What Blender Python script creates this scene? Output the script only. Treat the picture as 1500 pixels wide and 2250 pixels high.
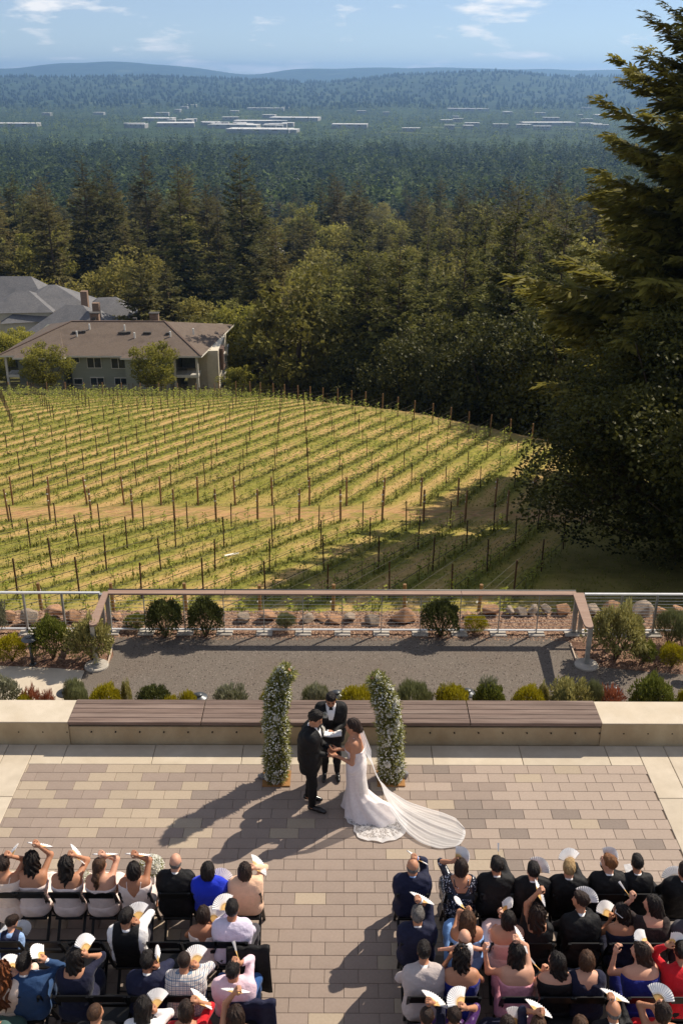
import bpy, math, random
import numpy as np
from mathutils import Vector, Matrix, Quaternion
random.seed(7); rng = np.random.default_rng(11)
R = math.radians
scene = bpy.context.scene
for o in list(bpy.data.objects): bpy.data.objects.remove(o)
# ---------------------------------------------------------------- camera
F_PX, W_PX, H_PX = 2187.0, 1500.0, 2250.0          # photograph pixels, 35 mm lens upright
PITCH, ROLL, CAM_Z = math.atan(960 / F_PX), R(0.16), 9.83
_f = np.array([0, math.cos(PITCH), -math.sin(PITCH)]); _u0 = np.array([0, math.sin(PITCH), math.cos(PITCH)]); _r0 = np.array([1., 0, 0])
_r = math.cos(ROLL) * _r0 + math.sin(ROLL) * _u0; _u = math.cos(ROLL) * _u0 - math.sin(ROLL) * _r0
CAMP = np.array([0, 0, CAM_Z])
cam_d = bpy.data.cameras.new('camera'); cam = bpy.data.objects.new('camera', cam_d); scene.collection.objects.link(cam)
cam_d.sensor_fit = 'VERTICAL'; cam_d.sensor_height = 36; cam_d.lens = 36 * F_PX / H_PX
cam_d.clip_start = 0.1; cam_d.clip_end = 60000
cam.matrix_world = Matrix(((_r[0], _u[0], -_f[0], 0), (_r[1], _u[1], -_f[1], 0), (_r[2], _u[2], -_f[2], CAM_Z), (0, 0, 0, 1)))
scene.camera = cam
def ray(px, py):
    return _f + (px - 750) / F_PX * _r - (py - 1125) / F_PX * _u
def G(px, py, z=0.0):                               # point of the level z that the photograph shows at a pixel
    d = ray(px, py); return CAMP + d * ((z - CAM_Z) / d[2])
def GY(px, py, Y):                                  # point at the distance Y
    d = ray(px, py); return CAMP + d * (Y / d[1])
def hit(px, py):                                     # where a pixel's line of sight meets the hillside
    d = ray(px, py); t = np.geomspace(20, 22000, 4000); P = CAMP + t[:, None] * d
    k = np.argmax(P[:, 2] < tz(P[:, 0], P[:, 1])); return P[k]
def proj(p):
    q = np.asarray(p, float) - CAMP; zc = q @ _f
    return 750 + F_PX * (q @ _r) / zc, 1125 - F_PX * (q @ _u) / zc, zc
# ---------------------------------------------------------------- sky, sun, exposure
SUN_AZ, SUN_EL = R(50.5), R(44)                     # azimuth clockwise from +Y
SUN = np.array([math.sin(SUN_AZ) * math.cos(SUN_EL), math.cos(SUN_AZ) * math.cos(SUN_EL), math.sin(SUN_EL)])
world = bpy.data.worlds.new('World'); scene.world = world; world.use_nodes = True
wt = world.node_tree; wt.nodes.clear()
def nd(t, k, **kw):
    n = t.nodes.new(k)
    for a, b in kw.items():
        if a in n.inputs: n.inputs[a].default_value = b
        else: setattr(n, a, b)
    return n
wo = nd(wt, 'ShaderNodeOutputWorld'); bg = nd(wt, 'ShaderNodeBackground'); bg.inputs[1].default_value = 0.08
sky = nd(wt, 'ShaderNodeTexSky'); sky.sky_type = 'NISHITA'; sky.sun_disc = False
sky.sun_elevation = SUN_EL; sky.sun_rotation = SUN_AZ; sky.altitude = 2500; sky.air_density = 0.9; sky.dust_density = 0.05; sky.ozone_density = 6.0
tc = nd(wt, 'ShaderNodeTexCoord'); sep = nd(wt, 'ShaderNodeSeparateXYZ'); wt.links.new(tc.outputs['Generated'], sep.inputs[0])
def wm(op, a, b=None, c=None):
    n = nd(wt, 'ShaderNodeMath', operation=op)
    for i, v in enumerate((a, b, c)):
        if v is None: continue
        if isinstance(v, (int, float)): n.inputs[i].default_value = v
        else: wt.links.new(v, n.inputs[i])
    return n.outputs[0]
zz = wm('MAXIMUM', wm('ADD', sep.outputs[2], 0.16), 0.03)
comb = nd(wt, 'ShaderNodeCombineXYZ'); wt.links.new(wm('DIVIDE', sep.outputs[0], zz), comb.inputs[0]); wt.links.new(wm('DIVIDE', sep.outputs[1], zz), comb.inputs[1])
nz = nd(wt, 'ShaderNodeTexNoise', Scale=2.6, Detail=8.0, Roughness=0.56); nz.inputs['Distortion'].default_value = 0.15
mp = nd(wt, 'ShaderNodeMapping'); mp.inputs['Location'].default_value = (5.3, 15.4, 0); mp.inputs['Scale'].default_value = (1.0, .8, 1)
wt.links.new(comb.outputs[0], mp.inputs[0]); wt.links.new(mp.outputs[0], nz.inputs['Vector'])
cr = nd(wt, 'ShaderNodeValToRGB'); cr.color_ramp.elements[0].position = 0.56; cr.color_ramp.elements[1].position = 0.68
wt.links.new(nz.outputs['Fac'], cr.inputs[0])
cover = wm('ADD', wm('MULTIPLY', cr.outputs[0], 0.74), 0.20)   # cumulus over a thin even veil
mx = nd(wt, 'ShaderNodeMix', data_type='RGBA'); wt.links.new(cover, mx.inputs[0]); wt.links.new(sky.outputs[0], mx.inputs[6]); mx.inputs[7].default_value = (11.5, 11.3, 11.2, 1)
wt.links.new(mx.outputs[2], bg.inputs[0]); wt.links.new(bg.outputs[0], wo.inputs[0])
sun_d = bpy.data.lights.new('sun', 'SUN'); sun_d.energy = 5.0; sun_d.angle = R(0.55); sun_d.color = (1.0, 0.90, 0.76)
sun_o = bpy.data.objects.new('sun', sun_d); scene.collection.objects.link(sun_o)
sun_o.rotation_euler = Vector(SUN).to_track_quat('Z', 'Y').to_euler(); sun_o.location = (30, 30, 60)
vs = scene.view_settings; vs.view_transform = 'Standard'; vs.look = 'None'; vs.exposure = 0.25; vs.gamma = 1.0; vs.use_curve_mapping = False
scene.cycles.max_bounces = 6; scene.cycles.diffuse_bounces = 3; scene.cycles.transparent_max_bounces = 12; scene.cycles.volume_bounces = 0
scene.cycles.use_denoising = True
# ---------------------------------------------------------------- helpers: materials
MATS = {}
def srgb(r, g, b):
    f = lambda c: ((c / 255 + .055) / 1.055) ** 2.4 if c > 10 else c / 255 / 12.92
    return (f(r), f(g), f(b))
def mat(name, c1, c2=None, scale=6.0, rough=0.8, bump=0.0, bscale=60.0, detail=5.0, metal=0.0, spec=0.3, rand=0.0, stretch=(1, 1, 1), c3=None, s3=1.2, sheen=0.0, w3=0.6):
    """noise between two colours, an optional wide stain colour c3, fine relief, random shade per object"""
    if name in MATS: return MATS[name]
    m = bpy.data.materials.new(name); m.use_nodes = True; t = m.node_tree; L = t.links.new
    b = t.nodes['Principled BSDF']; b.inputs['Roughness'].default_value = rough; b.inputs['Metallic'].default_value = metal
    b.inputs['Specular IOR Level'].default_value = spec
    if sheen: b.inputs['Sheen Weight'].default_value = sheen
    if c2 is None: c2 = tuple(min(1, x * 1.18 + .004) for x in c1)
    co = nd(t, 'ShaderNodeTexCoord'); mpn = nd(t, 'ShaderNodeMapping'); mpn.inputs['Scale'].default_value = stretch; L(co.outputs['Object'], mpn.inputs[0])
    n = nd(t, 'ShaderNodeTexNoise', Scale=scale, Detail=detail, Roughness=0.6); L(mpn.outputs[0], n.inputs['Vector'])
    rp = nd(t, 'ShaderNodeMapRange'); rp.inputs[1].default_value = .3; rp.inputs[2].default_value = .7; L(n.outputs['Fac'], rp.inputs[0])
    x = nd(t, 'ShaderNodeMix', data_type='RGBA'); L(rp.outputs[0], x.inputs[0]); x.inputs[6].default_value = (*c1, 1); x.inputs[7].default_value = (*c2, 1)
    col = x.outputs[2]
    if c3 is not None:
        n3 = nd(t, 'ShaderNodeTexNoise', Scale=s3, Detail=4.0); L(mpn.outputs[0], n3.inputs['Vector'])
        r3 = nd(t, 'ShaderNodeMapRange'); r3.inputs[1].default_value = .48; r3.inputs[2].default_value = .75; r3.inputs[4].default_value = w3; L(n3.outputs['Fac'], r3.inputs[0])
        x3 = nd(t, 'ShaderNodeMix', data_type='RGBA'); L(r3.outputs[0], x3.inputs[0]); L(col, x3.inputs[6]); x3.inputs[7].default_value = (*c3, 1); col = x3.outputs[2]
    if rand:
        oi = nd(t, 'ShaderNodeObjectInfo'); rr = nd(t, 'ShaderNodeMapRange'); L(oi.outputs['Random'], rr.inputs[0]); rr.inputs[3].default_value = 1 - rand; rr.inputs[4].default_value = 1 + rand
        h = nd(t, 'ShaderNodeHueSaturation'); L(rr.outputs[0], h.inputs['Value']); L(col, h.inputs['Color']); col = h.outputs[0]
    L(col, b.inputs['Base Color'])
    if bump:
        n2 = nd(t, 'ShaderNodeTexNoise', Scale=bscale, Detail=4.0); L(mpn.outputs[0], n2.inputs['Vector'])
        bp = nd(t, 'ShaderNodeBump', Strength=bump, Distance=0.02); L(n2.outputs['Fac'], bp.inputs['Height']); L(bp.outputs[0], b.inputs['Normal'])
    MATS[name] = m; return m
def leafmat(name, dark, light, rough=0.55, trans=0.25, rand=0.0, tint=None):
    """foliage: shade from the per-leaf attribute v and the object, part of the light passes through"""
    if name in MATS: return MATS[name]
    m = bpy.data.materials.new(name); m.use_nodes = True; t = m.node_tree; L = t.links.new
    b = t.nodes['Principled BSDF']; b.inputs['Roughness'].default_value = rough; b.inputs['Specular IOR Level'].default_value = 0.1
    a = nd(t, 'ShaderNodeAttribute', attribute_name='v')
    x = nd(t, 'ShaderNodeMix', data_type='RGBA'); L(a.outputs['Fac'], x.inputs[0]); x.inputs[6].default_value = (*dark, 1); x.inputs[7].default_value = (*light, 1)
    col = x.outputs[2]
    if rand:
        oi = nd(t, 'ShaderNodeObjectInfo')
        if tint:
            y = nd(t, 'ShaderNodeMix', data_type='RGBA'); q = nd(t, 'ShaderNodeMath', operation='MULTIPLY'); L(oi.outputs['Random'], q.inputs[0]); q.inputs[1].default_value = .75
            L(q.outputs[0], y.inputs[0]); L(col, y.inputs[6]); y.inputs[7].default_value = (*tint, 1); col = y.outputs[2]
        w = nd(t, 'ShaderNodeMath', operation='FRACT'); w2 = nd(t, 'ShaderNodeMath', operation='MULTIPLY'); L(oi.outputs['Random'], w2.inputs[0]); w2.inputs[1].default_value = 17.3; L(w2.outputs[0], w.inputs[0])
        rr = nd(t, 'ShaderNodeMapRange'); L(w.outputs[0], rr.inputs[0]); rr.inputs[3].default_value = 1 - rand; rr.inputs[4].default_value = 1 + rand
        h = nd(t, 'ShaderNodeHueSaturation'); L(rr.outputs[0], h.inputs['Value']); L(col, h.inputs['Color']); col = h.outputs[0]
    L(col, b.inputs['Base Color'])
    tr = nd(t, 'ShaderNodeBsdfTranslucent'); L(col, tr.inputs['Color']); ms = nd(t, 'ShaderNodeMixShader'); ms.inputs[0].default_value = trans
    L(b.outputs[0], ms.inputs[1]); L(tr.outputs[0], ms.inputs[2]); L(ms.outputs[0], t.nodes['Material Output'].inputs['Surface'])
    MATS[name] = m; return m
# ---------------------------------------------------------------- helpers: meshes and objects
COL = scene.collection
def npmesh(name, V, quads=None, tris=None, v=None, mi=None):
    """mesh from numpy arrays (fast); v = per-vertex attribute, mi = per-face material index"""
    me = bpy.data.meshes.new(name); V = np.asarray(V, np.float32).reshape(-1, 3)
    nq = 0 if quads is None else len(quads); nt = 0 if tris is None else len(tris)
    me.vertices.add(len(V)); me.vertices.foreach_set('co', V.ravel())
    idx = np.concatenate([np.asarray(a, np.int32).ravel() for a in (quads, tris) if a is not None and len(a)]) if nq + nt else np.zeros(0, np.int32)
    me.loops.add(len(idx)); me.loops.foreach_set('vertex_index', idx)
    st = np.concatenate([np.arange(nq) * 4, nq * 4 + np.arange(nt) * 3]).astype(np.int32)
    me.polygons.add(nq + nt); me.polygons.foreach_set('loop_start', st)
    if mi is not None: me.polygons.foreach_set('material_index', np.asarray(mi, np.int32))
    me.update(calc_edges=True)
    if v is not None:
        at = me.attributes.new('v', 'FLOAT', 'POINT'); at.data.foreach_set('value', np.asarray(v, np.float32))
    return me
def obj(name, me, mats=None, parent=None, loc=None, rot=None, smooth=False, kind=None):
    o = bpy.data.objects.new(name, me); COL.objects.link(o)
    if mats is not None and me is not None and not len(me.materials):
        for m in (mats if isinstance(mats, (list, tuple)) else [mats]): me.materials.append(m)
    if smooth and me is not None: me.polygons.foreach_set('use_smooth', np.ones(len(me.polygons), bool))
    if parent is not None: o.parent = parent
    if loc is not None: o.location = loc
    if rot is not None: o.rotation_euler = rot
    if kind: o['kind'] = kind
    return o
def tag(o, label, cat, group=None):
    o['label'] = label; o['category'] = cat
    if group: o['group'] = group
    return o
def empty(name, loc=(0, 0, 0), rz=0.0):
    o = bpy.data.objects.new(name, None); COL.objects.link(o); o.location = loc; o.rotation_euler = (0, 0, rz); o.empty_display_size = .2; return o
def copy_tree(o, parent=None):
    c = o.copy(); COL.objects.link(c)
    if parent is not None: c.parent = parent
    for ch in list(o.children): copy_tree(ch, c)
    return c
class MB:
    """collects boxes, tubes, prisms, lathes; build() links them as one mesh"""
    def __init__(s): s.v = []; s.f = []; s.m = []
    def add(s, V, Fs, m=0):
        k = len(s.v); s.v += [tuple(p) for p in V]; s.f += [tuple(i + k for i in q) for q in Fs]; s.m += [m] * len(Fs); return s
    def box(s, c, d, rz=0.0, m=0, ax=None, bev=0.0):
        x, y, z = (q / 2 for q in d); b = min(bev, x * .9, y * .9, z * .9)
        if b <= 0:
            P = [Vector((i * x, j * y, k * z)) for k in (-1, 1) for i, j in ((-1, -1), (1, -1), (1, 1), (-1, 1))]
            Fs = [(0, 3, 2, 1), (4, 5, 6, 7), (0, 1, 5, 4), (1, 2, 6, 5), (2, 3, 7, 6), (3, 0, 4, 7)]
        else:                                        # chamfered top edges
            P = [Vector((i * x, j * y, -z)) for i, j in ((-1, -1), (1, -1), (1, 1), (-1, 1))] + [Vector((i * x, j * y, z - b)) for i, j in ((-1, -1), (1, -1), (1, 1), (-1, 1))] + [Vector((i * (x - b), j * (y - b), z)) for i, j in ((-1, -1), (1, -1), (1, 1), (-1, 1))]
            Fs = [(0, 3, 2, 1), (8, 9, 10, 11)] + [(i, (i + 1) % 4, 4 + (i + 1) % 4, 4 + i) for i in range(4)] + [(4 + i, 4 + (i + 1) % 4, 8 + (i + 1) % 4, 8 + i) for i in range(4)]
        M3 = Matrix.Rotation(rz, 3, 'Z') if ax is None else ax
        return s.add([M3 @ p + Vector(c) for p in P], Fs, m)
    def bar(s, a, b, w, h, m=0, up=(0, 0, 1)):       # box beam from a to b
        a, b = Vector(a), Vector(b); d = b - a; y = d.normalized(); u = Vector(up); x = y.cross(u)
        if x.length < 1e-4: x = Vector((1, 0, 0))
        x.normalize(); z = x.cross(y); ax = Matrix((x, y, z)).transposed()
        return s.box((a + b) / 2, (w, d.length, h), m=m, ax=ax)
    def tube(s, pts, rad, n=8, m=0, caps=True):
        pts = [Vector(p) for p in pts]; rad = [rad] * len(pts) if isinstance(rad, (int, float)) else rad
        V = []; Fs = []; prev = None
        for i, p in enumerate(pts):
            d = (pts[min(i + 1, len(pts) - 1)] - pts[max(i - 1, 0)]).normalized()
            if prev is None: x = d.orthogonal().normalized()
            else: x = (prev - d * prev.dot(d)).normalized()
            prev = x; y = d.cross(x)
            V += [p + (x * math.cos(2 * math.pi * j / n) + y * math.sin(2 * math.pi * j / n)) * rad[i] for j in range(n)]
        for i in range(len(pts) - 1):
            Fs += [(i * n + j, i * n + (j + 1) % n, (i + 1) * n + (j + 1) % n, (i + 1) * n + j) for j in range(n)]
        if caps: Fs += [tuple(range(n - 1, -1, -1)), tuple(range((len(pts) - 1) * n, len(pts) * n))]
        return s.add(V, Fs, m)
    def prism(s, poly, z0, z1, m=0):
        n = len(poly); V = [(*p[:2], z0) for p in poly] + [(*p[:2], z1) for p in poly]
        return s.add(V, [tuple(range(n - 1, -1, -1)), tuple(range(n, 2 * n))] + [(i, (i + 1) % n, n + (i + 1) % n, n + i) for i in range(n)], m)
    def lathe(s, prof, c=(0, 0, 0), n=20, m=0):
        V = []; Fs = []
        for r, z in prof: V += [(c[0] + r * math.cos(2 * math.pi * j / n), c[1] + r * math.sin(2 * math.pi * j / n), c[2] + z) for j in range(n)]
        for i in range(len(prof) - 1): Fs += [(i * n + j, i * n + (j + 1) % n, (i + 1) * n + (j + 1) % n, (i + 1) * n + j) for j in range(n)]
        Fs += [tuple(range(n - 1, -1, -1)), tuple(range((len(prof) - 1) * n, len(prof) * n))]
        return s.add(V, Fs, m)
    def mesh(s, name='m'):
        me = bpy.data.meshes.new(name); me.from_pydata(s.v, [], s.f); me.polygons.foreach_set('material_index', s.m); me.update(); return me
    def build(s, name, mats, parent=None, smooth=False, kind=None, loc=None, rot=None):
        return obj(name, s.mesh(name), mats, parent, loc, rot, smooth, kind)
_ord = ['first', 'second', 'third', 'fourth', 'fifth', 'sixth', 'seventh', 'eighth', 'ninth', 'tenth', 'eleventh', 'twelfth', 'thirteenth', 'fourteenth', 'fifteenth', 'sixteenth', 'seventeenth', 'eighteenth', 'nineteenth']
_ten = {20: 'twent', 30: 'thirt', 40: 'fort', 50: 'fift', 60: 'sixt'}
def ordw(i):                                         # 0 -> first
    i += 1
    if i < 20: return _ord[i - 1]
    t, u = i // 10 * 10, i % 10
    return _ten[t] + 'ieth' if u == 0 else _ten[t] + 'y ' + _ord[u - 1]
def vnoise(x, y, seed=0):                            # cheap smooth noise for terrain, -1..1
    r = np.random.default_rng(seed); out = 0
    for k in range(5):
        a, b, p = r.uniform(0, 6.28), r.uniform(.7, 1.3), r.uniform(0, 6.28)
        out = out + np.sin((np.cos(a) * x + np.sin(a) * y) * b + p + .6 * np.sin((np.sin(a) * x - np.cos(a) * y) * .7 * b + p))
    return out / 5
# ================================================================ terrain
TIER = -1.0                                          # level of the gravel path and beds below the terrace
ROW_T = math.tan(R(22.5)); ROW_P = 2.08              # vineyard rows: heading and pitch along X
_py = np.array([-50, 17.6, 18.6, 19.5, 20.3, 22.6, 25, 45.5, 51.4, 61.6, 85, 103, 110, 130, 180, 250, 400, 560, 800, 1200, 2000, 4500, 6000, 30000.])
_pz = np.array([-1.6, -1.6, -1.15, -1.15, -2.0, -4.2, -5.1, -10.75, -12.4, -14, -17.7, -21.9, -24.5, -29.2, -40, -50, -62, -82, -104, -120, -132, -140, -140, -140.])
def tz(x, y):
    x = np.asarray(x, float); y = np.asarray(y, float)
    z = np.interp(y, _py, _pz)
    k = np.clip((y - 55) / 120, 0, 1)
    ex = np.interp(y, [25, 51, 68, 79, 93, 103, 109, 140], [4.6, 10.6, 15.0, 7.0, -3.0, -10.5, -20, -20]); z = z - np.clip((y - 54) / 14, 0, 1) * np.clip(1 - (y - 130) / 120, 0, 1) * 11 * np.clip((x - ex - 4) / 16, 0, 1) ** 1.2
    z = z - np.clip((y - 130) / 80, 0, 1) * np.clip(1 - y / 900, 0, 1) * 7 * np.exp(-((x / np.maximum(y, 1) - .02) / .08) ** 2)   # draw below the vineyard
    z = z + np.clip((y - 22) / 60, 0, 1) * .25 * vnoise(x / 9, y / 9, 3) * np.clip(1 - y / 400, .2, 1)
    z = z + np.clip((y - 200) / 300, 0, 1) * np.clip(y / 500, 0, 9) * vnoise(x / 160, y / 160, 4)
    s = x / np.maximum(y, 1)
    # two ridges far behind the valley
    mid = 150 * np.exp(-((y - 8200) / 1700) ** 2) * (.80 + .12 * vnoise(s * 14, y / 2500, 5) + .10 * vnoise(s * 45, y / 800, 6) + .30 * np.exp(-((s - .13) / .14) ** 2) + .16 * np.exp(-((s + .20) / .12) ** 2) - .30 * np.exp(-((s + .02) / .06) ** 2))
    far = 300 * np.exp(-((y - 14500) / 2200) ** 2) * (.68 + .04 * vnoise(s * 22, y / 3000, 8) + .03 * vnoise(s * 70, y / 1500, 9) + .32 * np.exp(-((s + .215) / .075) ** 2) + .12 * np.exp(-((s - .12) / .2) ** 2) - .22 * np.exp(-((s + .085) / .035) ** 2))
    return z + mid + far
rows = np.concatenate([np.arange(-12, 17, 4.), np.arange(17, 130, .8), np.geomspace(130, 19500, 190)])
ncol = 201; sx = np.linspace(-1, 1, ncol)
YY = np.repeat(rows[:, None], ncol, 1); XX = sx[None, :] * np.maximum(52, .62 * rows + 35)[:, None]
ZZ = tz(XX, YY)
V = np.stack([XX, YY, ZZ], -1).reshape(-1, 3)
ii = (np.arange(len(rows) - 1)[:, None] * ncol + np.arange(ncol - 1)[None]).ravel()
hill_me = npmesh('hillside', V, np.stack([ii, ii + 1, ii + ncol + 1, ii + ncol], -1))
def edge_x(y):                                       # right end of the vineyard at distance y
    return np.interp(y, [25, 51, 68, 79, 93, 103, 109], [4.6, 10.6, 15.0, 7.0, -3.0, -10.5, -40])
def vine_mask(x, y):
    s = lambda a, b, t: np.clip((t - a) / (b - a), 0, 1)
    return s(22.5, 24, y) * (1 - s(106, 108, y)) * (1 - s(edge_x(y) + .6, edge_x(y) + 2.2, x))
xf, yf = XX.ravel(), YY.ravel()
trk = np.clip(1 - np.abs(yf - 48.6 - .25 * np.sin(xf * .4)) / 3.0, 0, 1) ** .6 * (xf < 13)
trk = np.maximum(trk, .9 * np.clip(1 - np.abs(xf - edge_x(yf) - 5.0) / 3.5, 0, 1) * (yf > 70) * (yf < 120))
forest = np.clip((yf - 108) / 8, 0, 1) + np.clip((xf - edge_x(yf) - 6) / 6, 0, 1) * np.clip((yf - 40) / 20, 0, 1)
far = np.clip((yf - 700) / 1500, 0, 1)
for nm, val in (('vine', vine_mask(xf, yf)), ('track', trk), ('forest', np.clip(forest, 0, 1)), ('far', far)):
    at = hill_me.attributes.new(nm, 'FLOAT', 'POINT'); at.data.foreach_set('value', val.astype(np.float32))
def terrain_mat():
    m = bpy.data.materials.new('hillside_ground'); m.use_nodes = True; t = m.node_tree; L = t.links.new
    b = t.nodes['Principled BSDF']; b.inputs['Roughness'].default_value = .95; b.inputs['Specular IOR Level'].default_value = .1
    co = nd(t, 'ShaderNodeTexCoord').outputs['Object']
    def noise(sc, det=5.0, rough=.6):
        n = nd(t, 'ShaderNodeTexNoise', Scale=sc, Detail=det, Roughness=rough); L(co, n.inputs['Vector']); return n.outputs['Fac']
    def mth(op, a, b_=None, c_=None):
        n = nd(t, 'ShaderNodeMath', operation=op)
        for i, q in enumerate((a, b_, c_)):
            if q is None: continue
            if isinstance(q, (int, float)): n.inputs[i].default_value = q
            else: L(q, n.inputs[i])
        return n.outputs[0]
    def ramp(fac, a, b_):
        n = nd(t, 'ShaderNodeMapRange'); n.clamp = True; L(fac, n.inputs[0]); n.inputs[1].default_value = a; n.inputs[2].default_value = b_; return n.outputs[0]
    def mix(fac, a, b_):
        n = nd(t, 'ShaderNodeMix', data_type='RGBA'); L(fac, n.inputs[0])
        for i, q in ((6, a), (7, b_)):
            if isinstance(q, tuple): n.inputs[i].default_value = (*q, 1)
            else: L(q, n.inputs[i])
        return n.outputs[2]
    at = lambda nm: nd(t, 'ShaderNodeAttribute', attribute_name=nm).outputs['Fac']
    sp = nd(t, 'ShaderNodeSeparateXYZ'); L(co, sp.inputs[0])
    u = mth('SUBTRACT', sp.outputs[0], mth('MULTIPLY', sp.outputs[1], ROW_T))
    wob = mth('MULTIPLY', mth('SUBTRACT', noise(.5), .5), .5)
    fr = mth('FRACT', mth('ADD', mth('DIVIDE', mth('ADD', u, wob), ROW_P), VOFF))
    d = mth('ABSOLUTE', mth('SUBTRACT', fr, .5))                       # .5 on the vine line, 0 in the lane
    grass = mix(ramp(noise(2.2, 7.0, .7), .35, .65), srgb(104, 104, 42), srgb(152, 144, 68))
    grass = mix(ramp(noise(.22), .45, .65), grass, srgb(160, 142, 78))
    straw = mix(ramp(noise(6., 6.0, .7), .3, .7), srgb(164, 132, 80), srgb(194, 164, 108))
    lane = mth('MULTIPLY', ramp(mth('ADD', d, mth('MULTIPLY', mth('SUBTRACT', noise(1.3), .5), .5)), .27, .10), ramp(noise(.11, 3.0), .36, .56))
    vine = mix(lane, grass, straw)
    under = mth('MULTIPLY', ramp(d, .36, .47), .55)
    vine = mix(under, vine, srgb(86, 98, 42))
    open_ = mix(ramp(noise(.6), .35, .65), srgb(120, 112, 60), srgb(150, 138, 78))
    col = mix(at('vine'), open_, vine)
    dirt = mix(ramp(noise(3.5, 6.0), .35, .65), srgb(150, 108, 74), srgb(186, 146, 104))
    col = mix(mth('MULTIPLY', at('track'), ramp(noise(1.1, 5.0, .7), .34, .56)), col, dirt)
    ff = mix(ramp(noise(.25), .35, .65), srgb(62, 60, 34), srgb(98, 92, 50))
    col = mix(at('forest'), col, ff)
    fl = mix(ramp(noise(.006, 6.0, .65), .42, .60), srgb(36, 50, 32), srgb(60, 76, 44))
    fl = mix(ramp(noise(.0032, 5.0), .60, .70), fl, srgb(96, 104, 66))
    col = mix(at('far'), col, fl)
    L(col, b.inputs['Base Color'])
    bp = nd(t, 'ShaderNodeBump', Strength=.6, Distance=.08); L(noise(9., 5.0, .7), bp.inputs['Height']); L(bp.outputs[0], b.inputs['Normal'])
    return m
VOFF = (0.26 + 25 * ROW_T) / ROW_P % 1.0             # rows pass through X = -0.26 at Y = 25
hill = obj('hillside', hill_me, terrain_mat(), smooth=True, kind='structure')
# ================================================================ trees: foliage built leaf by leaf
def frames(d):
    d = d / np.linalg.norm(d, axis=1, keepdims=True); a = np.where(np.abs(d[:, 2:3]) > .9, [[1., 0, 0]], [[0, 0, 1.]])
    x = np.cross(d, a); x /= np.linalg.norm(x, axis=1, keepdims=True); return d, x, np.cross(x, d)
def kites(P, D, X, ln, wd, v, bend=0.0):
    """one kite-shaped leaf or spray per row: base P, direction D, width axis X"""
    ln = np.broadcast_to(ln, len(P))[:, None]; wd = np.broadcast_to(wd, len(P))[:, None]
    mid = P + D * ln * .45; N = np.cross(D, X)
    q = np.stack([P, mid + X * wd / 2 + N * bend * wd, P + D * ln, mid - X * wd / 2 + N * bend * wd], 1)
    return q.reshape(-1, 3), np.arange(len(P) * 4).reshape(-1, 4), np.repeat(v, 4)
def unit(n, r):
    p = r.normal(size=(n, 3)); return p / np.linalg.norm(p, axis=1, keepdims=True)
def trunk_mesh(h, r0, r, lean=.02, taper=.1, n=8, limbs=()):
    mb = MB(); k = 7; pts = []; x = y = 0
    for i in range(k): pts.append((x, y, h * i / (k - 1) - (.4 if i == 0 else 0))); x += r.normal() * lean * h / k; y += r.normal() * lean * h / k
    mb.tube(pts, [r0 * (1.25 if i == 0 else 1 - (1 - taper) * i / (k - 1)) for i in range(k)], n)
    for a, b, ra in limbs: mb.tube([a, (Vector(a) + Vector(b)) / 2 + Vector((0, 0, -.04 * (Vector(b) - Vector(a)).length)), b], [ra, ra * .6, ra * .2], 5, caps=False)
    return mb
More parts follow.
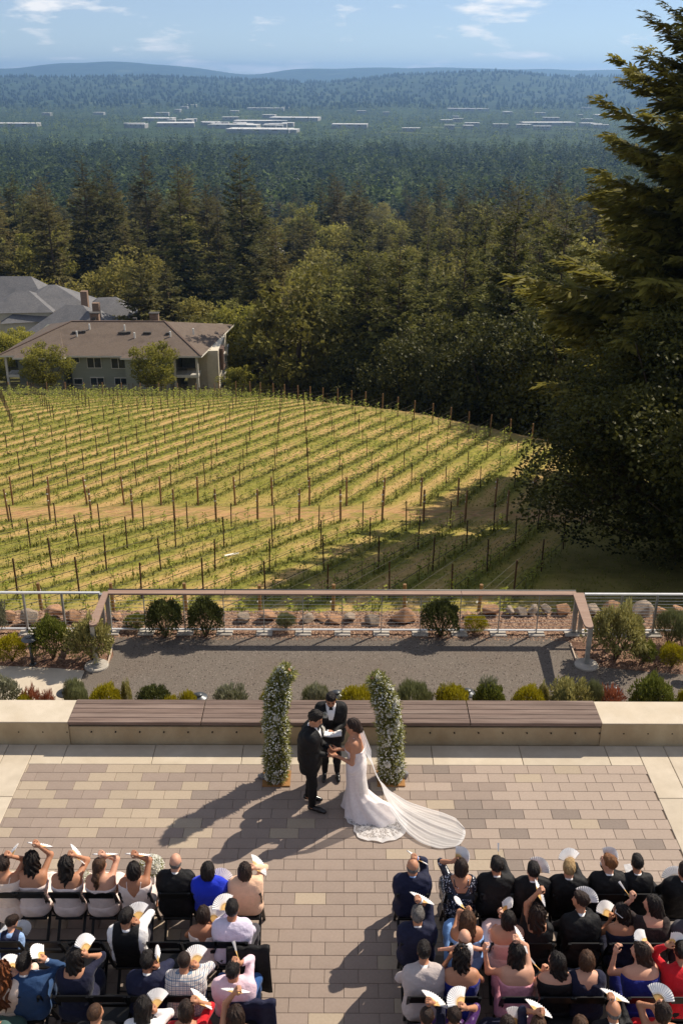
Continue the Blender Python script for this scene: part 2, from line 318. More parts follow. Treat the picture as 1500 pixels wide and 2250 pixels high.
def conifer(h, rad, seed, whorl=.8, nb=6, tw=9, spray=1.0, droop=.28, bare=.06, sub=1, ragged=.25, fine=4, gw=.26):
    r = np.random.default_rng(seed); P = []; D = []; Ln = []; Wd = []; Vv = []; limbs = []
    zs = np.arange(h * bare, h * .985, whorl)
    for z in zs:
        t = z / h; prof = (1 - t) ** .75 * (.55 + .45 * min(1, (t - bare * .5) / .18 + .3))
        for j in range(nb if t < .9 else 4):
            a = r.uniform(0, 6.283); L_ = rad * prof * r.uniform(1 - ragged * 1.6, 1 + ragged) + .12 * h * .1
            up = (.55 * t - droop * (1 - t)) + r.normal() * .07
            d = np.array([math.cos(a), math.sin(a), up]); d /= np.linalg.norm(d); o = np.array([0, 0, z + r.uniform(-.5, .5) * whorl])
            if t < .93 and L_ > rad * .22: limbs.append((tuple(o), tuple(o + d * L_ * .9), max(.02, .045 * L_ / 3)))
            n = max(4, int(tw * (L_ / rad) ** .7 * 1.3)) * sub
            s = np.sort(r.uniform(.10, 1, n)); side = r.choice([-1, 1], n); b = o + d * (s * L_)[:, None]; b[:, 2] -= droop * .5 * L_ * s ** 2 * (1 - t) - .10 * L_ * s ** 3
            px = np.array([-math.sin(a), math.cos(a), 0]); sw = r.uniform(.35, 1.1, n)
            dd = d * (.75 + .4 * s[:, None]) + px * (side * sw)[:, None]; dd[:, 2] -= r.uniform(.05, .5, n)
            l = (.20 + .30 * (1 - s)) * L_ * r.uniform(.7, 1.25, n) * spray + .10 * spray
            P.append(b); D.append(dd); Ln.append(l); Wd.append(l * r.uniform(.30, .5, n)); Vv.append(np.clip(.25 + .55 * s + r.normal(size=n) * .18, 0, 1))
            P.append((o + d * L_ * .93)[None]); D.append(d[None]); Ln.append([L_ * .12 + .1]); Wd.append([L_ * .05 + .05]); Vv.append([.9])
    P = np.concatenate(P); D, X, _ = frames(np.concatenate(D)); X = X + r.normal(size=X.shape) * .3; X /= np.linalg.norm(X, axis=1, keepdims=True)
    Ln, Wd, Vv = np.concatenate(Ln), np.concatenate(Wd), np.concatenate(Vv); n = len(P); GP, GD, GX, GL, GW, GV = [], [], [], [], [], []
    for q in range(fine):                             # every spray is a little branch of narrow twigs
        s_ = (q + .3) / fine; sd = (1 if q % 2 else -1) * r.uniform(.3, 1.0, n)[:, None]; dd = D + X * sd * (1.1 - .7 * s_) + r.normal(size=(n, 3)) * .16; dd[:, 2] -= .12
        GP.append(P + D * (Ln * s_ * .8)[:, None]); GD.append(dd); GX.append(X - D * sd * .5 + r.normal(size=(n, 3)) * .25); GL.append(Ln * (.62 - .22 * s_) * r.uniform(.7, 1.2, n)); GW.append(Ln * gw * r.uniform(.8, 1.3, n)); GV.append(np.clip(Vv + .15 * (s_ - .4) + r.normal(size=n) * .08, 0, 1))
    P = np.concatenate(GP); D, X, _ = frames(np.concatenate(GD)); gx = np.concatenate(GX); gx -= D * (gx * D).sum(1, keepdims=True); X = gx / np.linalg.norm(gx, axis=1, keepdims=True)
    V, Q, vv = kites(P, D, X, np.concatenate(GL), np.concatenate(GW), np.concatenate(GV), -.2)
    return npmesh('crown', V, Q, v=vv), trunk_mesh(h * .97, h * .008 + .04, r, .006, .06, 7, limbs).mesh('trunk')
def broadleaf(h, rad, seed, clumps=40, per=90, leaf=.5, base=.22, squash=1.0, flat=.35, lo=.0):
    r = np.random.default_rng(seed); P = []; Vv = []; limbs = []; cz = h * (base + (1 - base) / 2); hz = h * (1 - base) / 2
    for k in range(clumps):
        u = unit(1, r)[0]; u[2] = u[2] * .95 + lo; q = r.uniform(.35, 1) ** .5
        wav = 1 + .22 * math.sin(3 * math.atan2(u[1], u[0]) + seed) + .16 * math.sin(7 * u[2] + seed)
        c = np.array([u[0] * rad * q * wav, u[1] * rad * q * wav, cz + u[2] * hz * q * squash]); cr_ = rad * r.uniform(.20, .38)
        n = int(per * r.uniform(.7, 1.3)); w = unit(n, r); rr = r.uniform(.5, 1, n) ** .6
        p = c + w * (rr * cr_)[:, None] * [1, 1, .72]; P.append(p)
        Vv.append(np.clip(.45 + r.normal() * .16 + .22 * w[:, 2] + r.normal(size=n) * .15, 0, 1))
        if k % 2 == 0: limbs.append(((0, 0, h * (base * .8 + .25 * r.random())), tuple(c), rad * .022 + .015))
    P = np.concatenate(P); n = len(P); D = unit(n, r); D[:, 2] -= .25; D, X, _ = frames(D)
    X = X + r.normal(size=X.shape) * .6; X -= D * (X * D).sum(1, keepdims=True); X /= np.linalg.norm(X, axis=1, keepdims=True)
    V, Q, vv = kites(P, D, X, leaf * r.uniform(.7, 1.3, n), leaf * .72 * r.uniform(.7, 1.2, n), np.concatenate(Vv), flat * .4)
    return npmesh('crown', V, Q, v=vv), trunk_mesh(h * .72, h * .018 + .05, r, .03, .15, 7, limbs).mesh('trunk')
bark = mat('bark', srgb(62, 50, 40), srgb(96, 80, 64), 3.0, .95, .5, 12, stretch=(1, 1, .25))
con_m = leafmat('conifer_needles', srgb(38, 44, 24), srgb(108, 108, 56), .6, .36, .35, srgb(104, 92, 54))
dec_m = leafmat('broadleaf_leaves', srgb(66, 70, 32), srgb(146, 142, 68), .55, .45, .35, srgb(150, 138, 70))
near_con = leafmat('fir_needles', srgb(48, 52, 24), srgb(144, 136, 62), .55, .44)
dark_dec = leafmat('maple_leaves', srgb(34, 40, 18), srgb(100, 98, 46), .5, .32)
def plant_tree(name, meshes, mats, loc, rz, s, label, cat, group=None, sz=None):
    t = empty(name, loc, rz); t.scale = (s, s, sz or s)
    obj('trunk', meshes[1], bark, t); obj('crown', meshes[0], mats, t); return tag(t, label, cat, group)
def ground(x, y, dz=0.0): return (float(x), float(y), float(tz(x, y)) + dz)
# near trees on the right
fir_near = conifer(30, 8.6, 21, whorl=.5, nb=7, tw=26, spray=.66, droop=.22, bare=.24, sub=2, ragged=.36, fine=8, gw=.15)
plant_tree('fir_tree', fir_near, near_con, ground(15.0, 43.5), 0, .9, 'tall near fir with sunlit branches reaching above the skyline at the right edge', 'tree')
plant_tree('fir_tree', fir_near, near_con, ground(20.5, 58), 2.2, .85, 'fir standing behind the tall near fir at the right edge', 'tree')
big_m = broadleaf(17, 6.4, 31, clumps=230, per=320, leaf=.22, base=.03, lo=-.05)
plant_tree('maple_tree', big_m, dark_dec, ground(14.0, 37.0), .4, .86, 'large dark maple shading the vineyard corner behind the cable railing', 'tree', sz=.66)
mid_m = broadleaf(13, 5.6, 32, clumps=170, per=270, leaf=.23, base=.03, lo=-.1)
plant_tree('maple_tree', mid_m, dark_dec, ground(14.6, 30.5), 2.0, .8, 'dark leafy tree filling the corner just beyond the right railing', 'tree')
plant_tree('maple_tree', mid_m, dark_dec, ground(21.5, 46), 4.0, 1.1, 'dark broad tree under the tall fir at the right edge', 'tree')
con_p = [conifer(h, w * 1.12, 40 + i, whorl=h / 34, nb=7, tw=13, spray=.95, droop=.22 + .05 * (i % 3), bare=.05, ragged=.3) for i, (h, w) in enumerate(((24, 5.2), (26, 4.6), (22, 5.6), (28, 5.0), (20, 3.6), (25, 6.0)))]
dec_p = [broadleaf(h, w, 60 + i, clumps=62, per=78, leaf=.62, base=b) for i, (h, w, b) in enumerate(((16, 6.5, .12), (14, 6.0, .08), (18, 6.0, .1), (13, 6.8, .1), (20, 5.4, .12)))]
con_e = [conifer(24, 6.0, 81, whorl=.55, nb=8, tw=21, spray=.8, droop=.24, bare=.03, ragged=.3, fine=4, gw=.2), conifer(24, 5.0, 82, whorl=.5, nb=7, tw=19, spray=.8, droop=.30, bare=.04, ragged=.35, fine=4, gw=.2)]
dec_e = [broadleaf(16, 6.2, 91, clumps=110, per=170, leaf=.36, base=.05), broadleaf(16, 6.6, 92, clumps=110, per=170, leaf=.36, base=.04, lo=-.05)]
con_h = (24, 26, 22, 28, 20, 25); dec_h = (16, 14, 18, 13, 20)
def P_(px, py, Y): p = GY(px, py, Y); return p[0], Y
# trees of the wood's edge that can be told apart: pixel column, distance, kind, scale
edge_con = leafmat('edge_fir_needles', srgb(44, 50, 26), srgb(132, 130, 64), .6, .42, .2)
edge_trees = [(872, 118, 'c', 0, 490, 'sunlit fir with layered branches in the middle of the wood edge'), (806, 122, 'c', 4, 505, 'slim fir left of the layered sunlit fir at the wood edge'), (778, 126, 'c', 1, 530, 'slim fir second left of the layered sunlit fir'),
    (728, 132, 'c', 1, 560, 'thin conifer at the left end of the dark wood edge'), (1112, 104, 'c', 0, 380, 'tall pointed fir rising from the right half of the wood edge'), (1215, 96, 'c', 2, 400, 'pale topped fir just left of the tall near fir'), (930, 150, 'c', 3, 470, 'dark fir behind the layered sunlit fir'),
    (1010, 118, 'c', 1, 450, 'dark fir behind the broad trees right of centre'), (1050, 140, 'c', 5, 415, 'fir rising behind the tall pointed fir'), (1165, 130, 'c', 3, 405, 'fir between the tall pointed fir and the pale topped one'), (945, 104, 'd', 2, 690, 'dark broadleaf tree with sunlit top at the wood edge'), (1040, 96, 'd', 0, 705, 'dark broadleaf tree beside the reddish track'),
    (1130, 90, 'd', 3, 690, 'dark broadleaf tree overhanging the far corner of the vineyard'), (1225, 84, 'd', 1, 670, 'dark broadleaf tree behind the large maple'), (880, 110, 'd', 4, 745, 'narrow dark tree below the layered fir'), (815, 114, 'd', 1, 750, 'dark leafy tree above the end of the reddish track'), (760, 118, 'd', 3, 770, 'low dark tree at the left end of the wood edge'),
    (985, 100, 'd', 1, 775, 'low dark tree at the foot of the wood edge'), (1090, 94, 'd', 2, 760, 'low dark tree right of the one at the wood foot'), (1290, 80, 'd', 2, 600, 'dark tree between the maple and the tall near fir'), (1330, 84, 'c', 3, 430, 'fir half hidden behind the tall near fir')]
for px, Y, k, i, top, lab in edge_trees:
    x = GY(px, 800, Y)[0]; pr = con_e if k == 'c' else dec_e; i %= 2; hp = 24 if k == 'c' else 16; zt = GY(px, top, Y)[2]; sz = (zt - float(tz(x, Y))) / hp
    plant_tree('conifer_tree' if k == 'c' else 'broadleaf_tree', pr[i], edge_con if k == 'c' else dark_dec, ground(x, Y), random.uniform(0, 6), min(sz, 1.15) if k == 'c' else min(sz * 1.1, 1.0), lab, 'tree', sz=sz)
# trees round the house and below the vineyard
young = leafmat('young_leaves', srgb(92, 96, 38), srgb(180, 172, 76), .55, .5, .18)
dec_y = [broadleaf(15, 5.6, 95, clumps=60, per=130, leaf=.5, base=.1), broadleaf(15, 6.2, 96, clumps=64, per=130, leaf=.5, base=.06)]
near_dec = [(95, 119, 3, .44, 'young leafy tree at the left front of the big house'), (340, 119, 1, .46, 'young leafy tree before the right half of the big house'), (50, 150, 4, .55, 'bright young tree left of the grey roofed house'), (12, 140, 0, .55, 'bright round tree at the left edge below the grey roofs'),
    (525, 122, 0, .36, 'small tree right of the big house'), (600, 124, 3, .46, 'pale leafy bush tree below the sunny wood'), (565, 150, 1, .95, 'yellow green tree right of the big house'), (640, 146, 2, .95, 'tall bright tree right of the yellow green tree'), (690, 132, 4, .7, 'bright leafy tree at the left foot of the dark conifers'),
    (650, 115, 3, .33, 'round bush at the end of the reddish track'), (455, 160, 2, .62, 'leafy tree showing behind the right end of the big roof')]
for px, Y, i, s, lab in near_dec:
    plant_tree('broadleaf_tree', dec_y[i % 2], young, ground(GY(px, 800, Y)[0], Y), random.uniform(0, 6), s, lab, 'tree')
# the wood beyond: every tree of the nearer slope by itself, thinning into stuff with distance
def blocked(x, y):
    if y < 165 and -64 < x < -11 and y > 110: return True
    if y < 215 and x < -34: return True
    if x < edge_x(y) + 9 and y < 112: return True
    return False
house_spots = [(612, 524, 13), (678, 542, 15), (606, 557, 9), (795, 502, 14), (742, 454, 18), (235, 500, 22), (150, 504, 12), (915, 419, 18)]; lanes = [(*hit(px, py)[:2], w) for px, py, w in house_spots]
def in_lane(x, y): return any(abs(x / y - hx_ / hy_) * y < w * .5 + 2 and hy_ - 210 < y < hy_ + 8 for hx_, hy_, w in lanes)
taken = []; conifers = []; broadleaves = []
for band, (y0, y1, n, gap) in enumerate(((118, 200, 60, 9.), (200, 330, 150, 12.), (330, 520, 170, 16.5), (520, 900, 190, 23.))):
    tries = 0; cnt = 0; loc_t = []
    while cnt < n and tries < 9000:
        tries += 1; y = math.sqrt(random.uniform(y0 * y0, y1 * y1)); x = random.uniform(-.40, .40) * y
        if blocked(x, y) or in_lane(x, y) or any((x - a) ** 2 + (y - b) ** 2 < gap * gap for a, b in loc_t): continue
        loc_t.append((x, y)); cnt += 1
        c = .58 + .32 * vnoise(x / 60, y / 60, 12)
        if band == 0: c -= .25 * (abs(x / y) < .12)
        (conifers if random.random() < c else broadleaves).append((x, y))
    taken += loc_t
def belt_label(kind, lst, i):                        # the nearest belt can be told apart, the rest is a wood of look-alikes
    x, y = lst[i]
    if y >= 200: return None
    k = sorted([p for p in lst if p[1] < 200], key=lambda p: p[0] / p[1]).index((x, y)); return '%s in the nearest belt of the slope wood, %s from the left' % (kind, ordw(k))
for i, (x, y) in enumerate(conifers[:285]):
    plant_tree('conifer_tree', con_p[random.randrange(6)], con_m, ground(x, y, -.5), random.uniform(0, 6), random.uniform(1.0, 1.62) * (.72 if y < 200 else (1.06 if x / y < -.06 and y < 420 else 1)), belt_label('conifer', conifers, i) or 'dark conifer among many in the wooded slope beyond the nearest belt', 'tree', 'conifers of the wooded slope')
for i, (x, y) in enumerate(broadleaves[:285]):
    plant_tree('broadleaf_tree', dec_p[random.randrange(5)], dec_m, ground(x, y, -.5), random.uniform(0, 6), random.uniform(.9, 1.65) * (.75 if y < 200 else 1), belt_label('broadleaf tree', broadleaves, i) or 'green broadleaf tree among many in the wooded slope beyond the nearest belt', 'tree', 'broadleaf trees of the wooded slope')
# far woodland: one mass of small tree shapes out to the hills
def low_cone(r, n=7):
    V = [(0, 0, 1.0)]; T = []
    for k, (z, q) in enumerate(((.62, .16), (.34, .25), (.06, .30))):
        b = len(V); V += [(q * r.uniform(.7, 1.2) * math.cos(6.283 * (j + .5 * k) / n), q * r.uniform(.7, 1.2) * math.sin(6.283 * (j + .5 * k) / n), z + r.uniform(-.05, .05)) for j in range(n)]
        if k == 0: T += [(0, b + j, b + (j + 1) % n) for j in range(n)]
        else:
            for j in range(n): T += [(b - n + j, b + j, b + (j + 1) % n), (b - n + j, b + (j + 1) % n, b - n + (j + 1) % n)]
    return np.array(V), np.array(T)
def low_dome(r, n=8):
    V = [(0, 0, .72)]; T = []
    for k, (z, q) in enumerate(((.62, .24), (.42, .38), (.18, .36), (.0, .2))):
        b = len(V); V += [(q * r.uniform(.7, 1.25) * math.cos(6.283 * (j + .5 * k) / n), q * r.uniform(.7, 1.25) * math.sin(6.283 * (j + .5 * k) / n), z * r.uniform(.85, 1.1)) for j in range(n)]
        if k == 0: T += [(0, b + j, b + (j + 1) % n) for j in range(n)]
        else:
            for j in range(n): T += [(b - n + j, b + j, b + (j + 1) % n), (b - n + j, b + (j + 1) % n, b - n + (j + 1) % n)]
    return np.array(V), np.array(T)
def far_wood(name, n, y0, y1, hs, m, seed, power=.5, keep=None, conef=.55):
    r = np.random.default_rng(seed); protos = [low_cone(r) for _ in range(5)] + [low_dome(r) for _ in range(5)]
    u = r.uniform(0, 1, n); y = (y0 ** power + u * (y1 ** power - y0 ** power)) ** (1 / power); x = r.uniform(-.44, .44, n) * y
    if keep is not None: k = keep(x, y, r); x, y = x[k], y[k]
    n = len(x); z = tz(x, y) - .5; con = r.random(n) < conef + .35 * vnoise(x / 220, y / 330, seed); Vs = []; Ts = []; vs_ = []; off = 0
    kind = np.where(con, r.integers(0, 5, n), r.integers(5, 10, n)); h = hs * r.uniform(.65, 1.2, n) * np.where(con, 1.05, .95); wd = r.uniform(.85, 1.3, n) * np.where(con, .85, 1.0)
    a = r.uniform(0, 6.283, n); sh = np.clip(np.where(con, .2, .45) + .16 * r.normal(size=n), 0, 1)
    for k in range(10):
        I = np.where(kind == k)[0]
        if not len(I): continue
        pv, pt = protos[k]; c, s = np.cos(a[I])[:, None], np.sin(a[I])[:, None]
        X = (pv[:, 0] * c - pv[:, 1] * s) * (h[I] * wd[I])[:, None] + x[I][:, None]; Y = (pv[:, 0] * s + pv[:, 1] * c) * (h[I] * wd[I])[:, None] + y[I][:, None]; Z = pv[:, 2] * h[I][:, None] + z[I][:, None]
        Vs.append(np.stack([X, Y, Z], -1).reshape(-1, 3)); Ts.append((pt[None] + (np.arange(len(I)) * len(pv))[:, None, None]).reshape(-1, 3) + off); off += len(I) * len(pv)
        vs_.append(np.clip(np.repeat(sh[I], len(pv)) + r.normal(size=len(I) * len(pv)) * .12, 0, 1))
    o = obj(name, npmesh(name, np.concatenate(Vs), None, np.concatenate(Ts), v=np.concatenate(vs_)), m, kind='stuff'); return o
def belt(name, n, y0, y1, hs, m, seed, keep, per=36):
    r = np.random.default_rng(seed); y = np.sqrt(r.uniform(y0 * y0, y1 * y1, n)); x = r.uniform(-.42, .42, n) * y; k = keep(x, y, r); x, y = x[k], y[k]; n = len(x)
    con = r.random(n) < .66 + .3 * vnoise(x / 150, y / 250, seed); h = hs * r.uniform(.6, 1.15, n) * np.where(con, 1.1, .72); R_ = h * np.where(con, r.uniform(.15, .22, n), r.uniform(.3, .42, n)); sh = np.clip(np.where(con, .16, .6) + .28 * r.normal(size=n), 0, 1)
    I = np.repeat(np.arange(n), per); N = len(I); t = r.random(N) ** .8; a = r.uniform(0, 6.283, N); c = con[I]
    rad = np.where(c, (1 - t) ** .85, np.sqrt(np.maximum(.04, 1 - (2 * t - .95) ** 2))) * R_[I] * r.uniform(.55, 1.05, N)
    P = np.stack([x[I] + np.cos(a) * rad * .6, y[I] + np.sin(a) * rad * .6, tz(x, y)[I] + h[I] * np.where(c, .06 + .9 * t, .15 + .75 * t)], -1)
    D = np.stack([np.cos(a), np.sin(a), np.where(c, .5 * t - .35, 1.2 * (t - .4))], -1) + r.normal(size=(N, 3)) * .25; D, X, _ = frames(D); X = X + r.normal(size=X.shape) * .5; X -= D * (X * D).sum(1, keepdims=True); X /= np.linalg.norm(X, axis=1, keepdims=True)
    L_ = np.where(c, rad * .75 + .05 * h[I], R_[I] * .55); g_ = kites(P, D, X, L_, L_ * np.where(c, .62, .9), np.clip(sh[I] + .2 * (t - .5) + r.normal(size=N) * .12, 0, 1), .25)
    return obj(name, npmesh(name, g_[0], g_[1], v=g_[2]), m, kind='stuff')
# valley town: where its low buildings stand
town = []
for i in range(64):
    px = random.choice([random.gauss(430, 130), random.gauss(1190, 150), random.uniform(20, 1380), random.gauss(560, 80)]); Y = random.choice([random.gauss(3450, 260), random.gauss(3250, 160), random.uniform(3000, 5200)]); big = random.random() < .3
    town.append((GY(px, 270, Y)[0], Y, random.uniform(80, 190) if big else random.uniform(22, 60), random.uniform(50, 90) if big else random.uniform(18, 40), random.uniform(4, 6.5)))
def off_town(x, y):
    k = np.ones(len(x), bool)
    for tx, ty, w, dd, hh in town: k &= ~((np.abs(x - tx) < w * .62 + 8) & (y > ty - 120 - dd) & (y < ty + dd * .6 + 10))
    return k
farm = leafmat('far_foliage', srgb(22, 34, 20), srgb(94, 108, 52), .8, .25)
def clear1(x, y, r):
    d = np.ones(len(x), bool)
    return d & (vnoise(x / 140, y / 260, 33) > -.62)
TOWN = lambda x, y: (y > 2900) & (y < 4350) & (vnoise(x / 420, y / 260, 41) > .10) & (np.abs(x / y) < .35)
o = belt('woodland', 4600, 780, 2000, 36, farm, 71, clear1); tag(o, 'dense dark wood filling the slope and the valley edge beyond the nearer trees', 'woodland')
o = belt('woodland', 11500, 1950, 5200, 25, leafmat('valley_foliage', srgb(30, 44, 26), srgb(134, 148, 80), .8, .3), 72, lambda x, y, r: off_town(x, y) & (vnoise(x / 330, y / 700, 44) > -.75), 16); tag(o, 'hazy green trees spread over the valley floor round the white warehouses', 'woodland')
o = far_wood('woodland', 6500, 5000, 10500, 26, farm, 73, .8, lambda x, y, r: vnoise(x / 600, y / 900, 45) > -.55, .6); tag(o, 'blue hazy forest covering the hills behind the valley', 'woodland')
# ================================================================ terrace
YF = G(735, 1680.5)[1]; YB = G(735, 1637)[1]         # front edge of the paving, foot of the bench
XL = G(61, 1679)[0]; XR = G(1414, 1682.5)[0]; PW, PD, JT = .4065, .2035, .0035
conc = mat('pale_concrete', srgb(184, 171, 151), srgb(202, 189, 169), 3.0, .85, .15, 90, c3=srgb(180, 164, 140), s3=.9, rand=.05)
conc_w = mat('stained_concrete', srgb(158, 140, 110), srgb(184, 167, 136), 2.2, .9, .2, 60, c3=srgb(150, 126, 94), s3=1.4, stretch=(1, 1, .6))
joint = mat('joint_sand', srgb(130, 115, 102), srgb(142, 126, 112), 20, .95)
terr = MB().box((-.1, 6.0, -.12), (24, 15.4, .2)).build('terrace', joint, kind='structure')
pav_m = [mat('paver_mauve', srgb(146, 130, 118), srgb(155, 139, 127), 26, .9, .25, 220, rand=.05, c3=srgb(136, 120, 109), s3=2.0, w3=.4), mat('paver_tan', srgb(166, 150, 130), srgb(175, 159, 139), 26, .9, .25, 220, rand=.05), mat('paver_pink', srgb(162, 145, 131), srgb(171, 154, 140), 26, .9, .25, 220, rand=.06), mat('paver_dark', srgb(131, 118, 108), srgb(140, 127, 117), 26, .9, .25, 220, rand=.05)]
def paver_kind(x, i):
    t = (x - XL) / (XR - XL); q = random.random()
    if t < .30: return 1 if q < .50 - t * .9 else (0 if q < .93 else 3)
    if t < .60: return 1 if q < .05 else 0
    if t < .78: return 3 if q < .20 else (1 if q < .30 else (0 if q < .62 else 2))
    return 3 if q < .13 else (1 if q < .20 else 2)
pav_me = {}
def paver_mesh(w):
    k = round(w, 3)
    if k not in pav_me: pav_me[k] = MB().box((0, 0, -.03), (k - JT, PD - JT, .06), bev=.004).mesh('paver')
    return pav_me[k]
cells = []
nrow = int((YF - 5.6) / PD)
for i in range(nrow):
    y = YF - PD * (i + .5); x = XL + .004 - (PW * .93 if i % 2 == 0 else PW * .5)
    while x < XR - .01:
        a, b = max(x, XL), min(x + PW, XR)
        if b - a > .03:
            px, py, _ = proj(((a + b) / 2, y, 0)); cells.append((a, b, y, i, px, py))
        x += PW
def shown(c):                                        # open paving first: before the rows and the aisle
    a, b, y, i, px, py = c
    if not (-30 < px < 1530 and py < 2265): return 9
    return 0 if py < 1885 else (1 if 585 < px < 885 else 3)
order = sorted(range(len(cells)), key=lambda k: (shown(cells[k]), cells[k][3]))
single = set(order[:300]); rest = [MB() for _ in range(4)]
pav_objs = {}
for k, (a, b, y, i, px, py) in enumerate(cells):
    kd = paver_kind((a + b) / 2, i)
    if k in single:
        key = (round(b - a, 3), kd)
        if key not in pav_objs:
            me = paver_mesh(b - a).copy(); me.materials.append(pav_m[kd]); pav_objs[key] = me
        obj('paver', pav_objs[key], None, terr, ((a + b) / 2, y, .0 + random.uniform(-.0012, .0012)))
    else: rest[kd].box(((a + b) / 2, y, -.03), (b - a - JT, PD - JT, .06), bev=.004, m=kd)
rm = MB()
for q in rest: rm.add(q.v, q.f); rm.m[-len(q.f):] = q.m if len(q.f) else []
rm.build('pavers', pav_m, terr, kind='stuff')
def slab(x0, x1, y0, y1, top=.0): MB().box(((x0 + x1) / 2, (y0 + y1) / 2, top - .05), (x1 - x0 - .008, y1 - y0 - .008, .1), bev=.006).build('concrete_slab', conc, terr)
bw = .44                                             # side bands of the paving
js = [XL] + [G(x, 1660)[0] for x in (141, 337, 532, 740, 949, 1144, 1334)] + [XR]
for a, b in zip(js[:-1], js[1:]): slab(a, b, YF, YB)
for sgn, x0, outer in ((-1, XL - bw, XL - bw - 3.2), (1, XR, XR + bw)):
    ys = [YB, G(30, 1750)[1], G(30, 1750)[1] - 1.36, G(30, 1750)[1] - 2.72, G(30, 1750)[1] - 4.08, G(30, 1750)[1] - 5.44]
    for y1, y0 in zip(ys[:-1], ys[1:]): slab(x0, x0 + bw, y0, y1)
    for y1, y0 in zip(ys[:-1], ys[1:]): slab(outer, outer + 3.2, y0, y1, .001)
# ---------------------------------------------------------------- bench wall
ZB = .42; YK = G(735, 1541, ZB)[1]; BX0 = G(147, 1593, ZB)[0]; BX1 = G(1323, 1594, ZB)[0]
bench = empty('bench_wall', (0, YB, 0)); tag(bench, 'long low concrete seat wall topped with brown timber planks', 'bench wall')
def part_b(mb, name, m, par=bench, **k): return mb.build(name, m, par, loc=(0, -YB, 0), **k)
hole = mat('tie_hole_dark', srgb(48, 40, 32), srgb(62, 52, 40), 10, .95)
part_b(MB().box(((-9.5 + BX0) / 2, (YB + YK) / 2, ZB / 2 - .2), (BX0 + 9.5, YK - YB, ZB + .4), bev=.012), 'concrete_wall', conc_w)
part_b(MB().box(((9.5 + BX1) / 2, (YB + YK) / 2, ZB / 2 - .2), (9.5 - BX1, YK - YB, ZB + .4), bev=.012), 'concrete_wall', conc_w)
part_b(MB().box(((BX0 + BX1) / 2, (YB + YK) / 2 + .01, ZB / 2 - .245), (BX1 - BX0 - .006, YK - YB - .02, ZB + .31), bev=.008), 'concrete_wall', conc_w)
cap = mat('cap_concrete', srgb(192, 179, 157), srgb(210, 197, 177), 2.4, .85, .15, 80, c3=srgb(190, 172, 144), s3=1.1)
for a, b in ((-9.5, BX0), (BX1, 9.5)): part_b(MB().box(((a + b) / 2, (YB + YK) / 2, ZB + .004), (b - a - .004, YK - YB + .004, .012), bev=.004), 'concrete_cap', cap)
wood = mat('bench_timber', srgb(96, 79, 70), srgb(130, 110, 99), 3.5, .75, .25, 25, stretch=(.35, 6, 6), rand=.10, c3=srgb(158, 140, 128), s3=1.5, w3=.5)
jx = [BX0] + [G(x, 1570, ZB)[0] for x in (446, 737, 1028.5)] + [BX1]
for a, b in zip(jx[:-1], jx[1:]):
    for k in range(5):
        w = (YK - YB + .03) / 5; y = YB - .03 + w * (k + .5)
        part_b(MB().box(((a + b) / 2, y, ZB + .0), (b - a - .014, w - .007, .055), bev=.004), 'plank', wood)
for k in range(-22, 23):
    x = -.12 + k * .385
    MB().lathe([(.011, -.02), (.013, 0)], n=8).build('tie_hole', hole, bench, loc=(x, -.0025, .235), rot=(R(90), 0, 0))
# ---------------------------------------------------------------- tier below: gravel, walk, beds
gravel = mat('grey_gravel', srgb(96, 88, 80), srgb(126, 116, 105), 38, .95, .9, 55, detail=8, c3=srgb(108, 94, 82), s3=.8, w3=.5)
mulch = mat('bark_mulch', srgb(104, 76, 60), srgb(146, 114, 94), 24, .95, 1.0, 40, detail=8, c3=srgb(86, 60, 46), s3=2.5)
YR = G(750, 1391, TIER)[1]                           # guard rail line
YM = G(750, 1347, TIER)[1]                            # back edge of the mulch bed
def sheet(name, poly, z, m):                         # polygon sheet 5 cm thick
    mb = MB(); mb.prism(poly, z - .05, z, 0); return mb.build(name, m, kind='structure')
sheet('garden_bed', [(-16, YK + .01), (16, YK + .01), (16, YM), (-16, YM)], TIER - .012, mulch)
g = lambda px, py: tuple(G(px, py, TIER)[:2])
sheet('gravel_path', [g(160, 1545), (g(160, 1545)[0] + .3, YK + .02), (15, YK + .02), g(1640, 1490), g(1440, 1478), g(1325, 1466), g(1280, 1462), g(1252, 1417), g(1240, 1402), (g(244, 1400)[0], g(244, 1400)[1]), g(250, 1440), g(233, 1466), g(188, 1474)], TIER + .0, gravel)
walk = MB().prism([(-15, YK + .02), (g(160, 1545)[0], YK + .02), g(160, 1545), g(186, 1474.5), g(120, 1469), g(0, 1464), (-15, g(0, 1464)[1])], TIER - .08, TIER + .012).build('concrete_walk', conc, kind='structure')
# pebbles: real relief on the gravel and chips on the mulch
def chips(name, n, box, z, size, m, seed, inside=None, par=None):
    r = np.random.default_rng(seed); x = r.uniform(box[0], box[1], n); y = r.uniform(box[2], box[3], n)
    if inside is not None: k = inside(x, y); x, y = x[k], y[k]
    n = len(x); zz_ = (z(x, y) if callable(z) else np.full(n, z)); s = size * r.uniform(.5, 1.4, n); a = r.uniform(0, 6.283, n); V = []
    for dx, dy, dz in ((1, 0, 0), (-.5, .8, 0), (-.5, -.8, 0), (.1, .05, .75)):
        V.append(np.stack([x + (dx * np.cos(a) - dy * np.sin(a)) * s, y + (dx * np.sin(a) + dy * np.cos(a)) * s, zz_ + dz * s * r.uniform(.5, 1.2, n)], -1))
    V = np.stack(V, 1).reshape(-1, 3); b = np.arange(n)[:, None] * 4
    T = np.concatenate([b + [0, 1, 3], b + [1, 2, 3], b + [2, 0, 3]])
    return obj(name, npmesh(name, V, None, T, v=np.repeat(r.random(n), 4)), m, par, kind='stuff')
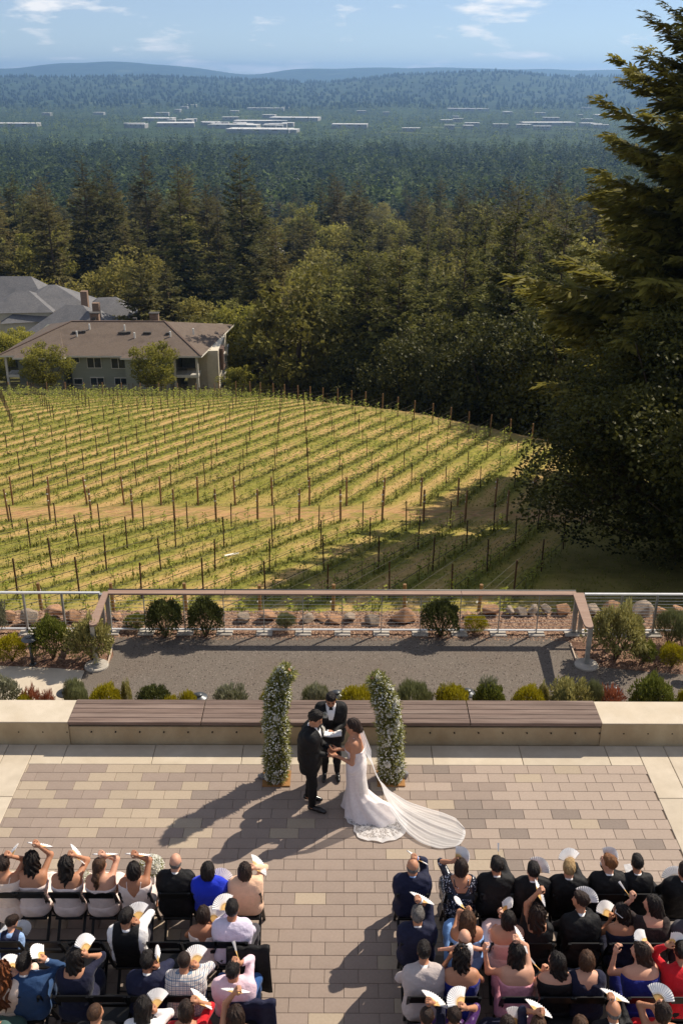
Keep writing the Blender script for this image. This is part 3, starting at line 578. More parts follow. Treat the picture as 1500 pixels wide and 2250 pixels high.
peb = leafmat('gravel_stones', srgb(70, 62, 58), srgb(146, 134, 124), .9, .02); chp = leafmat('mulch_chips', srgb(84, 58, 46), srgb(180, 150, 126), .9, .02)
px0 = g(240, 1440)[0]
o = chips('gravel', 32000, (px0 - .2, 9, YK + .05, YR - .05), TIER, .016, peb, 5, lambda x, y: (x > px0 + .25 - (16.9 - y) * .22) & (x < g(1268, 1430)[0] + np.where(y < 16.9, 9, 0))); tag(o, 'loose grey gravel covering the path behind the seat wall', 'gravel')
o = chips('mulch', 30000, (-9, 9, YR - .3, YM + .1), TIER - .012, .03, chp, 6); tag(o, 'reddish bark chips on the bed under and behind the railing', 'mulch')
o = chips('mulch', 9000, (px0 - 4, 9, g(0, 1464)[1], YR), TIER - .012, .03, chp, 8, lambda x, y: (x < px0) | ((x > g(1270, 1430)[0] + .2) & (y > g(1400, 1476)[1]))); tag(o, 'bark chips between the shrubs at both ends of the railing', 'mulch')
for a, b in (((237, 1462), (252, 1408)), ((1268, 1462), (1252, 1416))):
    A, B = G(*a, TIER), G(*b, TIER); o = MB().bar((A[0], A[1], TIER + .01), (B[0], B[1], TIER + .01), .02, .06).build('steel_edging', mat('edging', srgb(190, 170, 150), None, 9, .6)); tag(o, 'thin pale edging strip along the %s end of the gravel' % ('left' if a[0] < 700 else 'right'), 'edging')
# ---------------------------------------------------------------- guard railing
steel = mat('galvanised_steel', srgb(150, 152, 150), srgb(176, 178, 176), 8, .42, .1, 40, metal=.55, spec=.5); dsteel = mat('dark_steel', srgb(84, 84, 82), srgb(104, 104, 100), 8, .5, 0, 40, metal=.4)
white_st = mat('bright_steel', srgb(214, 214, 212), srgb(232, 232, 230), 8, .38, 0, 40, metal=.35)
rwood = mat('rail_timber', srgb(140, 114, 98), srgb(164, 138, 121), 4, .7, .2, 30, stretch=(.5, 5, 5), c3=srgb(140, 110, 92), s3=2)
RH = .98; ZT = TIER + RH
rail = empty('railing', (0, YR, TIER)); tag(rail, 'steel cable railing with a broad timber top turning back at both ends', 'railing')
rp = lambda mb, name, m, **k: mb.build(name, m, rail, loc=(0, -YR, -TIER), **k)
xa, xb = GY(236, 1300, YR)[0], GY(1266, 1304, YR)[0]
pxs = [322, 408, 494, 581, 666, 752, 837, 922, 1008, 1093, 1177]
for a, b in zip([xa, GY(494, 1300, YR)[0], GY(1013, 1300, YR)[0]], [GY(494, 1300, YR)[0], GY(1013, 1300, YR)[0], xb]):
    rp(MB().box(((a + b) / 2, YR, ZT - .02), (b - a - .006, .16, .04), bev=.005), 'top_rail', rwood)
rp(MB().tube([(xa, YR + .10, ZT - .01), (xb, YR + .10, ZT - .01)], .024, 8), 'handrail_tube', dsteel, smooth=True)
pad_m = mat('pad_concrete', srgb(168, 160, 148), srgb(190, 182, 170), 6, .9, .2)
def foot(x, y, par=rail, base=(0, YR, TIER), s=.34): MB().box((x - base[0], y - base[1], -.01), (s, .26, .07), bev=.008).build('concrete_pad', pad_m, par)
for p in pxs:
    x = GY(p, 1390, YR)[0]; rp(MB().box((x, YR, TIER + RH / 2 - .02), (.014, .055, RH - .04)), 'post', steel); foot(x, YR)
for s_, x in ((-1, xa), (1, xb)):
    for dx in (0.0, -.22 * s_): rp(MB().box((x + s_ * .02 + dx * -.6, YR + .02, TIER + RH / 2 - .03), (.085, .085, RH - .06)), 'corner_post', steel)
    foot(x + s_ * .08, YR, s=.5)
for k in range(10): rp(MB().tube([(xa, YR + .03, TIER + .16 + .085 * k), (xb, YR + .03, TIER + .16 + .085 * k)], .004, 5), 'cable', steel)
rp(MB().box(((xa + xb) / 2, YR - .0, TIER + .085), (xb - xa, .05, .02)), 'bottom_rail', white_st)
for s_, fp, tip, cx in ((-1, (213, 1464), (190, 1374), xa), (1, (1287, 1462), (1308, 1379), xb)):
    A = G(*fp, TIER); T0 = G(tip[0] + 14 * -s_, tip[1] - 2, ZT)
    e = Vector((T0[0], T0[1], ZT - .018)); c = Vector((cx, YR - .0, ZT - .018)); d = (c - e).normalized(); nrm = Vector((-d.y, d.x, 0)) * .085
    mb = MB(); P = [e + nrm * .75, e - d * .03 + nrm * .3, e - d * .03 - nrm * .3, e - nrm * .75, e + d * .06 - nrm, c - nrm * 1.0 + Vector((s_ * .06, .0, 0)), c + nrm * 1.0, e + d * .06 + nrm]
    mb.prism([(p.x, p.y) for p in P], ZT - .037, ZT + .005); rp(mb, 'return_rail', rwood)
    rp(MB().box((A[0], A[1], TIER + RH / 2 - .03), (.085, .06, RH - .06)), 'end_post', steel)
    rp(MB().lathe([(.235, -.06), (.235, .03), (.22, .045)], (A[0], A[1], TIER), 28), 'round_footing', pad_m)
def side_rail(name, label, x0, x1, posts, zt, zb, cables):
    r_ = empty(name, ((x0 + x1) / 2, YR, TIER)); tag(r_, label, 'railing'); off = (-(x0 + x1) / 2, -YR, -TIER)
    bl = lambda mb, n, m: mb.build(n, m, r_, loc=off)
    bl(MB().bar((x0, YR, zt), (x1, YR, zt), .06, .035), 'top_rail', white_st); bl(MB().bar((x0, YR, zb), (x1, YR, zb), .05, .03), 'bottom_rail', white_st)
    for x in posts:
        bl(MB().box((x, YR, (zt + TIER) / 2), (.04, .05, zt - TIER - .036)), 'post', steel); bl(MB().box((x, YR, TIER + .03), (.10, .12, .03)), 'base_plate', steel)
        MB().box((x - (x0 + x1) / 2, 0, -.01), (.34, .30, .07), bev=.008).build('concrete_pad', pad_m, r_)
    for k in range(cables): bl(MB().tube([(x0, YR + .03, TIER + .17 + .075 * k), (x1, YR + .03, TIER + .17 + .075 * k)], .006 if x0 > 0 else .003, 5), 'cable', steel)
side_rail('railing', 'plain steel cable railing left of the timber topped one', -11, xa - .16, [GY(p, 1390, YR)[0] for p in (-105, -20, 63, 146)], TIER + .95, TIER + .085, 9)
side_rail('railing', 'plain steel cable railing right of the timber topped one', xb + .17, 11, [GY(p, 1390, YR)[0] for p in (1356, 1432, 1510, 1588)], TIER + .95, TIER + .085, 10)
# ---------------------------------------------------------------- rocks
rock_m = [mat('red_rock', srgb(150, 112, 84), srgb(184, 142, 106), 5, .9, .6, 14, c3=srgb(110, 92, 80), s3=3), mat('grey_rock', srgb(138, 122, 106), srgb(170, 152, 132), 5, .9, .6, 14, c3=srgb(104, 92, 84), s3=3), mat('river_stone', srgb(112, 108, 106), srgb(146, 142, 138), 9, .7, .2, 40)]
def rock_mesh(seed, n=26, flat=.8, smooth=0.0):
    import bmesh
    r = np.random.default_rng(seed); bm = bmesh.new(); pts = unit(n, r) * r.uniform(.8, 1.05, (n, 1)) * [1, .75, flat]
    for p in pts: bm.verts.new(p)
    bmesh.ops.convex_hull(bm, input=bm.verts); bmesh.ops.bevel(bm, geom=list(bm.edges), offset=.05, segments=1, affect='EDGES'); me = bpy.data.meshes.new('rock'); bm.to_mesh(me); bm.free(); return me
rock_p = [rock_mesh(200 + i, 9 + i, .7 + .06 * i) for i in range(5)]
rocks = [(20, 1368, 48, 30, 0), (68, 1374, 56, 44, 1), (118, 1362, 58, 36, 0), (163, 1366, 42, 26, 0), (205, 1366, 30, 16, 1), (258, 1362, 26, 12, 0), (535, 1368, 36, 26, 1), (585, 1366, 52, 26, 0), (637, 1366, 48, 24, 0), (676, 1368, 34, 18, 1), (706, 1366, 30, 14, 0), (737, 1370, 42, 18, 0), (768, 1366, 36, 18, 1), (820, 1372, 40, 22, 1), (887, 1368, 74, 34, 0),
    (1030, 1362, 28, 14, 0), (1078, 1352, 50, 28, 0), (1119, 1354, 24, 22, 1), (1146, 1352, 32, 18, 1), (1172, 1352, 28, 22, 1), (1199, 1350, 30, 26, 1), (1236, 1352, 42, 30, 0), (1300, 1354, 44, 28, 1), (1352, 1354, 60, 34, 0), (1417, 1352, 72, 30, 1), (1455, 1356, 34, 22, 0), (1490, 1352, 36, 24, 0)]
for i, (px, py, w, h, k) in enumerate(rocks):
    s_ = 105.; c = G(px, py, TIER); ob = bpy.data.objects.new('boulder', rock_p[i % 5].copy()); COL.objects.link(ob); ob.data.materials.append(rock_m[k])
    ob.location = (c[0], c[1] + .1, TIER + h / s_ * .36); ob.scale = (w / s_ * .56, .24 + .3 * w / s_ * .5, h / s_ * .72); ob.rotation_euler = (random.uniform(-.25, .25), random.uniform(-.25, .25), random.uniform(-.4, .4))
    tag(ob, '%s boulder behind the railing, %s from the left' % (('reddish brown', 'grey')[k], ordw(i)), 'rock', 'boulders behind the railing')
# ---------------------------------------------------------------- shrubs
def shrub_mesh(seed, n, leaf, lw, up=.3, lump=.25, spiky=0.0):
    """unit shrub: radius 1, height 1; leaves over a lumpy dome"""
    r = np.random.default_rng(seed); u = unit(n, r); u[:, 2] = np.where(u[:, 2] < -.3, -u[:, 2], u[:, 2])
    az = np.arctan2(u[:, 1], u[:, 0]); lumpf = 1 + lump * (np.sin(3 * az + seed) * .5 + np.sin(5 * az + 2 * seed + 4 * u[:, 2]) * .5 + .5 * np.sin(9 * u[:, 2] + 7 * az))
    rr = r.uniform(.35, 1, n) ** .45 * lumpf * .86; P = u * rr[:, None] * [1, 1, .56]; P[:, 2] = np.maximum(P[:, 2] + .44, .0)
    D = u * (1 - spiky * .5) + r.normal(size=(n, 3)) * (.55 - .35 * spiky); D[:, 2] += up + spiky; D, X, _ = frames(D)
    X = X + r.normal(size=X.shape) * .8; X -= D * (X * D).sum(1, keepdims=True); X /= np.linalg.norm(X, axis=1, keepdims=True)
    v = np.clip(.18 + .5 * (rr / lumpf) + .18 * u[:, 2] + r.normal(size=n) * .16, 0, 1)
    return kites(P, D, X, leaf * r.uniform(.7, 1.4, n), leaf * lw * r.uniform(.7, 1.3, n), v, .15)
sh_m = {'dark': leafmat('shrub_dark', srgb(34, 42, 20), srgb(104, 108, 60), .45, .15), 'yellow': leafmat('shrub_yellow', srgb(70, 74, 14), srgb(186, 172, 44), .5, .25), 'sage': leafmat('shrub_sage', srgb(72, 78, 52), srgb(146, 148, 100), .7, .15), 'varieg': leafmat('shrub_variegated', srgb(62, 70, 34), srgb(186, 176, 110), .5, .2), 'green': leafmat('shrub_green', srgb(46, 58, 22), srgb(130, 134, 60), .5, .2), 'red': leafmat('shrub_red', srgb(82, 40, 30), srgb(176, 110, 80), .5, .2), 'grey': leafmat('shrub_grey', srgb(80, 84, 66), srgb(160, 158, 128), .7, .15)}
sh_geo = {'dark': shrub_mesh(1, 6000, .085, .5, .1, .14), 'yellow': shrub_mesh(2, 4200, .11, .34, .25, .16), 'sage': shrub_mesh(3, 4200, .16, .14, .4, .12, .7), 'varieg': shrub_mesh(4, 4200, .11, .5, .1, .28), 'green': shrub_mesh(5, 5000, .10, .42, .15, .2), 'red': shrub_mesh(6, 1500, .16, .28, .3, .3), 'grey': shrub_mesh(7, 2400, .13, .4)}
twig = mat('twigs', srgb(70, 56, 42), srgb(96, 78, 58), 9, .9)
sh_mesh = {k: npmesh('foliage', v[0], v[1], v=v[2]) for k, v in sh_geo.items()}
tw_mb = MB()
for k in range(9): a = k * 2.4; tw_mb.tube([(0, 0, -.05), (.25 * math.cos(a), .25 * math.sin(a), .3), (.6 * math.cos(a), .6 * math.sin(a), .55 + .2 * math.sin(k))], [.03, .022, .01], 4, caps=False)
tw_me = tw_mb.mesh('stems')
def shrub(kind, px, py, w, h, label, z=TIER, Y=None):
    c = G(px, py, z) if Y is None else np.array([GY(px, py, Y)[0], Y, z])
    zc = proj(c)[2]; s_ = F_PX / zc; t = empty('shrub', (c[0], c[1], z), random.uniform(0, 6)); r_ = w / s_ / 2
    t.scale = (r_, r_, h / s_ * 1.02); obj('stems', tw_me, twig, t); obj('foliage', sh_mesh[kind], sh_m[kind], t); tag(t, label, 'shrub'); return t
yb2 = YK + .5
sheet('planting_strip', [(-14, YK + .012), (14, YK + .012), (14, YK + .92), (-14, YK + .92)], -.3, mulch)
for kind, px, w, h, lab in (('grey', 8, 84, 66, 'grey green shrub behind the left end of the seat wall'), ('red', 68, 52, 34, 'reddish shrub behind the seat wall at the far left'), ('red', 105, 40, 26, 'small reddish shrub left of the concrete walk corner'), ('sage', 172, 54, 36, 'sage grey shrub beside the leftmost path light behind the wall'), ('yellow', 233, 84, 44, 'yellow green shrub behind the left end of the timber seat'),
        ('dark', 336, 88, 42, 'dark green mound behind the left third of the timber seat'), ('yellow', 412, 46, 28, 'small yellow shrub left of the second path light'), ('grey', 505, 84, 40, 'pale grey green mound left of the left floral column'), ('yellow', 580, 26, 24, 'tiny yellow shrub behind the left floral column'), ('sage', 693, 74, 40, 'sage shrub behind the officiant'), ('yellow', 785, 92, 38, 'yellow green shrub right of the officiant'),
        ('sage', 908, 92, 48, 'tall sage shrub right of the right floral column'), ('yellow', 996, 88, 40, 'yellow shrub left of the fourth path light'), ('green', 1076, 84, 46, 'green mound right of the fourth path light'), ('yellow', 1163, 84, 40, 'yellow green shrub behind the right third of the timber seat'), ('varieg', 1256, 108, 52, 'large variegated shrub behind the right end of the timber seat'), ('sage', 1240, 60, 28, 'low sage shrub before the variegated one at the seat end'), ('red', 1341, 70, 36, 'red leaved shrub under the rightmost path light'), ('green', 1434, 110, 66, 'round green shrub behind the right end of the seat wall'), ('yellow', 1506, 44, 36, 'yellow shrub at the right edge behind the seat wall')):
    py_top = 1540 - h * .78; Y = yb2 + random.uniform(-.05, .08); d = ray(px, py_top); ztop = CAM_Z + d[2] * Y / d[1]
    zc = proj((GY(px, 1530, Y)))[2]; s_ = F_PX / zc; t = empty('shrub', (GY(px, 1530, Y)[0], Y, -.3), random.uniform(0, 6)); t.scale = (w / s_ / 2 * .98, min(w / s_ / 2, .42), ztop + .3)
    obj('stems', tw_me, twig, t); obj('foliage', sh_mesh[kind], sh_m[kind], t); tag(t, lab, 'shrub')
for i in range(13):                                  # low self-sown plants between the shrubs of the strip
    px = 40 + i * 114 + random.uniform(-34, 34); kd = random.choice(['sage', 'yellow', 'green', 'grey', 'varieg']); Y = yb2 + random.uniform(-.2, .22); r_ = random.uniform(.1, .24); x_ = GY(px, 1530, Y)[0]
    t = empty('shrub', (x_, Y, -.3), random.uniform(0, 6)); t.scale = (r_, r_ * random.uniform(.7, 1.1), random.uniform(.52, .74)); obj('stems', tw_me, twig, t); obj('foliage', sh_mesh[kd], sh_m[kd], t); tag(t, 'low plant between the shrubs behind the seat wall, %s from the left' % ordw(i), 'plant', 'low plants of the planting strip')
for a in (('dark', 364, 1400, 92, 92, 'dark round shrub at the railing, left of the pair'), ('dark', 453, 1398, 90, 92, 'dark round shrub at the railing, right of the pair'), ('dark', 967, 1398, 94, 88, 'single dark round shrub at the railing right of centre'), ('green', 300, 1378, 56, 30, 'low green plant behind the railing left of the dark pair'), ('sage', 628, 1382, 50, 36, 'small tufted plant behind the railing left of centre'), ('yellow', 1043, 1386, 60, 36, 'small olive tufted plant right of the single dark shrub'),
        ('grey', -4, 1400, 56, 90, 'grey shrub at the left edge below the railing'), ('yellow', 28, 1452, 78, 62, 'clipped yellow green shrub left of the tall path light'), ('green', 118, 1446, 96, 98, 'green shrub behind the tall path light'), ('varieg', 206, 1452, 102, 100, 'leafy pale edged shrub under the left timber return rail'), ('varieg', 1352, 1446, 128, 122, 'large pale edged shrub right of the right timber return rail'), ('green', 1412, 1456, 60, 54, 'small green shrub right of the large pale edged one'),
        ('sage', 1468, 1416, 76, 82, 'dark feathery shrub by the right railing'), ('sage', 1498, 1426, 60, 70, 'feathery shrub cut by the right edge of the picture'), ('yellow', 1474, 1464, 68, 54, 'yellow green shrub below the feathery ones at right'), ('green', 1384, 1384, 60, 34, 'low green plant behind the right cable railing')): shrub(*a)
# ---------------------------------------------------------------- path lights
lamp_m = mat('lamp_metal', srgb(74, 76, 78), srgb(96, 98, 100), 10, .4, 0, 30, metal=.5); glassm = mat('lamp_lens', srgb(150, 150, 146), srgb(170, 170, 166), 5, .3)
pl = {'post': MB().tube([(0, 0, 0), (0, 0, .58)], .034, 12).mesh(), 'base_flange': MB().lathe([(.07, 0), (.07, .012), (.04, .02)], n=16).mesh(), 'shade': MB().lathe([(.04, .60), (.155, .585), (.16, .592), (.15, .605), (.07, .628), (.066, .632)], n=28).mesh(), 'cap': MB().lathe([(.066, .628), (.066, .652), (.05, .668), (.01, .675)], n=20).mesh(), 'lens': MB().lathe([(.034, .53), (.036, .585)], n=14).mesh()}
for i, (px, py, hid) in enumerate(((73, 1460, 0), (143, 1518, 1), (437, 1527, 1), (740, 1522, 1), (1027, 1518, 1), (1349, 1513, 1), (1530, 1480, 0))):
    c = G(px, py, TIER) if not hid else G(px, py, TIER + .64); t = empty('path_light', (c[0], c[1], TIER), i)
    for k, me in pl.items(): obj(k, me, glassm if k == 'lens' else lamp_m, t, smooth=k != 'base_flange')
    tag(t, ['dark mushroom path light standing at the left among shrubs', 'mushroom path light beside the concrete walk behind the wall', 'mushroom path light behind the seat, left of the left floral column', 'mushroom path light behind the officiant', 'mushroom path light behind the seat, right of the right floral column', 'mushroom path light above the red leaved shrub at right', 'mushroom path light just outside the right edge'][i], 'path light', 'path lights along the gravel')
# ================================================================ vineyard
post_m = mat('weathered_post', srgb(112, 84, 58), srgb(150, 118, 86), 6, .9, .3, 20, stretch=(1, 1, .3)); iron = mat('rusty_post', srgb(58, 40, 30), srgb(84, 60, 46), 8, .85)
wire_m = mat('trellis_wire', srgb(110, 104, 92), None, 4, .5, metal=.5); drip = mat('drip_hose', srgb(40, 38, 34), None, 4, .7)
ep_me = MB().tube([(0, 0, -.3), (.02, 0, 1.78)], [.055, .05], 8).mesh('end_post'); ip_me = MB().box((0, 0, .62), (.05, .045, 1.75)).mesh('post')
tie_me = MB().lathe([(.06, -.02), (.06, .02)], n=8).mesh('wire_tie')
for me_, m_ in ((ep_me, post_m), (ip_me, iron), (tie_me, mat('tie_wire', srgb(200, 196, 186), None, 5, .5))): me_.materials.append(m_)
vines = []
def trellis(x0, y0, y1, label, group, step=4.9, xlim=None):
    t = empty('vine_trellis', ground(x0, y0)); tag(t, label, 'trellis', group); base = Vector(t.location); ts = []
    ct = math.cos(R(22.5)); X = lambda y: x0 + (y - y0) * ROW_T
    ys = [y0] + list(np.arange(y0 + step * ct, y1 - 1.2, step * ct)) + [y1]
    tops = []
    for i, y in enumerate(ys):
        g_ = Vector(ground(X(y), y)); jit = random.uniform(-.03, .03)
        e = i in (0, len(ys) - 1); o = obj('end_post' if e else 'post', ep_me if e else ip_me, None, t, g_ - base, (random.uniform(-.03, .03) + (.06 if i == 0 else 0), random.uniform(-.03, .03), 0))
        if not e: o.scale = (1, 1, random.uniform(.88, 1.06))
        if e and y < 60:
            for hz in (1.15, 1.5): obj('wire_tie', tie_me, None, t, g_ - base + Vector((0, 0, hz)))
        tops.append(g_ - base)
    for nm, hz, rr, mm in (('drip_hose', .42, .011, drip), ('wire', .78, .0045, wire_m), ('wire', 1.12, .0045, wire_m), ('wire', 1.45, .0045, wire_m)):
        MB().tube([p + Vector((0, 0, hz)) for p in tops], rr, 4).build(nm, mm, t)
    y = y0 + .7
    while y < y1: vines.append((X(y) + random.uniform(-.06, .06), y + random.uniform(-.1, .1))); y += 1.12
yA = [];
k = 0; nearx = [i * ROW_P - .26 for i in range(-13, 3)]
for j, x0 in enumerate(reversed(nearx)):
    if x0 + 20.5 * ROW_T > 13.5: continue
    trellis(x0, 25.0, 45.6, 'short trellis row of the near vineyard block, %s from the big trees' % ordw(k), 'trellis rows of the near vineyard block'); k += 1
k = 0; x51 = -.26 + 26.4 * ROW_T
starts = [x51 + i * ROW_P for i in range(-22, 1)]
for x0 in reversed(starts):
    if x0 > 10.8: continue
    ys = np.arange(52, 107.5, .5); xs = x0 + (ys - 51.4) * ROW_T; bad = xs > edge_x(ys); y1 = ys[np.argmax(bad)] if bad.any() else 107
    if x0 < -30: pass
    trellis(x0, 51.4, float(y1), 'long trellis row of the upper vineyard block, %s from the big trees' % ordw(k), 'trellis rows of the upper vineyard block'); k += 1
# rows further left start beyond the left edge of the picture and only enter it with distance
for i in range(1, 15):
    x0 = starts[0] - i * ROW_P; y0 = 51.4 + i * 2.6
    if y0 > 98: break
    trellis(x0 + (y0 - 51.4) * ROW_T, y0, 107.0, 'far trellis row entering at the left edge, %s beyond the track' % ordw(i - 1), 'far trellis rows at the left edge')
# young vines: trunk with shoots on the wires
def vine_mesh(seed, h=.95):
    r = np.random.default_rng(seed); n = 26; z = r.uniform(.35, 1, n) * h; P = np.stack([r.normal(size=n) * .07, r.normal(size=n) * .09, z], -1); D = unit(n, r); D[:, 2] *= .5; D, X, _ = frames(D)
    return kites(P, D, X, r.uniform(.07, .13, n), r.uniform(.07, .12, n), r.random(n), .2)
vine_leaf = leafmat('vine_leaves', srgb(96, 106, 38), srgb(172, 174, 76), .5, .35); vine_geo = [vine_mesh(300 + i, .8 + .1 * i) for i in range(4)]
vine_me = [npmesh('foliage', *g_[:2], v=g_[2]) for g_ in vine_geo]; stem_me = MB().tube([(0, 0, -.05), (.015, 0, .4), (-.01, .01, .9)], [.013, .011, .006], 5).mesh('stem')
stem_m = mat('vine_stem', srgb(84, 66, 48), None, 6, .9)
def inview(p): x, y, _ = proj(p); return -40 < x < 1540 and 780 < y < 1420
vis = [p for p in vines if inview(ground(*p))]; vis.sort(key=lambda p: p[1]); random.shuffle(vis[:0])
for i, (x, y) in enumerate(vis[:290]):
    t = empty('grape_vine', ground(x, y), random.uniform(0, 6)); s_ = random.uniform(.55, 1.05); t.scale = (1, 1, s_) if random.random() > .12 else (.5, .5, .4)
    obj('stem', stem_me, stem_m, t); obj('foliage', vine_me[i % 4], vine_leaf, t); tag(t, 'young grapevine with few leaves on the near vineyard wires', 'grapevine', 'young vines of the near block')
Vs, Qs, vv = [], [], []; off = 0
for i, (x, y) in enumerate(vis[290:]):
    g_ = vine_geo[i % 4]; s_ = random.uniform(.9, 1.35); V = g_[0] * [1.5, 1.9, s_] + np.array(ground(x, y)); Vs.append(V); Qs.append(g_[1] + off); off += len(V); vv.append(np.clip(g_[2] + random.uniform(-.3, .2), 0, 1))
o = obj('grape_vines', npmesh('vines', np.concatenate(Vs), np.concatenate(Qs), v=np.concatenate(vv)), vine_leaf, kind='stuff'); tag(o, 'rows of leafy young vines covering the upper vineyard block', 'grapevines')
# grass tufts, thickest under the wires
def tufts(n, y0, y1, seed, along):
    r = np.random.default_rng(seed); y = np.sqrt(r.uniform(y0 * y0, y1 * y1, n)); x = r.uniform(-.36, .34, n) * (y + 4)
    if along:
        u = x - y * ROW_T; k = np.round((u + .26 + 25 * ROW_T) / ROW_P); u = k * ROW_P - .26 - 25 * ROW_T + r.normal(size=n) * .16; x = u + y * ROW_T
    keep = (x < edge_x(y) + (1 if along else 6)) & (np.abs(y - 48.6) > 2.6); x, y = x[keep], y[keep]; n = len(x)
    P = np.stack([x, y, tz(x, y) - .01], -1); D = np.stack([r.normal(size=n) * .5, r.normal(size=n) * .5, np.ones(n)], -1); D, X, _ = frames(D); L_ = r.uniform(.06, .17, n) * (1.5 if along else .8)
    return kites(P, D, X, L_, L_ * .45, np.clip(r.normal(.5, .25, n), 0, 1), .1)
grass_m = leafmat('grass_blades', srgb(86, 92, 36), srgb(154, 150, 72), .7, .3)
for nm, a, lab in (('grass', (42000, 23, 62, 1, False), 'short mown grass of the vineyard lanes'), ('grass', (52000, 24, 106, 2, True), 'longer grass growing under the trellis wires')):
    g_ = tufts(*a); o = obj(nm, npmesh('grass', g_[0], g_[1], v=g_[2]), grass_m, kind='stuff'); tag(o, lab, 'grass')
o = MB().tube([tuple(np.array(ground(GY(507, 1180, 37)[0] - .25, 36.6)) + [0, 0, .06]), tuple(np.array(ground(GY(507, 1180, 37)[0] + .25, 37.2)) + [0, 0, .06])], .05, 8).build('plastic_tube', mat('white_plastic', srgb(232, 226, 214), None, 5, .5)); tag(o, 'short white plastic tube lying on the vineyard grass', 'tube')
# ================================================================ houses
shingle = mat('brown_shingles', srgb(94, 82, 72), srgb(116, 102, 90), 5, .95, .5, 16, stretch=(1, 1, 3), c3=srgb(84, 72, 64), s3=.6); slate = mat('grey_shingles', srgb(98, 98, 100), srgb(124, 122, 122), 4, .95, .4, 16, c3=srgb(84, 86, 90), s3=.5)
siding = mat('sage_siding', srgb(150, 152, 136), srgb(164, 166, 150), 3, .85, .2, 20, stretch=(.2, .2, 6)); dsiding = mat('olive_siding', srgb(98, 100, 86), None, 3, .85); trim = mat('white_trim', srgb(214, 208, 194), srgb(226, 220, 208), 4, .7)
creamw = mat('cream_wall', srgb(200, 190, 168), srgb(214, 204, 184), 3, .85); brownp = mat('brown_panel', srgb(104, 84, 72), None, 3, .85); pane = mat('dark_pane', srgb(40, 44, 48), srgb(60, 66, 70), 2, .12, spec=.6)
brick = mat('chimney_brick', srgb(120, 98, 82), srgb(146, 122, 104), 7, .9); pipe = mat('vent_pipe', srgb(220, 218, 210), None, 3, .5)
HY = 130.0; hs = F_PX / proj((0, HY, -27))[2]; hx = lambda px: GY(px, 800, HY)[0]
gz = float(tz(-30, HY)) - .8
zpx = lambda py, Y=HY: CAM_Z + ray(240, py)[2] * Y / ray(240, py)[1]
house = empty('apartment_house', (hx(240), HY, gz)); tag(house, 'large two storey sage green house with wide brown hip roof', 'house')
hb = lambda mb, n, m, par=house: mb.build(n, m, par, loc=((-hx(240), -HY, -gz) if par is house else (0, 0, 0)))
ze, zr = zpx(779), zpx(703, HY + 9); xl, xr_ = hx(16), hx(434); DEP = 17.0
x1, x2 = hx(14), hx(440)
hb(MB().box(((hx(155) + hx(384)) / 2, HY + DEP / 2, (gz + ze) / 2), (hx(384) - hx(155), DEP - .5, ze - gz)), 'wall', siding)
hb(MB().box(((hx(30) + hx(155)) / 2, HY + DEP / 2 + 1.2, (gz + ze) / 2), (hx(155) - hx(30) - .02, DEP - 1.5, ze - gz)), 'wall', dsiding)
hb(MB().box(((hx(384) + hx(476)) / 2, HY + DEP / 2 + 2.2, (gz + ze) / 2), (hx(440) - hx(384) + .0, DEP - 2.0, ze - gz)), 'wall', creamw)
hb(MB().box((hx(462), HY + DEP * .45, (gz + ze) / 2 - .1), (hx(476) - hx(450), DEP * .6, ze - gz)), 'wall', creamw)
hb(MB().box((hx(470) + .6, HY + DEP * .28, ze - 1.6), (.5, 2.2, 3.0)), 'bay_panel', brownp)
# main hip roof
rz = zr; yr = HY + 8.2; ov = .7; A = [(x1 - ov, HY - ov, ze), (hx(434) + ov, HY - ov, ze), (hx(486), HY + DEP + ov, ze), (x1 + 2 - ov, HY + DEP + ov, ze)]; Rg = [(hx(132), yr, rz), (hx(345), yr, rz)]
mb = MB(); Vr = A + Rg; mb.add(Vr, [(0, 1, 5, 4), (1, 2, 5), (2, 3, 4, 5), (3, 0, 4)]); mb.add([(p[0], p[1], p[2] - .22) for p in A] + A, [(0, 3, 2, 1)] + [(i, (i + 1) % 4, 4 + (i + 1) % 4, 4 + i) for i in range(4)], 1); roof = hb(mb, 'roof', [shingle, trim])
# hip bays at the front
for a, b, t in ((40, 152, 116), (272, 382, 342)):
    xa_, xb_, xt = hx(a), hx(b), hx(t); zt_ = zpx(738, HY + 3.2); sl = (rz - ze) / (yr - HY + ov)
    yt = HY - ov + (zt_ - ze) / sl; V = [(xa_, HY - 1.9, ze + .02), (xb_, HY - 1.9, ze + .02), (xt, yt, zt_ + .06), (xb_ - .2, HY - ov + .06, ze + .12), (xa_ + .2, HY - ov + .06, ze + .12)]
    o = MB().add(V, [(0, 1, 2), (1, 3, 2), (4, 0, 2)]).add([(xa_, HY - 1.9, ze - .2), (xb_, HY - 1.9, ze - .2), (xb_, HY - 1.9, ze + .02), (xa_, HY - 1.9, ze + .02), (xb_, HY - .2, ze - .2), (xa_, HY - .2, ze - .2)], [(0, 1, 2, 3), (0, 5, 4, 1)], 1).build('bay_roof', [shingle, trim], house, loc=(-hx(240), -HY, -gz))
    hb(MB().box(((xa_ + xb_) / 2, HY - .7, (gz + ze) / 2 - .1), (xb_ - xa_ - 1.0, 1.6, ze - gz - .1)), 'bay_wall', siding if a > 200 else dsiding)
ridge = hb(MB().bar((Rg[0][0], yr, rz + .02), (Rg[1][0], yr, rz + .02), .35, .1), 'ridge_cap', mat('ridge', srgb(96, 80, 70), None, 5, .9))
for (p, q) in ((A[0], Rg[0]), (A[1], Rg[1])): hb(MB().bar((p[0], p[1], p[2] + .05), (q[0], q[1], q[2] + .05), .3, .08), 'hip_cap', MATS['ridge'])
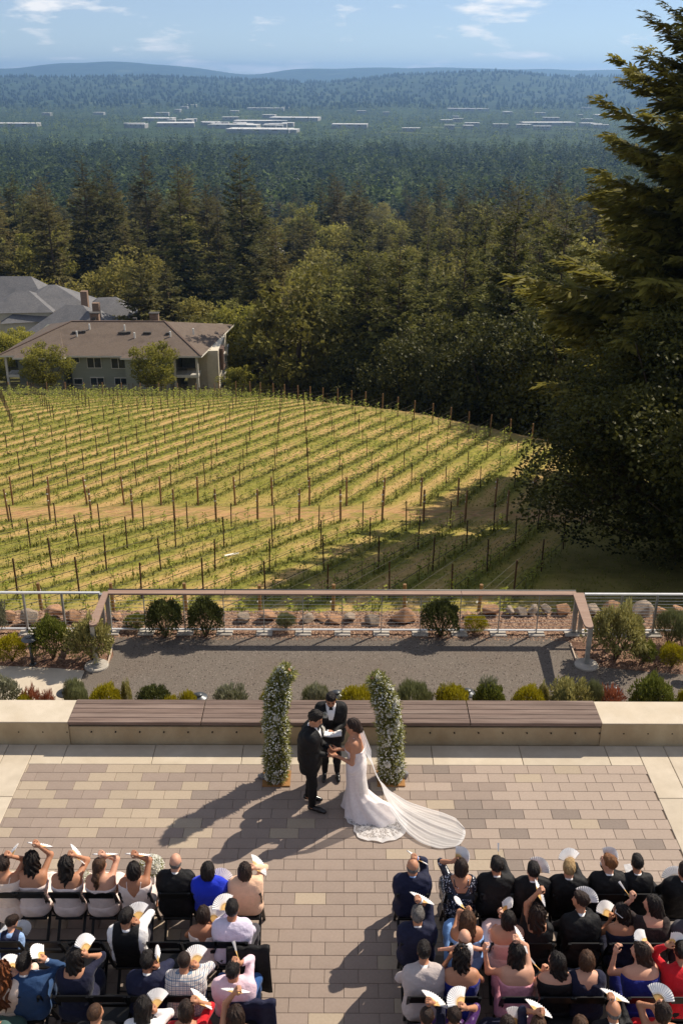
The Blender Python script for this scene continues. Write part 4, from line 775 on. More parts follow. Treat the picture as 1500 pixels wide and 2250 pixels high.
for px in (181, 318):
    o = hb(MB().box((hx(px), yr + 1.2, rz + .0), (1.2, .9, 1.7)), 'chimney', brick); MB().box((hx(px) - hx(240), yr + 1.2 - HY, rz + .92 - gz), (1.4, 1.1, .12)).build('chimney_cap', mat('cap_dark', srgb(70, 66, 62), None, 5, .8), house)
for px, py in ((180, 733), (158, 750), (260, 735), (288, 753), (367, 750), (417, 743)):
    t_ = (ze, rz); Yp = HY + 2.5 + (765 - py) * .11; z_ = ze + (Yp - HY + ov) * (rz - ze) / (yr - HY + ov); hb(MB().tube([(hx(px), Yp, z_ - .1), (hx(px), Yp, z_ + .75)], .12, 8), 'vent_pipe', pipe)
for px, py in ((149, 742), (160, 741), (170, 740), (254, 743), (263, 743), (272, 742), (309, 743), (318, 743), (360, 744), (181, 709), (275, 709)):
    Yp = HY + 2.5 + (765 - py) * .11; z_ = ze + (Yp - HY + ov) * (rz - ze) / (yr - HY + ov); hb(MB().box((hx(px), Yp, z_ + .1), (.5, .5, .3)), 'roof_vent', MATS['cap_dark'])
def window(px, py, w, h, y=HY, panes=2, par=house):
    x, z = hx(px), zpx(py, y); f = hb(MB().box((x, y - .02, z), (w, .14, h)), 'window', trim)
    n = panes; pw = (w - .16 - .1 * (n - 1)) / n
    for i in range(n): MB().box((x - w / 2 + .08 + pw / 2 + i * (pw + .1), y - .075, z), (pw, .06, h - .2)).build('pane', pane, f)
for px, py, w, h, n in ((166, 791, 1.2, .8, 1), (207, 797, 1.95, 1.5, 2), (260, 798, 1.95, 1.5, 2), (168, 838, 1.2, .9, 1), (210, 838, 1.9, 1.2, 2), (262, 838, 1.7, 1.1, 2), (300, 795, 1.3, .9, 1), (130, 794, .9, .8, 1)): window(px, py, w, h, HY + .22, n)
for px, yy in ((300, HY - 1.52), (305, HY - 1.52)): pass
for px in (15, 58, 384, 433): hb(MB().box((hx(px), HY + .0, (gz + ze) / 2), (.3, .3, ze - gz)), 'porch_column', trim)
for a, b in ((15, 58), (384, 433)):
    zf = zpx(826); hb(MB().box(((hx(a) + hx(b)) / 2, HY + 1.0, zf), (hx(b) - hx(a) + .3, 2.4, .35)), 'balcony_floor', trim)
    o = hb(MB().box(((hx(a) + hx(b)) / 2, HY + .05, zf + 1.15), (hx(b) - hx(a) - .3, .06, .07)), 'balcony_rail', MATS['cap_dark'])
    for k in range(16): x = hx(a) + .25 + (hx(b) - hx(a) - .5) * k / 15; MB().box((x - hx(240), .05, zf + .66 - gz), (.05, .05, .95)).build('baluster', MATS['cap_dark'], house)
    hb(MB().box(((hx(a) + hx(b)) / 2, HY + 2.35, zf + 1.5), ((hx(b) - hx(a)) * .62, .1, 2.1)), 'glass_door', pane)
for yy, zz_ in ((HY + 5, ze - 1.6), (HY + 9, ze - 1.6), (HY + 5, ze - 4.4)):
    o = hb(MB().box((hx(476) + .55, yy, zz_), (.12, 1.4, 1.3)), 'window', trim); MB().box((hx(476) + .63, yy, zz_), (.06, 1.15, 1.05)).build('pane', pane, o)
# complex grey roofed house behind, and small houses in the wood
def hip(name, label, cx, cy, z0, w, d, he, hr, rm_, wm_, rot=0.0, ridge=None, gable=False, cat='house', wins=2):
    t = empty(name, (cx, cy, z0), rot); tag(t, label, cat); o_ = .5; rl = ridge if ridge is not None else max(w - d, w * .2)
    MB().box((0, 0, he / 2 - 1), (w, d, he + 2)).build('wall', wm_, t); A = [(-w / 2 - o_, -d / 2 - o_, he), (w / 2 + o_, -d / 2 - o_, he), (w / 2 + o_, d / 2 + o_, he), (-w / 2 - o_, d / 2 + o_, he)]; e = (w + 2 * o_) / 2 if gable else rl / 2
    mb = MB().add(A + [(-e, 0, he + hr), (e, 0, he + hr)], [(0, 1, 5, 4), (1, 2, 5), (2, 3, 4, 5), (3, 0, 4)]); mb.add([(p[0], p[1], p[2] - .25) for p in A] + A, [(0, 3, 2, 1)] + [(i, (i + 1) % 4, 4 + (i + 1) % 4, 4 + i) for i in range(4)], 1); mb.build('roof', [rm_, trim], t)
    for k in range(wins):
        x = (k + .5) / wins * w - w / 2; f = MB().box((x, -d / 2 - .02, he * .55), (1.5, .14, 1.3)).build('window', trim, t); MB().box((x, -d / 2 - .07, he * .55), (1.25, .1, 1.05)).build('pane', pane, f)
    return t
HY2 = 165.; p = GY(118, 700, HY2); hx2 = lambda px: GY(px, 700, HY2)[0]
zz2 = lambda py: -.9 + CAM_Z + ray(120, py)[2] * HY2 / ray(120, py)[1]
grey_h = empty('grey_roof_house', (hx2(110), HY2, zz2(720))); tag(grey_h, 'rambling house with several steep grey hip roofs behind the big one', 'house')
def gpart(cx, cy, ez, w, d, hr, ridge, rot=0):
    o_ = .5; M3 = Matrix.Rotation(rot, 3, 'Z'); A = [Vector((-w / 2, -d / 2, 0)), Vector((w / 2, -d / 2, 0)), Vector((w / 2, d / 2, 0)), Vector((-w / 2, d / 2, 0))]
    T = [Vector((-ridge / 2, 0, hr)), Vector((ridge / 2, 0, hr))]; c = Vector((cx - hx2(110), cy - HY2, ez - zz2(720)))
    MB().add([M3 @ q + c for q in A + T], [(0, 1, 5, 4), (1, 2, 5), (2, 3, 4, 5), (3, 0, 4)]).build('roof', slate, grey_h)
    MB().box(c - Vector((0, 0, 2.6)), (w - 1, d - 1, 5.2), rz=rot).build('wall', creamw, grey_h)
gpart(hx2(100), HY2 + 6, zz2(690), 17, 15, 4.6, 1.2, .25); gpart(hx2(170), HY2 - 1, zz2(708), 15, 12, 4.0, 3.0, -.1); gpart(hx2(45), HY2 + 3, zz2(672), 11, 9, 2.8, 2, .1); gpart(hx2(0), HY2 + 10, zz2(668), 13, 10, 3.6, 6, 0); gpart(hx2(215), HY2 + 8, zz2(702), 10, 10, 3.0, 3, .2)
for px, py, Yc in ((186, 650, HY2 + 2), (212, 676, HY2 - 2)): q = GY(px, py, Yc); MB().box((q[0] - hx2(110), Yc - HY2, q[2] - zz2(720) - .6), (1.1, 1.0, 2.8)).build('chimney', brick, grey_h)
for i in range(7): q = GY(62 + 24 * i, 712 + 2 * i, HY2 - 6.5); 
red_roof = mat('red_tiles', srgb(150, 92, 70), None, 4, .9); white_roof = mat('white_roof', srgb(204, 202, 196), srgb(220, 218, 212), 2, .8)
for px, py, Y, w, d, rm_, lab in ((612, 512, 330, 13, 9, slate, 'small grey roofed house among trees left of centre'), (678, 530, 315, 15, 10, slate, 'grey roofed house right of the small one among trees'), (606, 545, 290, 9, 7, white_roof, 'pale low house in the clearing below the grey roofs'), (795, 490, 380, 14, 9, white_roof, 'white roofed house glimpsed right of centre in the wood'), (742, 442, 520, 18, 11, red_roof, 'brick red house in the wood near the centre'), (527, 602, 240, 6, 5, red_roof, 'small red roof peeping out of the sunny trees'), (235, 488, 400, 22, 9, white_roof, 'long white roof in the trees above the big house'), (150, 492, 395, 12, 8, white_roof, 'white roof left of the long one in the trees'), (915, 407, 640, 18, 11, slate, 'grey house deep in the dark wood right of centre'), (650, 388, 700, 20, 12, white_roof, 'far pale house in the dark wood')):
    q = hit(px, py + 12); hip('house', lab, q[0], q[1], q[2], w, d, 3.2, 2.6, rm_, creamw, random.uniform(-.4, .4), gable=rm_ is white_roof)
# valley town
wh_m = mat('warehouse_wall', srgb(150, 148, 142), None, 2, .9)
town.sort(key=lambda a: a[0] / a[1])
for i, (x, y, w, d, h) in enumerate(town):
    t = empty('warehouse', ground(x, y, 5), random.uniform(-.15, .15)); MB().box((0, 0, h / 2 - 3), (w, d, h + 6)).build('wall', wh_m, t); MB().box((0, 0, h + .5), (w + 1, d + 1, 1.0)).build('roof', white_roof, t)
    for k in range(3): MB().box(((k - 1) * w * .28, -d / 2 - .2, 3.5), (w * .08, .5, 3)).build('loading_door', brownp, t)
    tag(t, 'low white warehouse in the hazy valley town, %s from the left' % ordw(i), 'warehouse', 'warehouses of the valley town')
# ================================================================ figures: one smooth surface grown round a posed skeleton
def v3(*a): return np.array(a, float)
def cone(a, b, ra, rb, k=.03): return ('c', np.asarray(a, float), np.asarray(b, float), ra, rb, k)
def ell(c, r, k=.03, Rm=None): return ('e', np.asarray(c, float), np.asarray(r, float), Rm, 0, k)
def field(prims, res, infl=0.0, pad=.06):
    lo = np.array([1e9] * 3); hi = -lo
    for p in prims:
        if p[0] == 'c': q = max(p[3], p[4]); a, b = np.minimum(p[1], p[2]) - q, np.maximum(p[1], p[2]) + q
        else: q = p[2].max() if p[3] is not None else p[2]; a, b = p[1] - q, p[1] + q
        lo = np.minimum(lo, a); hi = np.maximum(hi, b)
    lo = lo - pad - infl; hi = hi + pad + infl; n = np.ceil((hi - lo) / res).astype(int) + 1
    ax = [(lo[i] + res * np.arange(n[i])).astype(np.float32) for i in range(3)]; F = np.full(n, .2, np.float32)
    for p in prims:
        m = p[5] + .05 + infl
        if p[0] == 'c': q = max(p[3], p[4]); a, b = np.minimum(p[1], p[2]) - q - m, np.maximum(p[1], p[2]) + q + m
        else: q = p[2].max() if p[3] is not None else p[2]; a, b = p[1] - q - m, p[1] + q + m
        i0 = np.clip(((a - lo) / res).astype(int), 0, n - 1); i1 = np.clip(((b - lo) / res).astype(int) + 2, 1, n)
        sl = tuple(slice(i0[i], i1[i]) for i in range(3)); X, Y, Z = ax[0][sl[0]][:, None, None], ax[1][sl[1]][None, :, None], ax[2][sl[2]][None, None, :]
        if p[0] == 'c':
            A, ba = p[1], p[2] - p[1]; L2 = max(float(ba @ ba), 1e-9); x, y, z = X - A[0], Y - A[1], Z - A[2]
            t = np.clip((x * ba[0] + y * ba[1] + z * ba[2]) / L2, 0, 1); d = np.sqrt((x - t * ba[0]) ** 2 + (y - t * ba[1]) ** 2 + (z - t * ba[2]) ** 2) - (p[3] + (p[4] - p[3]) * t)
        else:
            x, y, z = X - p[1][0], Y - p[1][1], Z - p[1][2]; r = p[2]
            if p[3] is not None: M_ = p[3].T; x, y, z = (M_[0, 0] * x + M_[0, 1] * y + M_[0, 2] * z), (M_[1, 0] * x + M_[1, 1] * y + M_[1, 2] * z), (M_[2, 0] * x + M_[2, 1] * y + M_[2, 2] * z)
            k0 = np.sqrt((x / r[0]) ** 2 + (y / r[1]) ** 2 + (z / r[2]) ** 2); k1 = np.sqrt((x / r[0] ** 2) ** 2 + (y / r[1] ** 2) ** 2 + (z / r[2] ** 2) ** 2); d = k0 * (k0 - 1) / np.maximum(k1, 1e-6)
        f = F[sl]; h = np.maximum(p[5] - np.abs(f - d), 0) / p[5]; F[sl] = np.minimum(f, d) - h * h * p[5] * .25
    return F - infl, lo, ax
def nets(F, lo, res):
    s = F < 0; c = np.zeros(np.array(F.shape) - 1, np.int8)
    for i in (0, 1):
        for j in (0, 1):
            for k in (0, 1): c += s[i:i + c.shape[0], j:j + c.shape[1], k:k + c.shape[2]]
    I = np.argwhere((c > 0) & (c < 8)); n = len(I); idx = np.full(c.shape, -1, np.int32); idx[tuple(I.T)] = np.arange(n)
    acc = np.zeros((n, 3)); cnt = np.zeros(n); cr_ = [(i, j, k) for i in (0, 1) for j in (0, 1) for k in (0, 1)]
    for a in cr_:
        for ax_ in range(3):
            if a[ax_]: continue
            b = list(a); b[ax_] = 1; fa = F[I[:, 0] + a[0], I[:, 1] + a[1], I[:, 2] + a[2]]; fb = F[I[:, 0] + b[0], I[:, 1] + b[1], I[:, 2] + b[2]]
            m = (fa < 0) != (fb < 0); t = np.where(m, fa / np.where(np.abs(fa - fb) < 1e-9, 1, fa - fb), 0); p = np.tile(np.array(a, float), (n, 1)); p[:, ax_] += t; acc[m] += p[m]; cnt[m] += 1
    V = lo + (I + acc / cnt[:, None]) * res; Q = []
    for ax_ in range(3):
        u, w = [(1, 2), (2, 0), (0, 1)][ax_]; sl0 = [slice(None)] * 3; sl1 = [slice(None)] * 3; sl0[ax_] = slice(None, -1); sl1[ax_] = slice(1, None)
        E_ = np.argwhere(s[tuple(sl0)] != s[tuple(sl1)]); E_ = E_[(E_[:, u] > 0) & (E_[:, w] > 0) & (E_[:, u] < F.shape[u] - 1) & (E_[:, w] < F.shape[w] - 1)]
        q = []
        for du, dw in ((1, 1), (0, 1), (0, 0), (1, 0)): e = E_.copy(); e[:, u] -= du; e[:, w] -= dw; q.append(idx[tuple(e.T)])
        q = np.stack(q, 1); flip = ~s[tuple(E_.T)]; q[flip] = q[flip][:, ::-1]; Q.append(q)
    return V, np.concatenate(Q)
def smesh(prims, res, infl=0.0, cut=None, extra=(), disp=None):
    """mesh of a smooth union; cut(X,Y,Z) > 0 is removed; extra = further (V,Q) joined in"""
    F, lo, ax = field(prims, res, infl)
    if disp is not None: F = F + disp(ax[0][:, None, None], ax[1][None, :, None], ax[2][None, None, :]).astype(np.float32)
    if cut is not None: F = np.maximum(F, cut(ax[0][:, None, None], ax[1][None, :, None], ax[2][None, None, :]))
    F[0], F[-1] = .1, .1; F[:, 0], F[:, -1] = .1, .1; F[:, :, 0], F[:, :, -1] = .1, .1
    V, Q = nets(F, lo, res)
    for v, q in extra: Q = np.concatenate([Q, q + len(V)]); V = np.concatenate([V, v])
    return V, Q
def folds(amp, f=34.0): return lambda X, Y, Z: amp * np.sin(X * f + 2.2 * np.sin(Z * f * .55 + Y * 9)) * np.sin(Y * f * .8 + Z * f * .6)
def rotz(a): c, s = math.cos(a), math.sin(a); return np.array([[c, -s, 0], [s, c, 0], [0, 0, 1.]])
def rotx(a): c, s = math.cos(a), math.sin(a); return np.array([[1., 0, 0], [0, c, -s], [0, s, c]])
def roty(a): c, s = math.cos(a), math.sin(a); return np.array([[c, 0, s], [0, 1., 0], [-s, 0, c]])
def ik(S, T, l1, l2, pole):
    d = T - S; L = np.linalg.norm(d); L = max(L, 1e-4); u = d / L
    if L > (l1 + l2) * .985: L = (l1 + l2) * .985; T = S + u * L
    a = (l1 * l1 - l2 * l2 + L * L) / (2 * L); h = math.sqrt(max(l1 * l1 - a * a, 0)); p = pole - u * (pole @ u); p /= max(np.linalg.norm(p), 1e-6); return S + u * a + p * h, T
def hand_mesh(W, d, n, curl=.8, s=1.0, side=1, res=.0088):
    """palm, four fingers of unequal length with a knuckle bend, thumb from the side of the palm"""
    d = d / np.linalg.norm(d); n = n - d * (n @ d); n /= max(np.linalg.norm(n), 1e-6); x = np.cross(d, n) * side
    P = lambda a, b, c: W + (d * a + x * b + n * c) * s
    pr = [cone(P(-.03, 0, 0), P(.02, 0, 0), .026 * s, .027 * s, .02), cone(P(.03, -.022, 0), P(.075, -.028, .0), .018 * s, .013 * s, .025), cone(P(.03, .018, 0), P(.075, .026, .0), .018 * s, .013 * s, .025)]
    for b, l in ((-.030, .058), (-.010, .070), (.010, .074), (.030, .066)):
        k0 = P(.078, b, .0); c1, s1 = math.cos(curl), math.sin(curl); c2, s2 = math.cos(curl * 2.1), math.sin(curl * 2.1)
        k1 = k0 + (d * c1 + n * s1) * l * .55 * s; k2 = k1 + (d * c2 + n * s2) * l * .5 * s; pr += [cone(k0, k1, .0095 * s, .0085 * s, .004), cone(k1, k2, .0085 * s, .007 * s, .004)]
    t0 = P(.015, .028, .004); t1 = P(.05, .052, .018); t2 = P(.075, .05, .036); pr += [cone(t0, t1, .013 * s, .0105 * s, .012), cone(t1, t2, .0105 * s, .008 * s, .005)]
    return smesh(pr, res)
skin_t = {'fair': srgb(214, 160, 132), 'tan': srgb(192, 136, 104), 'mid': srgb(178, 122, 92), 'deep': srgb(140, 92, 66)}
def skin_mat(k): c = skin_t[k]; return mat('skin_' + k, c, tuple(q * .9 for q in c), 14, .55, .05, 80, spec=.35)
def cloth(name, c, c2=None, rough=.85, sheen=.1, **kw): return mat('cloth_' + name, c, c2 or tuple(q * 1.12 + .002 for q in c), kw.pop('scale', 18), rough, kw.pop('bump', .5), kw.pop('bscale', 22), sheen=sheen, **kw)
hair_c = {'black': (srgb(22, 18, 16), srgb(46, 38, 34)), 'dark': (srgb(34, 24, 20), srgb(66, 48, 38)), 'brown': (srgb(62, 42, 30), srgb(104, 74, 52)), 'auburn': (srgb(92, 50, 28), srgb(150, 90, 54)), 'blond': (srgb(160, 124, 78), srgb(206, 174, 124)), 'grey': (srgb(86, 80, 76), srgb(140, 134, 128)), 'ginger': (srgb(116, 74, 44), srgb(160, 110, 70))}
def hair_mat(k): c = hair_c[k]; return mat('hair_' + k, tuple(q * .7 for q in c[0]), tuple(q * .8 for q in c[1]), 22, .45, .6, 60, stretch=(2.2, 2.2, .25), spec=.22)
shoe_m = mat('black_leather', srgb(20, 18, 18), srgb(34, 32, 32), 9, .25, spec=.6); eye_m = mat('eye_dark', srgb(30, 22, 20), None, 5, .3); lip_m = mat('lips', srgb(168, 92, 84), None, 9, .5); brow_m = mat('brow', srgb(52, 38, 32), None, 9, .8)
def head_prims(c, Rm, s=1.0, k=.02):
    T = lambda x, y, z: c + Rm @ (v3(x, y, z) * s); r = lambda *a: v3(*a) * s
    return [ell(T(0, -.012, .022), r(.076, .096, .094), k, Rm), ell(T(0, .018, -.045), r(.060, .072, .074), .04, Rm), ell(T(0, .060, -.092), r(.026, .022, .022), .03, Rm), cone(T(0, .083, .008), T(0, .103, -.03), .009 * s, .0145 * s, .016),
            ell(T(.078, -.008, -.012), r(.011, .022, .033), .008, Rm), ell(T(-.078, -.008, -.012), r(.011, .022, .033), .008, Rm), ell(T(0, .082, -.062), r(.026, .012, .011), .01, Rm), ell(T(.034, .074, .022), r(.026, .014, .008), .014, Rm), ell(T(-.034, .074, .022), r(.026, .014, .008), .014, Rm), ell(T(.04, .055, -.03), r(.026, .026, .026), .03, Rm), ell(T(-.04, .055, -.03), r(.026, .026, .026), .03, Rm)]
def hair_mesh(style, s=1.0, res=.011, seed=0):
    """hair in the head's own frame (+y face)"""
    hl = lambda Y: np.interp(Y, [-.12, -.075, -.03, .02, .045, .075, .12], [-.075, -.07, -.035, -.012, .045, .068, .085])
    pr = [ell((0, -.016, .030), (.086, .106, .100), .02)]; cutf = None; amp = .004
    if style == 'bald': pr = [ell((0, -.02, -.012), (.082, .098, .06), .02)]; hb = lambda Y: np.interp(Y, [-.12, -.05, .0, .03], [-.07, -.06, -.02, .03]); cutf = lambda X, Y, Z: np.maximum(np.maximum(hb(Y) - Z, (Z - .025)), Y - .02) + 0 * X; amp = .001
    elif style == 'short': pr += [ell((0, .035, .085), (.06, .055, .04), .04)]
    elif style == 'quiff': pr += [cone((-.028, .045, .098), (.028, .055, .102), .026, .024, .035), ell((0, -.01, .085), (.066, .076, .046), .03)]
    elif style == 'shaved': pr = [ell((0, -.014, .028), (.080, .100, .095), .02)]; amp = .001
    elif style == 'bob': pr += [ell((0, -.034, -.028), (.098, .092, .112), .03)]; hl = lambda Y: np.interp(Y, [-.14, -.02, .012, .03, .06, .1], [-.125, -.13, -.13, -.02, .055, .08]); amp = .005
    elif style in ('long', 'wavy', 'curly'):
        pr += [cone((0, -.045, .0), (0, -.085, -.13), .088, .085, .05), cone((.0, -.085, -.13), (.02, -.115, -.33), .083, .062, .05), cone((.02, -.115, -.33), (.01, -.115, -.45), .06, .026, .04), cone((.055, -.03, .0), (.075, -.055, -.2), .042, .03, .04), cone((-.055, -.03, .0), (-.075, -.055, -.22), .042, .028, .04)]
        hl = lambda Y: np.interp(Y, [-.03, .0, .025, .05, .075, .12], [-.9, -.28, -.03, .05, .07, .085]); amp = {'long': .006, 'wavy': .011, 'curly': .017}[style]
    elif style == 'ponytail': pr += [cone((0, -.09, .02), (.02, -.15, -.10), .038, .048, .03), cone((.02, -.15, -.10), (.015, -.14, -.36), .048, .02, .03)]; hl = lambda Y: np.interp(Y, [-.10, -.075, -.03, .02, .045, .075, .12], [-.9, -.07, -.035, -.012, .045, .068, .085])
    elif style == 'bun': pr += [ell((0, -.095, -.045), (.062, .05, .052), .02), cone((0, -.05, -.01), (0, -.09, -.05), .07, .045, .03)]; hl = lambda Y: np.interp(Y, [-.14, -.085, -.07, -.03, .02, .045, .075, .12], [-.12, -.12, -.07, -.05, -.012, .045, .068, .085])
    if cutf is None: cutf = lambda X, Y, Z: hl(Y) - Z + 0 * X
    f = 60. if style != 'curly' else 46.
    amp *= 1.5
    dsp = lambda X, Y, Z: amp * np.sin(np.arctan2(X, -Y + .02) * 17 + 5 * np.sin(Z * 17 + seed)) * (np.abs(Z) * 3 + .6) + amp * .6 * np.sin(X * f + seed) * np.sin(Z * f * .7) * np.sin(Y * f)
    V, Q = smesh(pr, res, cut=cutf, disp=dsp); return V * s, Q
def face_paint(c, Rm, s):
    def f(P):
        q = (P - c) @ Rm / s; m = np.zeros(len(P), int); fr = q[:, 1] > .045
        m[fr & (np.abs(np.abs(q[:, 0]) - .031) < .0135) & (np.abs(q[:, 2] - .002) < .0065)] = 1
        m[fr & (np.abs(q[:, 0]) < .022) & (np.abs(q[:, 2] + .062) < .009) & (q[:, 1] > .07)] = 2
        m[fr & (np.abs(np.abs(q[:, 0]) - .033) < .018) & (np.abs(q[:, 2] - .027) < .0055)] = 3
        return m
    return f
def build_person(name, label, loc, rz, J, o, res=.016, scale=1.0):
    """J: joints in the figure's own frame (+y forward); o: looks. The body is one mesh, hair and clothes are its children."""
    w = o.get('w', 1.0); sk = skin_mat(o.get('skin', 'tan')); hs = o.get('hs', 1.0); Rm = rotz(-J.get('yaw', 0)) @ rotx(-J.get('nod', 0)) @ roty(J.get('roll', 0))
    tor = []; pc, cc = J['pelvis'], J['chest']; prof = o.get('prof', [(0, .095, .122), (.22, .075, .108), (.45, .062, .104), (.68, .085, .112), (.9, .098, .115), (1.0, .10, .098)])
    for t, hw, r in prof:
        c = pc + (cc - pc) * t; bow = v3(0, -.018 * math.sin(t * 3.14), 0); tor.append(cone(c + bow - v3(hw * w, 0, 0), c + bow + v3(hw * w, 0, 0), r * (.5 + .5 * w), r * (.5 + .5 * w), .09))
    neck = J['neck']; tor.append(cone(cc + v3(0, -.005, .05), neck, .075, .056, .06)); shL, shR = J['shL'], J['shR']
    for s_ in (shL, shR): tor.append(cone(cc + (s_ - cc) * .35 + v3(0, 0, .03), s_, .075, .062 * (.6 + .4 * w), .05))
    if o.get('bust'): tor += [ell(cc + v3(q * .07, .085, -.055), (.062, .055, .062), .05) for q in (-1, 1)]
    head = J['head']; hp = [cone(neck - v3(0, 0, .03), head + Rm @ v3(0, -.015, -.05), .054, .05, .03)] + head_prims(head, Rm, hs)
    aw = o.get('arm', 1.0); arms = []; fore = []
    for S, E_, W in ((shL, J['elL'], J['wrL']), (shR, J['elR'], J['wrR'])): arms.append(cone(S, E_, .050 * aw, .040 * aw, .03)); fore.append(cone(E_, W, .041 * aw, .026 * aw, .02))
    legs = []; shoes = []; lk = o.get('legk', 1.0)
    for h_, k_, a_, t_ in ((J['hipL'], J['knL'], J['anL'], J['toL']), (J['hipR'], J['knR'], J['anR'], J['toR'])):
        legs += [cone(h_, k_, .082 * lk, .058 * lk, .05), cone(k_, k_ * .6 + a_ * .4, .056 * lk, .052 * lk, .03), cone(k_ * .6 + a_ * .4, a_, .052 * lk, .036 * lk, .03)]; shoes.append([cone(a_ + v3(0, -.03, -.02), a_ * .4 + t_ * .6 + v3(0, 0, -.004), .038, .036, .03), cone(a_ * .4 + t_ * .6, t_, .036, .028, .02)])
    hands = []
    for key, W, E_, sd in (('L', J['wrL'], J['elL'], -1), ('R', J['wrR'], J['elR'], 1)):
        d = J.get('hd' + key, W - E_); hands.append(hand_mesh(W + d / np.linalg.norm(d) * .02, d, J.get('hn' + key, v3(-sd, .2, -.3)), J.get('curl' + key, .75), 1.0, sd))
    feet = [cone(p[1], p[2], p[3] * .9, p[4] * .9, p[5]) for s_ in shoes for p in s_]
    V, Q = smesh(tor + hp + arms + fore + legs + feet, res, extra=hands)
    if not J.get('stand'):                            # nothing to see under seat-high clothes
        cz = V[Q].mean(1); lw = .12 if o['outfit'] in ('suit', 'shirt', 'vest') else .30; kp = (cz[:, 2] > pc[2] + .0) | (cz[:, 2] < lw) | (np.linalg.norm(cz - J['wrL'], axis=1) < .3) | (np.linalg.norm(cz - J['wrR'], axis=1) < .3); Q = Q[kp]; us, Q = np.unique(Q, return_inverse=True); V = V[us]; Q = Q.reshape(-1, 4)
    mi = None
    if o.get('face'):
        cen = V[Q].mean(1); mi = face_paint(head, Rm, hs)(cen)
    me = npmesh(name, V, Q, mi=mi); ob = obj(name, me, [sk, eye_m, lip_m, brow_m], smooth=True); ob.location = loc; ob.rotation_euler = (0, 0, rz); ob.scale = (scale,) * 3; tag(ob, label, o.get('cat', 'person'))
    def child(nm, VQ, m, sm=True): return obj(nm, npmesh(nm, VQ[0], VQ[1]), m, ob, smooth=sm)
    st, hc = o.get('hair', ('short', 'black'))
    if st: hv, hq = hair_mesh(st, hs,     .010 if res < .014 else .0135, seed=len(label)); child('hair', (hv @ Rm.T + head, hq), hair_mat(hc))
    out = o['outfit']; m = o.get('m'); nz_ = neck[2]
    collar_cut = lambda drop, back: (lambda X, Y, Z: Z - (nz_ - drop + back * np.clip(-(Y - neck[1]) * 6, -1, 1) * .02) + 0 * X)
    tr_m = o.get('trousers', m)
    rise = lambda X: 3.0 * np.maximum(np.abs(X - neck[0]) - .045, 0)
    def legs_cloth(nm='trousers', mm=None): child(nm, smesh(tor[:2] + legs, res * (1.0 if J.get('stand') else 1.35), .012, lambda X, Y, Z: Z - (pc[2] + .14) + 0 * X + 0 * Y if False else np.maximum(Z - (pc[2] + .12), .0 - (Z - .085)) + 0 * X + 0 * Y, disp=folds(.003)), mm)
    if out in ('suit', 'shirt', 'vest'):
        legs_cloth('trousers', tr_m)
        for s_ in shoes: child('shoe', smesh(s_, .016, .004), o.get('shoe', shoe_m))
    if out == 'suit':
        vz = o.get('open'); fz = pc[2] + (.14 if J.get('stand') else .02)
        def jc(X, Y, Z):
            c = np.maximum(Z - (nz_ + .004 + .026 * np.clip(-(Y - neck[1]) * 12, -1, 1)) - rise(X) * 1.2, (pc[2] - (.19 if J.get('stand') else .10)) - Z) + 0 * X
            if vz: c = np.maximum(c, np.where(Y > cc[1] + .0, ((Z - vz) * .24 - np.abs(X - cc[0])), -1))
            return c
        lowers = [cone(pc + v3(-.085, 0, -.14), pc + v3(.085, 0, -.14), .128, .128, .06)] if J.get('stand') else []
        jk = child('jacket', smesh(tor + arms + fore + lowers, res, .018, jc, disp=folds(.006)), m)
        child('shirt', smesh(tor[:-2] + hp[:1], res, .009, lambda X, Y, Z: np.maximum(Z - (nz_ + .03 + .012 * np.clip(-(Y - neck[1]) * 12, -1, 1)), (pc[2] + .12) - Z) + 0 * X), o.get('shirt_m', white_cl))
        for E_, W in ((J['elL'], J['wrL']), (J['elR'], J['wrR'])): d = (W - E_) / np.linalg.norm(W - E_); child('cuff', smesh([cone(W - d * .01, W + d * .014, .034, .034, .01)], .01), o.get('shirt_m', white_cl))
        if o.get('tie'):
            y0 = cc[1] + .148; mb = MB(); a, b = Vector((cc[0], y0 - .05, nz_ - .012)), Vector((cc[0], y0 + .008, vz - .04)); mb.bar(a, b, .06, .02, up=(0, 1, .2)); mb.box(a, (.045, .035, .045)); mb.build('tie', o['tie'], ob)
    elif out in ('shirt', 'vest'):
        child('shirt', smesh(tor + arms + (fore if o.get('sleeve', 1) else []), res, .012, lambda X, Y, Z: np.maximum(Z - (nz_ + .012 + .02 * np.clip(-(Y - neck[1]) * 12, -1, 1)) - rise(X), pc[2] - .02 - Z) + 0 * X, disp=folds(.005)), o.get('shirt_m', m))
        if out == 'vest': child('vest', smesh(tor + [cone(a_[1], a_[1] * .8 + a_[2] * .2, a_[3], a_[3], .03) for a_ in arms], res, .03, lambda X, Y, Z: np.maximum(np.maximum(Z - (nz_ + .0) - rise(X), pc[2] - .04 - Z), np.abs(X - cc[0]) - .165), disp=folds(.003)), m)
    else:                                            # dresses and tops
        top = cc[2] + o.get('top', .02); vb = o.get('vback', 0)
        def dc(X, Y, Z):
            zt = np.where(Y > cc[1], top + o.get('front', 0), top); c = Z - zt + 0 * X - (3.0 * np.maximum(np.abs(X - cc[0]) - .10, 0) if o.get('sleeve', 0) >= 1 else 0)
            if vb: c = np.where(Y < cc[1] + .02, np.maximum(c, (Z - (top - vb)) * .55 - np.abs(X - cc[0])), c)
            return np.maximum(c, pc[2] - .12 - Z)
        src = tor + (arms if o.get('sleeve', 0) >= 1 else []) + (fore if o.get('sleeve', 0) >= 2 else [])
        child('dress', smesh(src, res, .012, dc, disp=folds(.006)), m)
